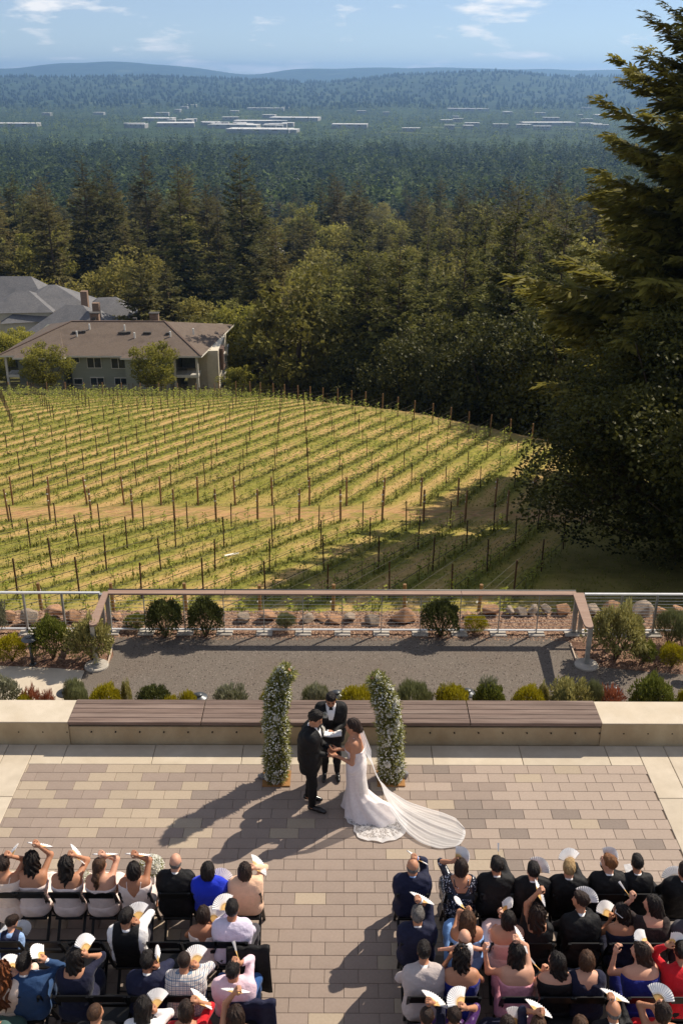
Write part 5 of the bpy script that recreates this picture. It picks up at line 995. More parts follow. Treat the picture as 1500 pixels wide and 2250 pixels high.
        if o.get('straps'):
            for q in (-1, 1):
                A, B = cc + v3(q * .085, -.10, .0 + o.get('top', .02)), cc + v3(q * .075, .115, -.01); M_ = cc + v3(q * .10, .0, .118); MB().tube([A + v3(0, -.012, -.02), (A * .4 + M_ * .6) + v3(0, -.02, .01), M_, (B * .4 + M_ * .6) + v3(0, .02, .01), B], .007, 6).build('strap', m, ob)
            if o['straps'] == 2:
                for q in (-1, 1): MB().tube([cc + v3(q * .085, -.105, .06), cc + v3(-q * .07, -.125, -.06)], .006, 6).build('cross_strap', m, ob)
        if not J.get('stand'):
            kn = (J['knL'] + J['knR']) / 2; sk_ = [cone(J['hipL'], J['knL'], .10, .085, .10), cone(J['hipR'], J['knR'], .10, .085, .10), cone(pc, kn, .11, .10, .12), cone(J['knL'], J['knL'] * .5 + J['anL'] * .5, .085, .09, .1), cone(J['knR'], J['knR'] * .5 + J['anR'] * .5, .085, .09, .1)] + tor[:2]
            fl = o.get('full', 0)
            if fl: sk_ += [ell(pc + v3(0, .02, -.06), (.24, .24, .12), .08)]
            child('skirt', smesh(sk_, res + .006, .014, disp=folds(.007, 26), cut=lambda X, Y, Z: Z - (pc[2] + .10) + 0 * X + 0 * Y), o.get('skirt', m))
            for s_ in shoes: child('shoe', smesh(s_, .017, .003), o.get('shoe', shoe_m))
    return ob
white_cl = cloth('white', srgb(232, 228, 226), srgb(244, 242, 240), scale=8)
def seated(lean=0.0, side=0.0, yaw=0.0, nod=0.0, tw=0.0, tl=None, tr=None, w=1.0, knees=0.0, h=0.0, pole=(-.26, .42, -.85)):
    J = {'pelvis': v3(0, -.05, .56), 'chest': v3(side * .6, -.06 + lean * .7, .99 + h), 'neck': v3(side * .85, -.035 + lean * .95, 1.105 + h), 'head': v3(side, .0 + lean * 1.15, 1.245 + h), 'yaw': yaw, 'nod': nod}
    c, s = math.cos(tw), math.sin(tw); ch = J['chest']; sw = .155 * (.42 + .58 * w)
    J['shL'] = ch + v3(-sw * c, sw * s * 1.0, .055); J['shR'] = ch + v3(sw * c, -sw * s, .055)
    for k, sd, t in (('L', -1, tl), ('R', 1, tr)):
        T = v3(sd * .10, .27, .67) if t is None else np.asarray(t, float); el, wr = ik(J['sh' + k], T, .285, .25, v3(sd * -pole[0] * 2, pole[1], pole[2])); J['el' + k] = el; J['wr' + k] = wr
    for k, sd in (('L', -1), ('R', 1)): J['hip' + k] = v3(sd * .095, -.03, .545); J['kn' + k] = v3(sd * (.115 + knees), .40, .53); J['an' + k] = v3(sd * (.115 + knees * .8), .41, .10); J['to' + k] = v3(sd * (.13 + knees), .57, .045)
    return J
# ---------------------------------------------------------------- folding chairs
blk = mat('black_chair', srgb(10, 9, 9), srgb(16, 15, 15), 10, .4, 0, spec=.35)
def bar_me(*a, **k): return MB().bar(*a, **k).mesh('bar')
chair_parts = []
for s_ in (-1, 1):
    chair_parts += [('side_rail', MB().bar((s_ * .205, .24, .0), (s_ * .205, -.225, .93), .026, .042, up=(1, 0, 0)).mesh()), ('rear_leg', MB().bar((s_ * .178, -.33, .0), (s_ * .178, .10, .455), .024, .036, up=(1, 0, 0)).mesh())]
chair_parts += [('seat', MB().box((0, .015, .445), (.385, .40, .035), bev=.008).mesh()), ('back_slat', MB().box((0, -.205, .875), (.386, .022, .095), bev=.006).mesh()), ('back_slat', MB().box((0, -.105, .655), (.386, .02, .05), bev=.006).mesh()), ('cross_bar', MB().tube([(-.2, .155, .15), (.2, .155, .15)], .011, 8).mesh()), ('cross_bar', MB().tube([(-.175, -.23, .105), (.175, -.23, .105)], .011, 8).mesh())]
for _, me in chair_parts: me.materials.append(blk)
def chair(x, y, rz, label, group):
    t = empty('folding_chair', (x, y, 0), rz); t.scale = (.86, .92, .92)
    for nm, me in chair_parts: obj(nm, me, None, t)
    return tag(t, label, 'chair', group)
# ---------------------------------------------------------------- paper fans
paper = mat('fan_paper', srgb(232, 228, 226), srgb(242, 240, 238), 9, .8); stick_m = mat('fan_bamboo', srgb(206, 164, 96), srgb(222, 184, 120), 20, .6)
def fan_meshes(span):
    n = 30; V = []; Fs = []
    for i in range(n + 1):
        a = -span / 2 + span * i / n; dz = .007 if i % 2 else -.007
        for r in (.085, .205): V.append((r * math.sin(a), dz * (r / .205), r * math.cos(a)))
    Fs = [(2 * i, 2 * i + 1, 2 * i + 3, 2 * i + 2) for i in range(n)]
    leaf = MB().add(V, Fs); back = MB().add([(x, y + .0012, z) for x, y, z in V], [f[::-1] for f in Fs]); leaf.add(back.v, back.f)
    ribs = []
    for i in range(0, n + 1, 2):
        a = -span / 2 + span * i / n; ribs.append(MB().bar((0, -.004 + .0005 * i, -.012), (.105 * math.sin(a), -.002, .105 * math.cos(a)), .008, .0025, up=(0, 1, 0)).mesh('rib'))
    pin = MB().tube([(0, -.012, 0), (0, .016, 0)], .004, 6).mesh('pin')
    lm = leaf.mesh('leaf'); lm.materials.append(paper)
    for r_ in ribs + [pin]: r_.materials.append(stick_m)
    return lm, ribs, pin
fan_kinds = [fan_meshes(R(125)), fan_meshes(R(95)), fan_meshes(R(14))]
def image_dir(phi): return math.cos(phi) * _u + math.sin(phi) * _r
def fan(pivot, phi, alpha, label, kind=0, sc=.88):
    """mid rib along phi in the picture (0 up, 90 right), alpha = how far its face is turned to the viewer"""
    view = (CAMP - pivot) / np.linalg.norm(CAMP - pivot); u = image_dir(R(phi)); u = u - view * (u @ view) * .9; u /= np.linalg.norm(u); ne = np.cross(u, view); ne /= np.linalg.norm(ne); tc_ = np.cross(ne, u); n = math.cos(R(alpha)) * ne + math.sin(R(alpha)) * tc_; x = np.cross(n, u)
    if alpha < 0: x = image_dir(R(phi)); x = x - view * (x @ view); x /= np.linalg.norm(x); w_ = np.cross(view, x); u = math.sin(R(-alpha)) * w_ - math.cos(R(-alpha)) * view; u /= np.linalg.norm(u); n = np.cross(u, x)
    t = empty('hand_fan', pivot); t.scale = (sc,) * 3; t.rotation_mode = 'QUATERNION'; t.rotation_quaternion = Matrix((tuple(x), tuple(n), tuple(u))).transposed().to_quaternion()
    lm, ribs, pin = fan_kinds[kind]; obj('paper_leaf', lm, None, t); obj('pin', pin, None, t)
    for r_ in ribs: obj('rib', r_, None, t)
    tag(t, label, 'fan', 'white paper hand fans'); return u
# ---------------------------------------------------------------- guests
ROWY = {1: 9.28, 2: 8.54, 3: 7.82, 4: 7.17}; GS = .9
black_s = cloth('black', srgb(11, 10, 12), srgb(19, 18, 20), sheen=0, spec=.3, rough=.7, bump=.7, bscale=15); navy_s = cloth('navy', srgb(24, 27, 50), srgb(32, 36, 62), sheen=0, spec=.25, rough=.75, bump=.7, bscale=15); blue_s = cloth('blue_suit', srgb(38, 66, 104)); grey_l = cloth('light_grey', srgb(182, 170, 166)); white_d = cloth('white_dress', srgb(224, 206, 198), bump=.35); cream = cloth('blush', srgb(232, 206, 186)); royal = cloth('royal', srgb(24, 50, 190)); peach = cloth('peach', srgb(228, 184, 152)); char = cloth('charcoal', srgb(64, 62, 68)); jeans = cloth('denim', srgb(44, 84, 140)); red = cloth('red', srgb(196, 22, 34)); sky_b = cloth('sky', srgb(128, 170, 224)); pink = cloth('pink_satin', srgb(214, 148, 160), rough=.35, sheen=0); navy_d = cloth('navy_dress', srgb(22, 24, 48)); blue_d = cloth('blue_dress', srgb(20, 30, 110)); purple = cloth('purple', srgb(72, 34, 96), rough=.4); green_d = cloth('green_dress', srgb(58, 84, 78)); blackd = cloth('black_lace', srgb(24, 20, 22), srgb(58, 44, 40), scale=40); pinkl = cloth('pale_pink', srgb(226, 196, 190)); lilac = cloth('lilac_shirt', srgb(214, 204, 222)); rose_sh = cloth('rose_shirt', srgb(228, 196, 206)); lblue = cloth('pale_blue', srgb(140, 170, 214))
def plaid():
    m = mat('cloth_plaid', srgb(222, 214, 206), srgb(230, 224, 218), 9, .85); t = m.node_tree; L = t.links.new; b = t.nodes['Principled BSDF']; co = nd(t, 'ShaderNodeTexCoord'); sp = nd(t, 'ShaderNodeSeparateXYZ'); L(co.outputs['Object'], sp.inputs[0]); prev = None
    for ax_, sc, c in ((0, 22, srgb(60, 108, 150)), (2, 22, srgb(60, 108, 150)), (0, 44, srgb(120, 84, 78)), (2, 44, srgb(90, 130, 160))):
        f = nd(t, 'ShaderNodeMath', operation='MULTIPLY'); L(sp.outputs[ax_], f.inputs[0]); f.inputs[1].default_value = sc; g_ = nd(t, 'ShaderNodeMath', operation='FRACT'); L(f.outputs[0], g_.inputs[0]); h_ = nd(t, 'ShaderNodeMath', operation='LESS_THAN'); L(g_.outputs[0], h_.inputs[0]); h_.inputs[1].default_value = .2; q = nd(t, 'ShaderNodeMath', operation='MULTIPLY'); L(h_.outputs[0], q.inputs[0]); q.inputs[1].default_value = .65
        x = nd(t, 'ShaderNodeMix', data_type='RGBA'); L(q.outputs[0], x.inputs[0]); x.inputs[7].default_value = (*c, 1)
        if prev is None: x.inputs[6].default_value = (*srgb(226, 218, 210), 1)
        else: L(prev, x.inputs[6])
        prev = x.outputs[2]
    L(prev, b.inputs['Base Color']); return m
def sequin():
    m = mat('cloth_sequin', srgb(22, 24, 40), srgb(34, 38, 60), 30, .3, spec=.6); t = m.node_tree; L = t.links.new; b = t.nodes['Principled BSDF']; vo = nd(t, 'ShaderNodeTexVoronoi', Scale=75.0); co = nd(t, 'ShaderNodeTexCoord'); L(co.outputs['Object'], vo.inputs['Vector']); r = nd(t, 'ShaderNodeMapRange'); sp = nd(t, 'ShaderNodeSeparateColor'); L(vo.outputs['Color'], sp.inputs[0]); L(sp.outputs[0], r.inputs[0]); r.inputs[1].default_value = .86; r.inputs[2].default_value = .9
    x = nd(t, 'ShaderNodeMix', data_type='RGBA'); L(r.outputs[0], x.inputs[0]); x.inputs[6].default_value = (*srgb(22, 24, 40), 1); x.inputs[7].default_value = (.8, .82, .9, 1); L(x.outputs[2], b.inputs['Base Color']); return m
PL = {}
GUESTS = []
def short_fan(lab):
    w_ = ('white paper fan of the ' + lab.replace('person in', 'guest in').replace('person with', 'guest with').replace('person low', 'guest low').replace(',', '')).split()[:16]
    while w_[-1] in ('a', 'the', 'in', 'of', 'at', 'with', 'and', 'on', 'to', 'over', 'by', 'beside', 'behind', 'before', 'one', 'right', 'left', 'front', 'aisle', 'second', 'third', 'bottom', 'white', 'black', 'long', 'upright', 'open', 'wide', 'small', 'lower', 'pale', 'steep', 'slanted', 'level', 'low', 'gold', 'holding', 'raising', 'strapless', 'cap', 'blue', 'edge', 'held', 'cut', 'yellow', 'row', 'fan', 'an', 'dark'): w_.pop()
    return ' '.join(w_)
def guest(label, row, px, py, out, m, hair, fan_=None, hand='R', yaw=0., nod=0., tw=0., sc=1.0, chairq=True, other=None, **o):
    """px, py: the head in the photograph; fan_: (px, py, phi, alpha, kind) of a hand fan"""
    sc *= GS; hz = 1.245 * sc; y0 = ROWY[row]; H_ = G(px, py, hz); lean = float(np.clip((H_[1] - y0) / sc, -.10, .17)); x0 = H_[0] * (y0 + lean * sc) / max(H_[1], 1) if abs(H_[1] - y0 - lean * sc) > .02 else H_[0]
    loc = v3(x0, y0, 0); tl = tr = None; fo = None
    if fan_:
        fp = GY(fan_[0], fan_[1], y0 + lean * sc + fan_[5] if len(fan_) > 5 else y0 + lean * sc + .07); view = (CAMP - fp) / np.linalg.norm(CAMP - fp); u = image_dir(R(fan_[2])); u = u * (.15 if fan_[3] < 0 else 1); piv = fp - u * (.11 if fan_[4] < 2 else .06); T = (piv - u * .02 - loc) / sc
        if hand == 'R': tr = T
        else: tl = T
    if other is not None: T2 = np.asarray(other, float); (tl, tr) = (T2, tr) if hand == 'R' else (tl, T2)
    J = seated(lean, 0., R(yaw), R(nod), R(tw), tl, tr, o.get('w', 1.0), o.pop('knees', 0.0))
    if fan_:
        wr = J['wr' + hand]; J['hd' + hand] = (u * .5 + v3(0, 0, .2 if fan_[3] < 0 else 0) + (wr - J['el' + hand]) / .25 * .5); J['curl' + hand] = 1.25
        fan(loc + wr * sc + u * .055, fan_[2], fan_[3], short_fan(o.pop('fanlab', label)), fan_[4])
    o.update(outfit=out, m=m, hair=hair)
    p = build_person('person', label, loc, 0.0, J, o, .021, sc)
    if chairq: GUESTS.append((x0, y0, row))
    return p
SEQ = sequin(); PLAID = plaid()
# left block, front row
guest('person in a blush dress cut by the left edge in the front row', 1, 9, 1899, 'dress', cream, ('short', 'dark'), (28, 1879, 35, -14, 0), skin='tan', top=.06, sleeve=0, straps=1, bust=1, w=.85, full=1)
guest('person with long black wavy hair in a strapless white dress in the front row', 1, 70, 1888, 'dress', white_d, ('wavy', 'black'), (90, 1860, 100, -12, 0), skin='tan', top=-.035, bust=1, w=.85, yaw=-8)
guest('person with straight black hair in a white dress raising a slanted fan, front row', 1, 146, 1897, 'dress', white_d, ('long', 'black'), (167, 1883, 145, -22, 0), skin='tan', top=-.01, bust=1, w=.85, straps=1)
guest('person with brown hair over the shoulder in a strappy white dress, front row', 1, 220, 1901, 'dress', white_d, ('ponytail', 'brown'), (234, 1880, 90, -9, 0), skin='fair', top=-.02, bust=1, w=.82, straps=1, yaw=20)
guest('person with a dark bob in a white cap sleeved dress beside the bouquet, front row', 1, 295, 1909, 'dress', white_d, ('bob', 'black'), (306, 1881, 94, -10, 0), skin='mid', top=.05, vback=.16, bust=1, w=.88, sleeve=0, straps=1, other=(-.22, .2, .8))
guest('person with a bald head in a black suit in the left front row', 1, 386, 1893, 'suit', black_s, ('bald', 'grey'), skin='fair', w=1.15)
guest('person in a royal blue top with short black hair, left front row', 1, 458, 1921, 'shirt', royal, ('bob', 'black'), (487, 1928, 18, 70, 0, .14), skin='tan', w=.98, trousers=char, nod=15)
guest('person in a peach jacket at the aisle end of the left front row', 1, 539, 1924, 'shirt', peach, ('bob', 'dark'), (561, 1909, 145, -40, 0), skin='fair', w=.98, trousers=peach)
# left block, second row
guest('person in a blue shirt and navy vest, a small child at the left edge', 2, 21, 2003, 'vest', navy_s, ('short', 'dark'), (46, 2040, 60, 40, 0, .2), skin='fair', shirt_m=lblue, trousers=navy_s, sc=.72, yaw=50, nod=25, hs=1.12, fanlab='small child at the left edge')
guest('person in a white shirt and dark vest with one arm raised in the second row', 2, 279, 2024, 'vest', black_s, ('short', 'black'), (304, 2004, -5, 70, 1), skin='tan', shirt_m=white_cl, trousers=char, w=1.1, nod=20, yaw=25)
guest('person in a white ruffled dress with a dark bob, a girl in the second row', 2, 447, 2009, 'dress', white_d, ('bob', 'dark'), (474, 2012, 25, 70, 0, .14), skin='mid', top=.02, vback=.12, straps=1, sc=.86, w=.85, hs=1.08, full=1)
guest('person in a white shirt and grey trousers at the aisle end of the second row', 2, 510, 1998, 'shirt', white_cl, ('short', 'black'), (491, 1986, -30, 62, 0, .18), hand='L', skin='mid', shirt_m=lilac, trousers=char, w=1.15, knees=.12)
# left block, third row
guest('person with curly auburn hair at the left edge of the third row', 3, 8, 2142, 'dress', cream, ('curly', 'auburn'), (22, 2119, -40, 45, 0), skin='fair', top=.08, sleeve=1, w=.95)
guest('person in a blue suit holding a fan to the right, left third row', 3, 54, 2116, 'suit', blue_s, ('short', 'black'), (86, 2093, -45, 32, 0), skin='tan', w=1.12, yaw=15)
guest('person with long black hair in a navy lace dress behind an upright fan', 3, 165, 2100, 'dress', navy_d, ('long', 'black'), (188, 2074, -10, 45, 0), skin='tan', top=.08, sleeve=1, w=.9)
guest('person in a navy suit holding a fan edge on, left third row', 3, 324, 2112, 'suit', navy_s, ('short', 'black'), (347, 2100, -4, 10, 0), skin='mid', w=1.08, trousers=navy_s)
guest('person in a blue and white plaid shirt in the third row', 3, 405, 2111, 'shirt', PLAID, ('shaved', 'dark'), (430, 2100, -15, 62, 0), skin='tan', w=1.15, trousers=jeans)
guest('person in a rose shirt and blue jeans at the aisle end of the third row', 3, 513, 2137, 'shirt', rose_sh, ('short', 'black'), (522, 2101, -15, 40, 2), skin='tan', w=1.18, trousers=jeans, yaw=15, knees=.1)
# left block, last row in view
guest('person in a green dress cut by the lower left corner', 4, -22, 2222, 'dress', green_d, ('long', 'dark'), skin='tan', top=.08, sleeve=1, w=1.05, full=1)
guest('person in a dark suit with short brown hair, bottom left row', 4, 210, 2226, 'suit', black_s, ('shaved', 'brown'), skin='tan', w=1.1, yaw=20)
guest('person in a white top with long black hair, bottom left row', 4, 315, 2212, 'shirt', white_cl, ('long', 'black'), (346, 2197, 5, 58, 1), skin='tan', w=.9, trousers=black_s)
guest('person in a red top with dark hair, bottom left row', 4, 409, 2219, 'dress', red, ('bob', 'dark'), (438, 2204, 135, -26, 0), skin='tan', top=.07, sleeve=1, w=.95)
guest('person in a black top holding a fan level overhead, bottom left row', 4, 518, 2228, 'dress', black_s, ('long', 'dark'), (519, 2183, 97, -15, 0), hand='L', skin='tan', top=.05, straps=1, w=.92)
# right block, front row
guest('person with a bald head in a navy suit, right front row', 1, 906, 1902, 'suit', navy_s, ('bald', 'grey'), (917, 1888, 125, -8, 0), skin='tan', w=1.12, shirt_m=lblue)
guest('person in a sparkling navy dress with crossed straps on the back', 1, 1012, 1903, 'dress', SEQ, ('bob', 'dark'), (1012, 1880, 55, 48, 0), hand='L', skin='tan', top=.07, vback=.20, sleeve=1, straps=2, w=.88)
guest('person in a black suit with slicked black hair, third in the right front row', 1, 1090, 1901, 'suit', black_s, ('short', 'black'), (1094, 1882, 0, 14, 2), skin='tan', w=1.1)
guest('person in a black suit with a boutonniere and low held fan, right front row', 1, 1170, 1917, 'suit', black_s, ('short', 'black'), (1184, 1904, 35, 62, 0, .1), skin='fair', w=1.05, nod=10)
guest('person in a black suit with blond hair, right front row', 1, 1249, 1907, 'suit', black_s, ('short', 'blond'), (1250, 1884, -15, 55, 0, .1), skin='fair', w=1.12, yaw=10)
guest('person in a black suit with brown hair and glasses, right front row', 1, 1337, 1897, 'suit', black_s, ('quiff', 'ginger'), (1338, 1880, 40, 45, 0, .1), skin='fair', w=1.12, yaw=-55)
guest('person in a black suit with cropped black hair, a boy in the right front row', 1, 1399, 1897, 'suit', black_s, ('short', 'black'), skin='tan', w=.86, sc=.96)
guest('person in a black suit cut by the right edge of the front row', 1, 1501, 1918, 'suit', black_s, ('short', 'dark'), (1480, 1924, -18, 75, 0, .14), hand='L', skin='tan', w=1.1, knees=.12)
# right block, second row
guest('person in a navy suit with grey hair at the aisle end of the second row', 2, 917, 2010, 'suit', navy_s, ('short', 'grey'), (926, 1981, 118, -20, 0), skin='tan', w=1.08)
guest('person in a pale blue dress with long brown hair in the second row', 2, 1026, 2017, 'dress', sky_b, ('long', 'brown'), (1012, 1987, -40, 12, 1, .1), hand='L', skin='tan', top=.0, straps=1, w=.85, full=1)
guest('person in a pale pink strapless dress with dark hair, right second row', 2, 1115, 2022, 'dress', pinkl, ('bob', 'black'), (1112, 1990, 30, 22, 0, .1), skin='fair', top=-.035, w=.92, full=1)
guest('person with long dark brown hair raising a steep fan, right second row', 2, 1178, 2005, 'dress', black_s, ('wavy', 'dark'), (1181, 1966, 160, -18, 0, .05), hand='L', skin='tan', top=.07, sleeve=1, w=.9)
guest('person in a black suit and glasses before a wide open fan, right second row', 2, 1275, 1981, 'suit', black_s, ('short', 'dark'), (1288, 1970, 28, 66, 0, .1), skin='tan', w=1.12, yaw=-60)
guest('person in a dark dress with white sunglasses and a blue bow, a girl', 2, 1363, 2004, 'dress', navy_d, ('long', 'black'), (1330, 2000, -20, 45, 0, .14), hand='L', skin='tan', top=.03, straps=1, w=.8, sc=.9, yaw=-50, hs=1.05)
guest('person in black lace with long black hair turning left, right second row', 2, 1432, 1988, 'dress', blackd, ('long', 'black'), (1378, 1964, -35, 25, 2, .06), hand='L', skin='fair', top=.07, sleeve=1, w=.92, yaw=-60)
guest('person in a dark suit just beyond the right edge of the second row', 2, 1522, 2004, 'suit', char, ('short', 'black'), skin='tan', w=1.1, knees=.15)
# right block, third row
guest('person in a pale grey suit at the aisle end of the third row', 3, 931, 2093, 'suit', grey_l, ('short', 'black'), skin='tan', w=1.15, trousers=char)
guest('person in a dark blue dress holding a baby, right third row', 3, 1013, 2098, 'dress', blue_d, ('wavy', 'black'), skin='tan', top=.0, straps=1, vback=.15, w=.9, other=(-.12, .30, 1.0))
guest('person in a pink satin dress with long black hair, right third row', 3, 1134, 2090, 'dress', pink, ('long', 'black'), (1139, 2070, 155, -20, 0, .02), hand='R', skin='fair', top=-.02, straps=1, w=.88, full=1, other=(-.36, .26, 1.12))
guest('person in a black sleeveless top with a gold bag chain, right third row', 3, 1221, 2111, 'dress', black_s, ('long', 'black'), (1182, 2128, -40, 30, 2, .08), hand='L', skin='fair', top=.06, w=.9, yaw=-30)
guest('person in a navy lace dress with short brown hair, right third row', 3, 1288, 2109, 'dress', navy_d, ('bob', 'brown'), skin='fair', top=.06, sleeve=1, vback=.08, w=1.0)
guest('person in a royal blue dress and glasses with one arm lifted, right third row', 3, 1405, 2092, 'dress', blue_d, ('long', 'dark'), (1412, 2064, -40, 35, 1, .1), hand='R', skin='fair', top=.05, w=.95, yaw=-55, other=(-.26, .28, 1.10))
guest('person in red at the right edge of the third row', 3, 1496, 2093, 'shirt', red, ('short', 'black'), (1482, 2066, 60, 30, 0, .06), hand='L', skin='tan', w=1.05, trousers=black_s)
# right block, last row in view
guest('person with thinning dark hair at the aisle end of the bottom right row', 4, 937, 2232, 'shirt', navy_d, ('shaved', 'dark'), (951, 2206, 125, -30, 0), skin='mid', w=1.05, trousers=black_s)
guest('person in purple sequins with dark hair and a white fan overhead', 4, 997, 2230, 'dress', purple, ('short', 'dark'), (1006, 2194, -40, 55, 0), skin='tan', top=.07, sleeve=1, w=1.0)
guest('person low at the bottom edge holding a pale yellow centred fan', 4, 1112, 2262, 'dress', navy_d, ('bob', 'dark'), (1132, 2238, 15, 62, 1, .12), skin='tan', top=.06, sleeve=1)
guest('person with brown hair at the bottom edge beside a slanted fan', 4, 1180, 2256, 'shirt', navy_s, ('bob', 'brown'), (1180, 2226, 125, -28, 0, .05), hand='L', skin='tan', trousers=jeans)
guest('person with brown hair barely showing at the bottom edge', 4, 1272, 2254, 'dress', black_s, ('bob', 'brown'), skin='fair', top=.06, sleeve=1)
guest('person with a bald head in black beneath a slanted fan, bottom right row', 4, 1347, 2220, 'suit', black_s, ('bald', 'grey'), (1349, 2196, 116, -22, 0, .05), skin='tan', w=1.1)
guest('person in a red dress with dark hair and a wide fan, bottom right row', 4, 1452, 2222, 'dress', red, ('bob', 'dark'), (1450, 2186, 25, 64, 0, .08), hand='L', skin='tan', top=.04, straps=1, w=.95, yaw=-35)
# chairs: one under every guest, rows filled where a chair shows empty
for row in (1, 2, 3, 4):
    for side, nm in ((-1, 'left'), (1, 'right')):
        xs = sorted([g_[0] for g_ in GUESTS if g_[2] == row and g_[0] * side > 0]); full = list(xs)
        for a, b in zip(xs[:-1], xs[1:]):
            n = int(round((b - a) / .47)) - 1
            for k in range(n): full.append(a + (b - a) * (k + 1) / (n + 1))
        full.sort(key=lambda q: abs(q))
        for i, x in enumerate(full): chair(x, ROWY[row], 0, 'black folding chair in the %s row of the %s block, %s from the aisle' % (_ord[row - 1], nm, ordw(i)), 'black folding chairs')
# ================================================================ the couple and the officiant
def standing(yaw=0, nod=0, lean=0.0, tl=None, tr=None, hw=.165, h=0.0, step=.0):
    J = {'stand': 1, 'pelvis': v3(0, 0, .93 + h), 'chest': v3(0, .0 + lean * .6, 1.335 + h), 'neck': v3(0, .015 + lean * .9, 1.45 + h), 'head': v3(0, .05 + lean * 1.2, 1.585 + h), 'yaw': R(yaw), 'nod': R(nod)}; ch = J['chest']
    J['shL'] = ch + v3(-hw, 0, .05); J['shR'] = ch + v3(hw, 0, .05)
    for k, sd, t in (('L', -1, tl), ('R', 1, tr)): el, wr = ik(J['sh' + k], np.asarray(t, float), .29, .26, v3(sd * .35, -.5, -.8)); J['el' + k] = el; J['wr' + k] = wr
    for k, sd in (('L', -1), ('R', 1)): f = sd * step; J['hip' + k] = v3(sd * .09, 0, .90 + h); J['kn' + k] = v3(sd * .10, .02 + f * .5, .48); J['an' + k] = v3(sd * .105, -.02 + f, .09); J['to' + k] = v3(sd * .125, .17 + f, .04)
    return J
rose_w = leafmat('white_petals', srgb(244, 240, 228), srgb(250, 248, 240), .7, .4); leaf_g = leafmat('sprig_green', srgb(84, 90, 44), srgb(188, 184, 112), .6, .45); breath = mat('babys_breath', srgb(236, 234, 222), srgb(250, 248, 240), 20, .8)
def rose_mesh(r, seed):
    q = np.random.default_rng(seed); n = 34; t = np.linspace(.08, 1, n); a = np.arange(n) * 2.4; P = np.stack([np.cos(a) * t * r * .55, np.sin(a) * t * r * .55, r * .25 * (1 - t * t)], -1); D = np.stack([np.cos(a) * (t ** 1.5), np.sin(a) * (t ** 1.5), 1.1 - t], -1); D, X, _ = frames(D); X = np.stack([-np.sin(a), np.cos(a), 0 * a], -1)
    g_ = kites(P, D, X, r * (.5 + .35 * t), r * (.5 + .5 * t), t, -.25); me = npmesh('rose', g_[0], g_[1], v=g_[2]); return me
rose_p = [rose_mesh(.055, i) for i in range(3)]
for m_ in rose_p: m_.materials.append(rose_w)
gm = G(684, 1771); bm_ = G(780, 1778); om = G(727, 1706)
# groom, facing the bride
gx = v3(gm[0], gm[1], 0)
def face_dir(dx, dy): return math.atan2(-dx, dy)     # rotation that turns +y to (dx, dy)
tux = cloth('tuxedo', srgb(9, 9, 11), srgb(16, 16, 18), sheen=0, spec=.3, rough=.65, bump=.7, bscale=14); hands_w = v3((gm[0] + bm_[0]) / 2 - .02, (gm[1] + bm_[1]) / 2, 1.0)
def to_local(p, loc, rz): return rotz(-rz) @ (np.asarray(p) - loc)
rzg = face_dir(.94, -.22); hl_ = to_local(hands_w, gx, rzg)
Jg = standing(0, 22, .02, hl_ + v3(-.07, -.075, .02), hl_ + v3(.06, -.085, -.02),   .17, -.03, .06); Jg['hnL'] = v3(0, 0, -1.); Jg['hnR'] = v3(0, 0, -1.); Jg['curlL'] = Jg['curlR'] = .55
groom = build_person('person', 'person in a black tuxedo with a white boutonniere holding hands with the bride', gx, rzg, Jg, dict(outfit='suit', m=tux, hair=('quiff', 'black'), skin='tan', w=1.12, face=1, open=1.16, tie=tux, prof=[(0, .088, .118), (.2, .085, .112), (.45, .08, .108), (.68, .09, .115), (.9, .098, .115), (1.0, .10, .098)]), .0115)
def boutonniere(par, c, nrm):
    b = MB(); o = obj('boutonniere', rose_p[0], None, par, c); o.rotation_euler = Vector(nrm).to_track_quat('Z', 'Y').to_euler(); o.scale = (.85,) * 3
    r = np.random.default_rng(5); n = 26; P = np.tile(v3(0, 0, -.01), (n, 1)); D = unit(n, r) * [1, 1, .4] + [0, -.5, 0]; D, X, _ = frames(D); g_ = kites(P, D, X, r.uniform(.03, .07, n), .018, r.random(n), .1); obj('leaf_sprig', npmesh('sprig', g_[0], g_[1], v=g_[2]), leaf_g, o)
boutonniere(groom, (-.085, .155, 1.33), (-.3, 1, .2))
# officiant, facing the guests and looking down at a book
ox = v3(om[0], om[1], 0); rzo = face_dir(.02, -1)
Jo = standing(0, 24, .03, v3(-.07, .30, 1.14), v3(.06, .29, 1.15), .18, .03, .0); Jo['hnL'] = v3(.3, 0, 1.); Jo['hnR'] = v3(-.2, 0, -1.); Jo['curlL'] = .3; Jo['curlR'] = .5; Jo['hdL'] = v3(.5, .5, 0); Jo['hdR'] = v3(-.7, .4, 0)
offi = build_person('person', 'person in a black suit and tie reading from an open book between the floral columns', ox, rzo, Jo, dict(outfit='suit', m=black_s, hair=('short', 'black'), skin='mid', w=1.14, face=1, open=1.14, tie=tux, prof=[(0, .088, .118), (.2, .085, .114), (.45, .08, .112), (.68, .09, .118), (.9, .098, .115), (1.0, .10, .098)]), .0115, .9)
boutonniere(offi, (.10, .165, 1.37), (.2, 1, .2))
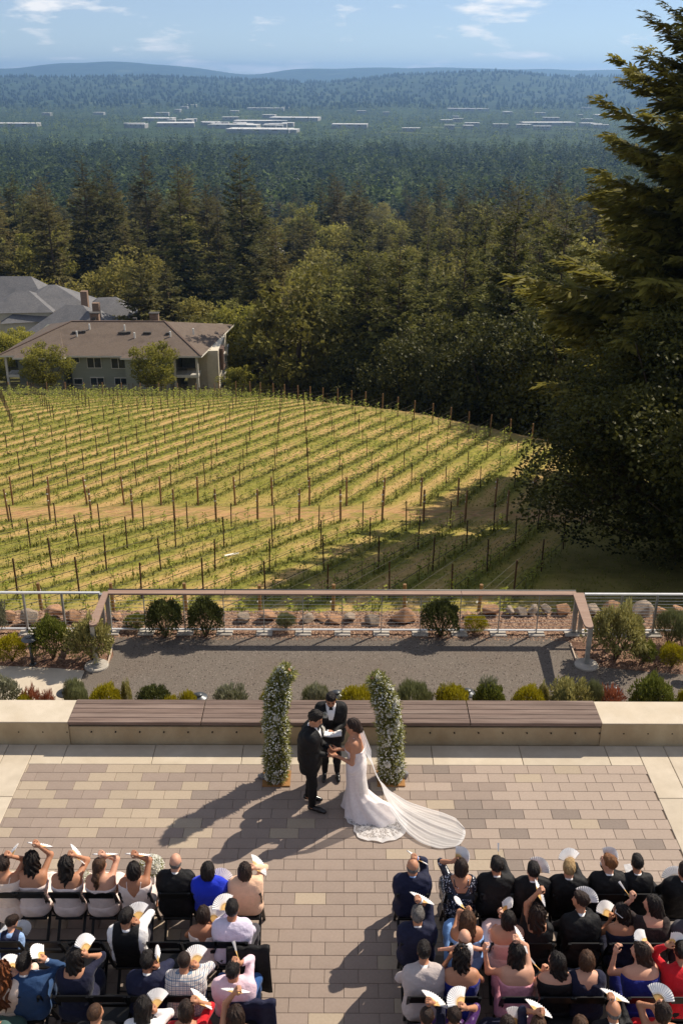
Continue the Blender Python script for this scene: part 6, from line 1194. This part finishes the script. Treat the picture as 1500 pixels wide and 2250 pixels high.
# beard as a thin darker skin patch of short hair
hd = Jo['head']; Rm_ = rotx(-R(24)); bv = smesh([ell((0, .022, -.055), (.064, .074, .07), .02), ell((0, .062, -.094), (.03, .025, .024), .02)], .009, cut=lambda X, Y, Z: np.maximum(np.maximum(Z + .035 + .25 * np.abs(X) * 0, .0 - Y), -np.maximum(np.abs(X) - .03, np.abs(Z + .058) - .012)))
obj('beard', npmesh('beard', bv[0] @ Rm_.T + hd, bv[1]), hair_mat('black'), offi, smooth=True)
book = empty('open_book', tuple(ox + rotz(rzo) @ (v3(0, .40, 1.165) * .9)), 0); tag(book, 'open white book in the hands of the officiant', 'book')
for s_ in (-1, 1): MB().box((s_ * .075, 0, .012), (.148, .2, .014), ax=Matrix.Rotation(-s_ * .13, 3, 'Y')).build('page_block', white_cl, book); MB().box((s_ * .076, 0, .002), (.156, .21, .005), ax=Matrix.Rotation(-s_ * .13, 3, 'Y')).build('cover', cloth('book_cover', srgb(214, 206, 196)), book)
book.rotation_euler = (R(-14), 0, 0)
# bride, facing the groom
bx = v3(bm_[0], bm_[1], 0); rzb = face_dir(-.93, .28); hb_ = to_local(hands_w, bx, rzb)
Jb = standing(0, 6, .0, hb_ + v3(-.06, -.095, -.01), hb_ + v3(.06, -.09, .02), .135, -.13, 0); Jb['hnL'] = v3(0, 0, 1.); Jb['hnR'] = v3(0, 0, 1.); Jb['curlL'] = Jb['curlR'] = .5
for k_ in 'LR': Jb['to' + k_] = v3(Jb['to' + k_][0] * .5, .07, .04); Jb['an' + k_] = v3(Jb['an' + k_][0] * .5, -.03, .09); Jb['kn' + k_][0] *= .7
lace = mat('bridal_satin', srgb(226, 216, 214), srgb(240, 232, 230), 26, .55, .35, 90, sheen=.2)
bride = build_person('person', 'person in a white strappy wedding gown with a low dark bun and long veil', bx, rzb, Jb, dict(outfit='dress', m=lace, hair=('bun', 'dark'), skin='tan', w=.76, arm=.82, face=1, legk=.6, bust=1, top=-.09, front=-.0, straps=1, prof=[(0, .085, .125), (.22, .072, .108), (.45, .05, .095), (.68, .068, .105), (.9, .085, .105), (1.0, .09, .092)]), .0115)
def loft(rings, closed=True):
    n = len(rings[0]); V = np.concatenate(rings); Q = []
    for i in range(len(rings) - 1):
        for j in range(n if closed else n - 1): a = i * n + j; b = i * n + (j + 1) % n; Q.append((a, b, b + n, a + n))
    return V, np.array(Q)
th = np.linspace(0, 2 * math.pi, 64, endpoint=False); rings = []
for z, rx, ry, cy, f in ((1.0, .120, .106, -.0, 0), (.93, .140, .126, -.005, 0), (.84, .164, .150, -.012, .0), (.73, .162, .148, -.01, .02), (.60, .148, .140, -.005, .03), (.46, .140, .138, -.005, .05), (.33, .155, .168, -.03, .08), (.2, .21, .25, -.09, .10), (.08, .26, .34, -.17, .11), (.012, .30, .42, -.24, .12)):
    rip = 1 + f * np.sin(th * 9 + z * 4) * .6 + f * .5 * np.sin(th * 5 + 1); rings.append(np.stack([np.cos(th) * rx * rip, cy + np.sin(th) * ry * rip, np.full(64, z)], -1))
V, Q = loft(rings); sk_o = obj('skirt', npmesh('skirt', V, Q), lace, bride, smooth=True)
def sheer(name, c, a0, a1, scale, vor=False):
    m = bpy.data.materials.new(name); m.use_nodes = True; t = m.node_tree; L = t.links.new; b = t.nodes['Principled BSDF']; b.inputs['Base Color'].default_value = (*c, 1); b.inputs['Roughness'].default_value = .7; b.inputs['Sheen Weight'].default_value = .3
    at = nd(t, 'ShaderNodeAttribute', attribute_name='v'); r = nd(t, 'ShaderNodeMapRange'); r.inputs[3].default_value = a0; r.inputs[4].default_value = a1
    if vor:
        co = nd(t, 'ShaderNodeTexCoord'); n = nd(t, 'ShaderNodeTexNoise', Scale=scale, Detail=3.0); n.inputs['Distortion'].default_value = 1.2; L(co.outputs['Object'], n.inputs['Vector']); q = nd(t, 'ShaderNodeMapRange'); L(n.outputs['Fac'], q.inputs[0]); q.inputs[1].default_value = .44; q.inputs[2].default_value = .54
        ad = nd(t, 'ShaderNodeMath', operation='MAXIMUM'); L(q.outputs[0], ad.inputs[0]); L(at.outputs['Fac'], ad.inputs[1]); L(ad.outputs[0], r.inputs[0])
    else: L(at.outputs['Fac'], r.inputs[0])
    tr = nd(t, 'ShaderNodeBsdfTransparent'); tl_ = nd(t, 'ShaderNodeBsdfTranslucent'); tl_.inputs['Color'].default_value = (*c, 1); m1 = nd(t, 'ShaderNodeMixShader'); m1.inputs[0].default_value = .35; L(b.outputs[0], m1.inputs[1]); L(tl_.outputs[0], m1.inputs[2])
    ms = nd(t, 'ShaderNodeMixShader'); L(r.outputs[0], ms.inputs[0]); L(tr.outputs[0], ms.inputs[1]); L(m1.outputs[0], ms.inputs[2]); L(ms.outputs[0], t.nodes['Material Output'].inputs['Surface']); MATS[name] = m; return m
veil_m = sheer('veil_tulle', (.92, .90, .88), .34, .9, 1); lace_m = sheer('train_lace', (.87, .84, .82), .38, .97, 26, True)
inv = lambda P: (np.asarray(P) - bx) @ rotz(rzb)     # world points into the bride's frame
# lace train spread over the paving
outl = [(754, 1797), (766, 1808), (778, 1819), (779, 1832), (790, 1843), (812, 1849), (838, 1851), (862, 1849), (882, 1840), (895, 1822), (893, 1806), (884, 1790), (872, 1775), (858, 1764)]
oc = np.array([G(x, y, .008) for x, y in outl]); tt = np.linspace(0, 1, len(outl)); tv = np.linspace(0, 1, 61); oc = np.stack([np.interp(tv, tt, oc[:, i]) for i in range(3)], -1)
oc += np.stack([.012 * np.sin(tv * 60), .012 * np.cos(tv * 47), 0 * tv], -1)
a_ = np.linspace(-2.55, -.2, 61); st = bx + (np.stack([np.cos(a_) * .17, -.05 + np.sin(a_) * .19, np.full(61, .36)], -1) @ rotz(rzb).T)
lead = bx + (np.stack([np.cos(a_) * .155, -.0 + np.sin(a_) * .155, np.full(61, .55)], -1) @ rotz(rzb).T)
rg = []
for i, u in enumerate(np.linspace(0, 1, 30)):
    P = lead * (1 - u) ** 2 + 2 * st * [1, 1, .45] * u * (1 - u) + oc * u * u if u < .999 else oc.copy(); P = np.array(P); P[:, 2] = .60 * (1 - min(u * 1.45, 1)) ** 2.0 + .012 + .012 * np.abs(np.sin(tv * 34 + u * 3)) * u; rg.append(P)
V, Q = loft(rg, False); va = np.concatenate([np.full(61, np.clip(1.0 - u * 1.7, 0, 1) + (.9 if u > .955 else 0)) for u in np.linspace(0, 1, 30)])
obj('train', npmesh('train', inv(V), Q, v=np.clip(va, 0, 1)), lace_m, bride, smooth=True)
# veil: from the bun down to the paving and out to the right
cl = [(791, 1593, 1.47, .035), (800, 1622, 1.32, .045), (812, 1660, 1.08, .06), (824, 1695, .80, .08), (838, 1726, .52, .10), (858, 1757, .27, .14), (884, 1783, .11, .21), (915, 1803, .04, .30), (950, 1820, .022, .36), (985, 1832, .018, .34), (1004, 1838, .015, .22)]
C_ = np.array([G(x, y, z) for x, y, z, w in cl]); bun = bx + rotz(rzb) @ (Jb['head'] + rotx(-R(6)) @ v3(0, -.105, .0)); C_[0] = bun; C_[1] = bun * .55 + C_[2] * .45; wv = np.array([c[3] for c in cl]); s0 = np.linspace(0, 1, len(cl)); su = np.linspace(0, 1, 70); C_ = np.stack([np.interp(su, s0, C_[:, i]) for i in range(3)], -1); wv = np.interp(su, s0, wv)
for _ in range(3): C_[1:-1] = (C_[:-2] + 2 * C_[1:-1] + C_[2:]) / 4; wv[1:-1] = (wv[:-2] + 2 * wv[1:-1] + wv[2:]) / 4
rg = []; va = []; q = np.linspace(-1, 1, 53)
for i in range(70):
    d = C_[min(i + 1, 69)] - C_[max(i - 1, 0)]; sdir = np.cross(d, [0, 0, 1.]); sdir[2] = 0; sdir /= np.linalg.norm(sdir); rnd = (1 - .0 * q)
    end = .10 * np.sqrt(np.clip(1 - q * q, 0, 1)) * (i / 69.) ** 6; fold = .42 * np.sin(q * 10.5 + 1.6 * math.sin(i * .085)) + .33 * np.sin(q * 22.7 + 1.1 * math.sin(i * .13 + 2) + q * q * 5) + .25 * np.sin(q * 39 + i * .045)
    P = C_[i] + sdir * (q * wv[i])[:, None] + (d / np.linalg.norm(d)) * end[:, None]; P[:, 2] = np.maximum(P[:, 2] + .016 * fold * min(1, wv[i] * 6), .010 + .004 * (fold + 1)); P[:, 1] += .012 * fold * (1 - i / 69.)
    rg.append(P); va.append(np.clip(.42 + .2 * fold * (i / 69.) + .38 * (1 - i / 69.) + .5 * (np.abs(q) > .965) + .5 * (i > 67), 0, 1))
V, Q = loft(rg, False); obj('veil', npmesh('veil', inv(V), Q, v=np.concatenate(va)), veil_m, bride, smooth=True)
# ================================================================ floral columns
def floral(label, path, rad, seed):
    r = np.random.default_rng(seed); path = np.array(path); t = empty('floral_column', tuple(path[0] * [1, 1, 0])); tag(t, label, 'flower column', 'floral columns'); base = path[0] * [1, 1, 0]
    L_ = np.concatenate([[0], np.cumsum(np.linalg.norm(np.diff(path, axis=0), axis=1))]); L_ /= L_[-1]
    def pt(u): return np.stack([np.interp(u, L_, path[:, i]) for i in range(3)], -1)
    def around(n, k0, k1):
        u = r.random(n) ** .95; a = r.uniform(0, 6.283, n); c = pt(u); d = pt(np.clip(u + .02, 0, 1)) - pt(np.clip(u - .02, 0, 1)); d, x, y = frames(d); out = x * np.cos(a)[:, None] + y * np.sin(a)[:, None]; bump_ = 1 + .14 * np.sin(u * 23 + 3 * np.sin(a + seed)) + .1 * np.sin(3 * a + u * 11)
        return c + out * (rad * bump_ * r.uniform(k0, k1, n) * np.interp(u, [0, .05, .85, 1], [.9, 1, .92, .55]))[:, None], out, u
    MB().tube([tuple(p - base) for p in path], .035, 8).build('frame', post_m, t)
    P, o_, u = around(9500, .45, 1.0); D = o_ * .8 + r.normal(size=P.shape) * .55; D[:, 2] += .25; D, X, _ = frames(D); X = X + r.normal(size=X.shape) * .6; X -= D * (X * D).sum(1, keepdims=True); X /= np.linalg.norm(X, axis=1, keepdims=True); n = len(P)
    g_ = kites(P - base, D, X, r.uniform(.05, .115, n), r.uniform(.012, .026, n), np.clip(r.normal(.45, .25, n), 0, 1), .1); obj('greenery', npmesh('greenery', g_[0], g_[1], v=g_[2]), leaf_g, t, kind='stuff')
    P, o_, u = around(2100, .95, 1.2); n = len(P); s_ = r.uniform(.008, .016, n); oc_ = np.array([[1, 0, 0], [-1, 0, 0], [0, 1, 0], [0, -1, 0], [0, 0, 1], [0, 0, -1.]]); V = ((P - base)[:, None] + oc_[None] * s_[:, None, None]).reshape(-1, 3); T = np.array([[0, 2, 4], [2, 1, 4], [1, 3, 4], [3, 0, 4], [2, 0, 5], [1, 2, 5], [3, 1, 5], [0, 3, 5]]); T = (T[None] + (np.arange(n) * 6)[:, None, None]).reshape(-1, 3)
    obj('babys_breath', npmesh('breath', V, None, T), breath, t, kind='stuff')
    P, o_, u = around(38, .95, 1.05)
    for i in range(38): o = obj('rose', rose_p[i % 3], None, t, tuple(P[i] - base)); o.rotation_euler = Vector(o_[i]).to_track_quat('Z', 'Y').to_euler(); o.scale = (r.uniform(.65, 1.0),) * 3
    MB().box((0, 0, .012), (.42, .36, .024)).build('base_board', mat('base_board', srgb(150, 108, 62), None, 6, .8), t)
def cpath(pts, Y): return [tuple(GY(x, y, Y)) for x, y in pts]
cb = G(608, 1712); Yc = cb[1]; pp = [(cb[0], Yc, .02)] + cpath([(607, 1660), (607, 1600), (607, 1545), (610, 1510), (619, 1487), (636, 1471)], Yc); floral('tall floral column on the left, its top curling right', pp, .158, 3)
cb = G(858, 1712); Yc = cb[1]; pp = [(cb[0], Yc, .02)] + cpath([(858, 1660), (857, 1600), (850, 1550), (840, 1520), (828, 1499), (818, 1488)], Yc); floral('shorter floral column on the right, its top curling left', pp, .158, 4)
for i, (px, py, s_, lab) in enumerate(((582, 1712, .075, 'grey stone at the left foot of the left floral column'), (573, 1709, .06, 'smaller grey stone left of the left floral column'), (874, 1716, .085, 'grey stone beside the right floral column'), (886, 1708, .09, 'larger grey stone right of the right floral column'), (862, 1720, .055, 'small dark stone before the right floral column'))):
    c = G(px, py); o = bpy.data.objects.new('river_stone', rock_mesh(400 + i, 40, .8)); COL.objects.link(o); o.data.materials.append(rock_m[2]); o.location = (c[0], c[1], s_ * .62); o.scale = (s_,) * 3; o.data.polygons.foreach_set('use_smooth', np.ones(len(o.data.polygons), bool)); tag(o, lab, 'stone', 'stones weighting the columns')
# bouquet, basket, baby, draped jackets, programmes
def bouquet(c, r0, label, n=9):
    r = np.random.default_rng(abs(int(c[0] * 100)) + 77); t = empty('bouquet', tuple(c)); tag(t, label, 'bouquet')
    u = unit(1600, r); u[:, 2] = np.abs(u[:, 2]); P = u * r0 * r.uniform(.5, 1.0, (1600, 1)); D = u + r.normal(size=u.shape) * .4; D, X, _ = frames(D); g_ = kites(P, D, X, r.uniform(.03, .07, 1600), .016, np.clip(r.normal(.6, .2, 1600), 0, 1), .1); obj('greenery', npmesh('greenery', g_[0], g_[1], v=g_[2]), leaf_g, t, kind='stuff')
    P = unit(900, r); P[:, 2] = np.abs(P[:, 2]); P *= r0 * r.uniform(.95, 1.3, (900, 1)); s_ = .008; oc_ = np.array([[1, 0, 0], [-.5, .87, 0], [-.5, -.87, 0], [0, 0, 1.2]]) * s_; V = (P[:, None] + oc_).reshape(-1, 3); T = (np.array([[0, 1, 3], [1, 2, 3], [2, 0, 3]])[None] + (np.arange(900) * 4)[:, None, None]).reshape(-1, 3); obj('babys_breath', npmesh('breath', V, None, T), breath, t, kind='stuff')
    for i in range(n): d = unit(1, r)[0]; d[2] = abs(d[2]); d[1] -= .3; o = obj('rose', rose_p[i % 3], None, t, tuple(d / np.linalg.norm(d) * r0)); o.rotation_euler = Vector(d).to_track_quat('Z', 'Y').to_euler(); o.scale = (1.1,) * 3
    MB().tube([(0, 0, 0), (.02, -.03, -.2)], [.03, .022], 8).build('stem_wrap', white_cl, t)
bouquet(GY(333, 1908, ROWY[1] + .28), .13, 'large bouquet of cream roses and white sprays held in the left front row')
bouquet(GY(184, 1936, ROWY[1] + .32), .085, 'small bouquet in the lap of a front row guest in white', 5)
bouquet(GY(112, 1940, ROWY[1] + .34), .07, 'small bouquet beside the guest with long wavy hair', 5)
bk = empty('basket', tuple(GY(18, 1940, ROWY[1] + .36))); wick = mat('wicker', srgb(150, 112, 70), srgb(190, 150, 102), 30, .8, .8, 60, stretch=(1, 1, 4)); MB().lathe([(.09, -.09), (.12, .03), (.125, .04), (.115, .035), (.085, -.07)], n=24).build('bowl', wick, bk, smooth=True); MB().tube([(-.115, 0, .03), (-.08, 0, .14), (0, 0, .18), (.08, 0, .14), (.115, 0, .03)], .008, 8).build('handle', wick, bk, smooth=True); tag(bk, 'small wicker basket in the lap at the left end of the front row', 'basket')
bh = GY(1020, 2062, ROWY[3] + .26); bl = v3(bh[0], bh[1], bh[2] - .155)
def baby_J():
    J = {'pelvis': v3(0, 0, -.16), 'chest': v3(0, 0, .02), 'neck': v3(0, .005, .075), 'head': v3(0, .01, .155), 'yaw': 0, 'nod': 10 / 57.3}; return J
bp_ = [cone((-.03, 0, -.16), (.03, 0, -.16), .07, .07, .05), cone((-.03, 0, -.06), (.03, 0, -.06), .068, .068, .05), cone((-.03, 0, .02), (.03, 0, .02), .06, .06, .05), cone((0, 0, .05), (0, .005, .1), .035, .033, .03)] + head_prims(v3(0, .01, .155), rotx(-.1), .86) + [p for s_ in (-1, 1) for p in (cone((s_ * .065, 0, .03), (s_ * .15, .02, -.02), .027, .024, .02), cone((s_ * .15, .02, -.02), (s_ * .23, .05, -.06), .024, .018, .015), ell((s_ * .245, .055, -.068), (.024, .02, .018), .012), cone((s_ * .05, .03, -.17), (s_ * .08, .14, -.17), .045, .038, .03), cone((s_ * .08, .14, -.17), (s_ * .08, .17, -.28), .038, .028, .02))]
fing = [smesh([cone((s_ * .25, .055 + .008 * k, -.07), (s_ * .275, .06 + .012 * k, -.085), .006, .005, .004)], .005) for s_ in (-1, 1) for k in (-1, 0, 1, 2)]
V, Q = smesh(bp_, .0105, extra=fing); baby = obj('person', npmesh('baby', V, Q), skin_mat('fair'), smooth=True, loc=tuple(bl)); tag(baby, 'person, a bare armed baby with a white bow held up in the third row', 'baby')
obj('romper', npmesh('romper', *smesh(bp_[:3], .011, .008)), white_cl, baby, smooth=True); MB().lathe([(.0, -.014), (.03, -.01), (.0, .0)], (-.02, -.075, .17), 10).lathe([(.0, -.014), (.03, -.01), (.0, .0)], (.025, -.075, .17), 10).build('bow', white_cl, baby)
obj('hair', npmesh('hair', *(lambda h_: (h_[0] * .86 @ rotx(-.1).T + v3(0, .01, .155), h_[1]))(hair_mesh('bald'))), hair_mat('ginger'), baby, smooth=True)
def draped(px, py, row, m, label):
    x = G(px, py, .7)[0]; V = []; n = 17; k = 13; rg = []
    for i in range(k):
        u = i / (k - 1); s_ = (u - .22) * .86; y = -.235 - .03 if s_ > 0 else -.235 + .0; P = []
        for j in range(n): q = j / (n - 1) * 2 - 1; wv_ = .012 * math.sin(q * 9 + u * 3); zz_ = .845 - abs(s_) ; P.append((q * (.235 + .03 * u), (-.262 - .05 * abs(s_) * 0 if s_ > 0 else -.215 + .25 * abs(s_)) + (wv_ if abs(s_) > .03 else 0), zz_ + (.012 if abs(s_) < .04 else 0)))
        rg.append(np.array(P))
    V, Q = loft(rg, False); o = obj('draped_jacket', npmesh('draped_jacket', V, Q), m, smooth=True, loc=(x, ROWY[row], 0)); md = o.modifiers.new('thick', 'SOLIDIFY'); md.thickness = .018; tag(o, label, 'jacket')
draped(548, 2075, 2, black_s, 'black jacket hung over the chair at the aisle end of the second row'); draped(556, 2222, 3, navy_s, 'dark jacket hung over the chair at the aisle end of the third row')
prog = empty('programme', tuple(GY(1381, 1912, ROWY[1] + .3)), .3); prog.rotation_euler = (R(35), 0, .2); MB().box((0, 0, 0), (.10, .15, .004)).build('sheet', white_cl, prog); tag(prog, 'folded white programme held by the boy in the right front row', 'paper')
prog = empty('programme', tuple(GY(12, 2046, ROWY[2] + .22)), .3); prog.rotation_euler = (R(30), .2, -.7); MB().box((0, 0, 0), (.11, .16, .004)).build('sheet', white_cl, prog); tag(prog, 'white programme in the hands of the child at the left edge', 'paper')
sg = GY(1356, 1998, ROWY[2] + .13); gl = empty('sunglasses', tuple(sg), R(50)); tag(gl, 'white framed sunglasses on the head of the girl in the right block', 'sunglasses')
for s_ in (-1, 1): MB().tube([(s_ * .032 + .026 * math.cos(a), 0, .022 * math.sin(a)) for a in np.linspace(0, 6.283, 15)], .006, 6).build('rim', white_cl, gl); MB().lathe([(.024, -.001), (.024, .001)], n=16).build('lens', pane, gl, loc=(s_ * .032, 0, 0), rot=(R(90), 0, 0)); MB().tube([(s_ * .06, 0, .0), (s_ * .075, -.10, -.01)], .005, 5).build('temple', white_cl, gl)
# ================================================================ haze: the air of the valley
hm = bpy.data.materials.new('valley_air'); hm.use_nodes = True; ht = hm.node_tree; ht.nodes.clear()
ho = nd(ht, 'ShaderNodeOutputMaterial'); hv = nd(ht, 'ShaderNodeVolumePrincipled')
hv.inputs['Color'].default_value = (0.34, 0.60, 1.0, 1); hv.inputs['Density'].default_value = 8.0e-5; hv.inputs['Anisotropy'].default_value = 0.35
ht.links.new(hv.outputs[0], ho.inputs['Volume'])
haze = MB().box((0, 9900, 15), (30000, 20200, 366)).build('haze', hm, kind='stuff')
haze.display_type = 'WIRE'; tag(haze, 'pale blue summer haze lying over the valley and hills', 'haze')
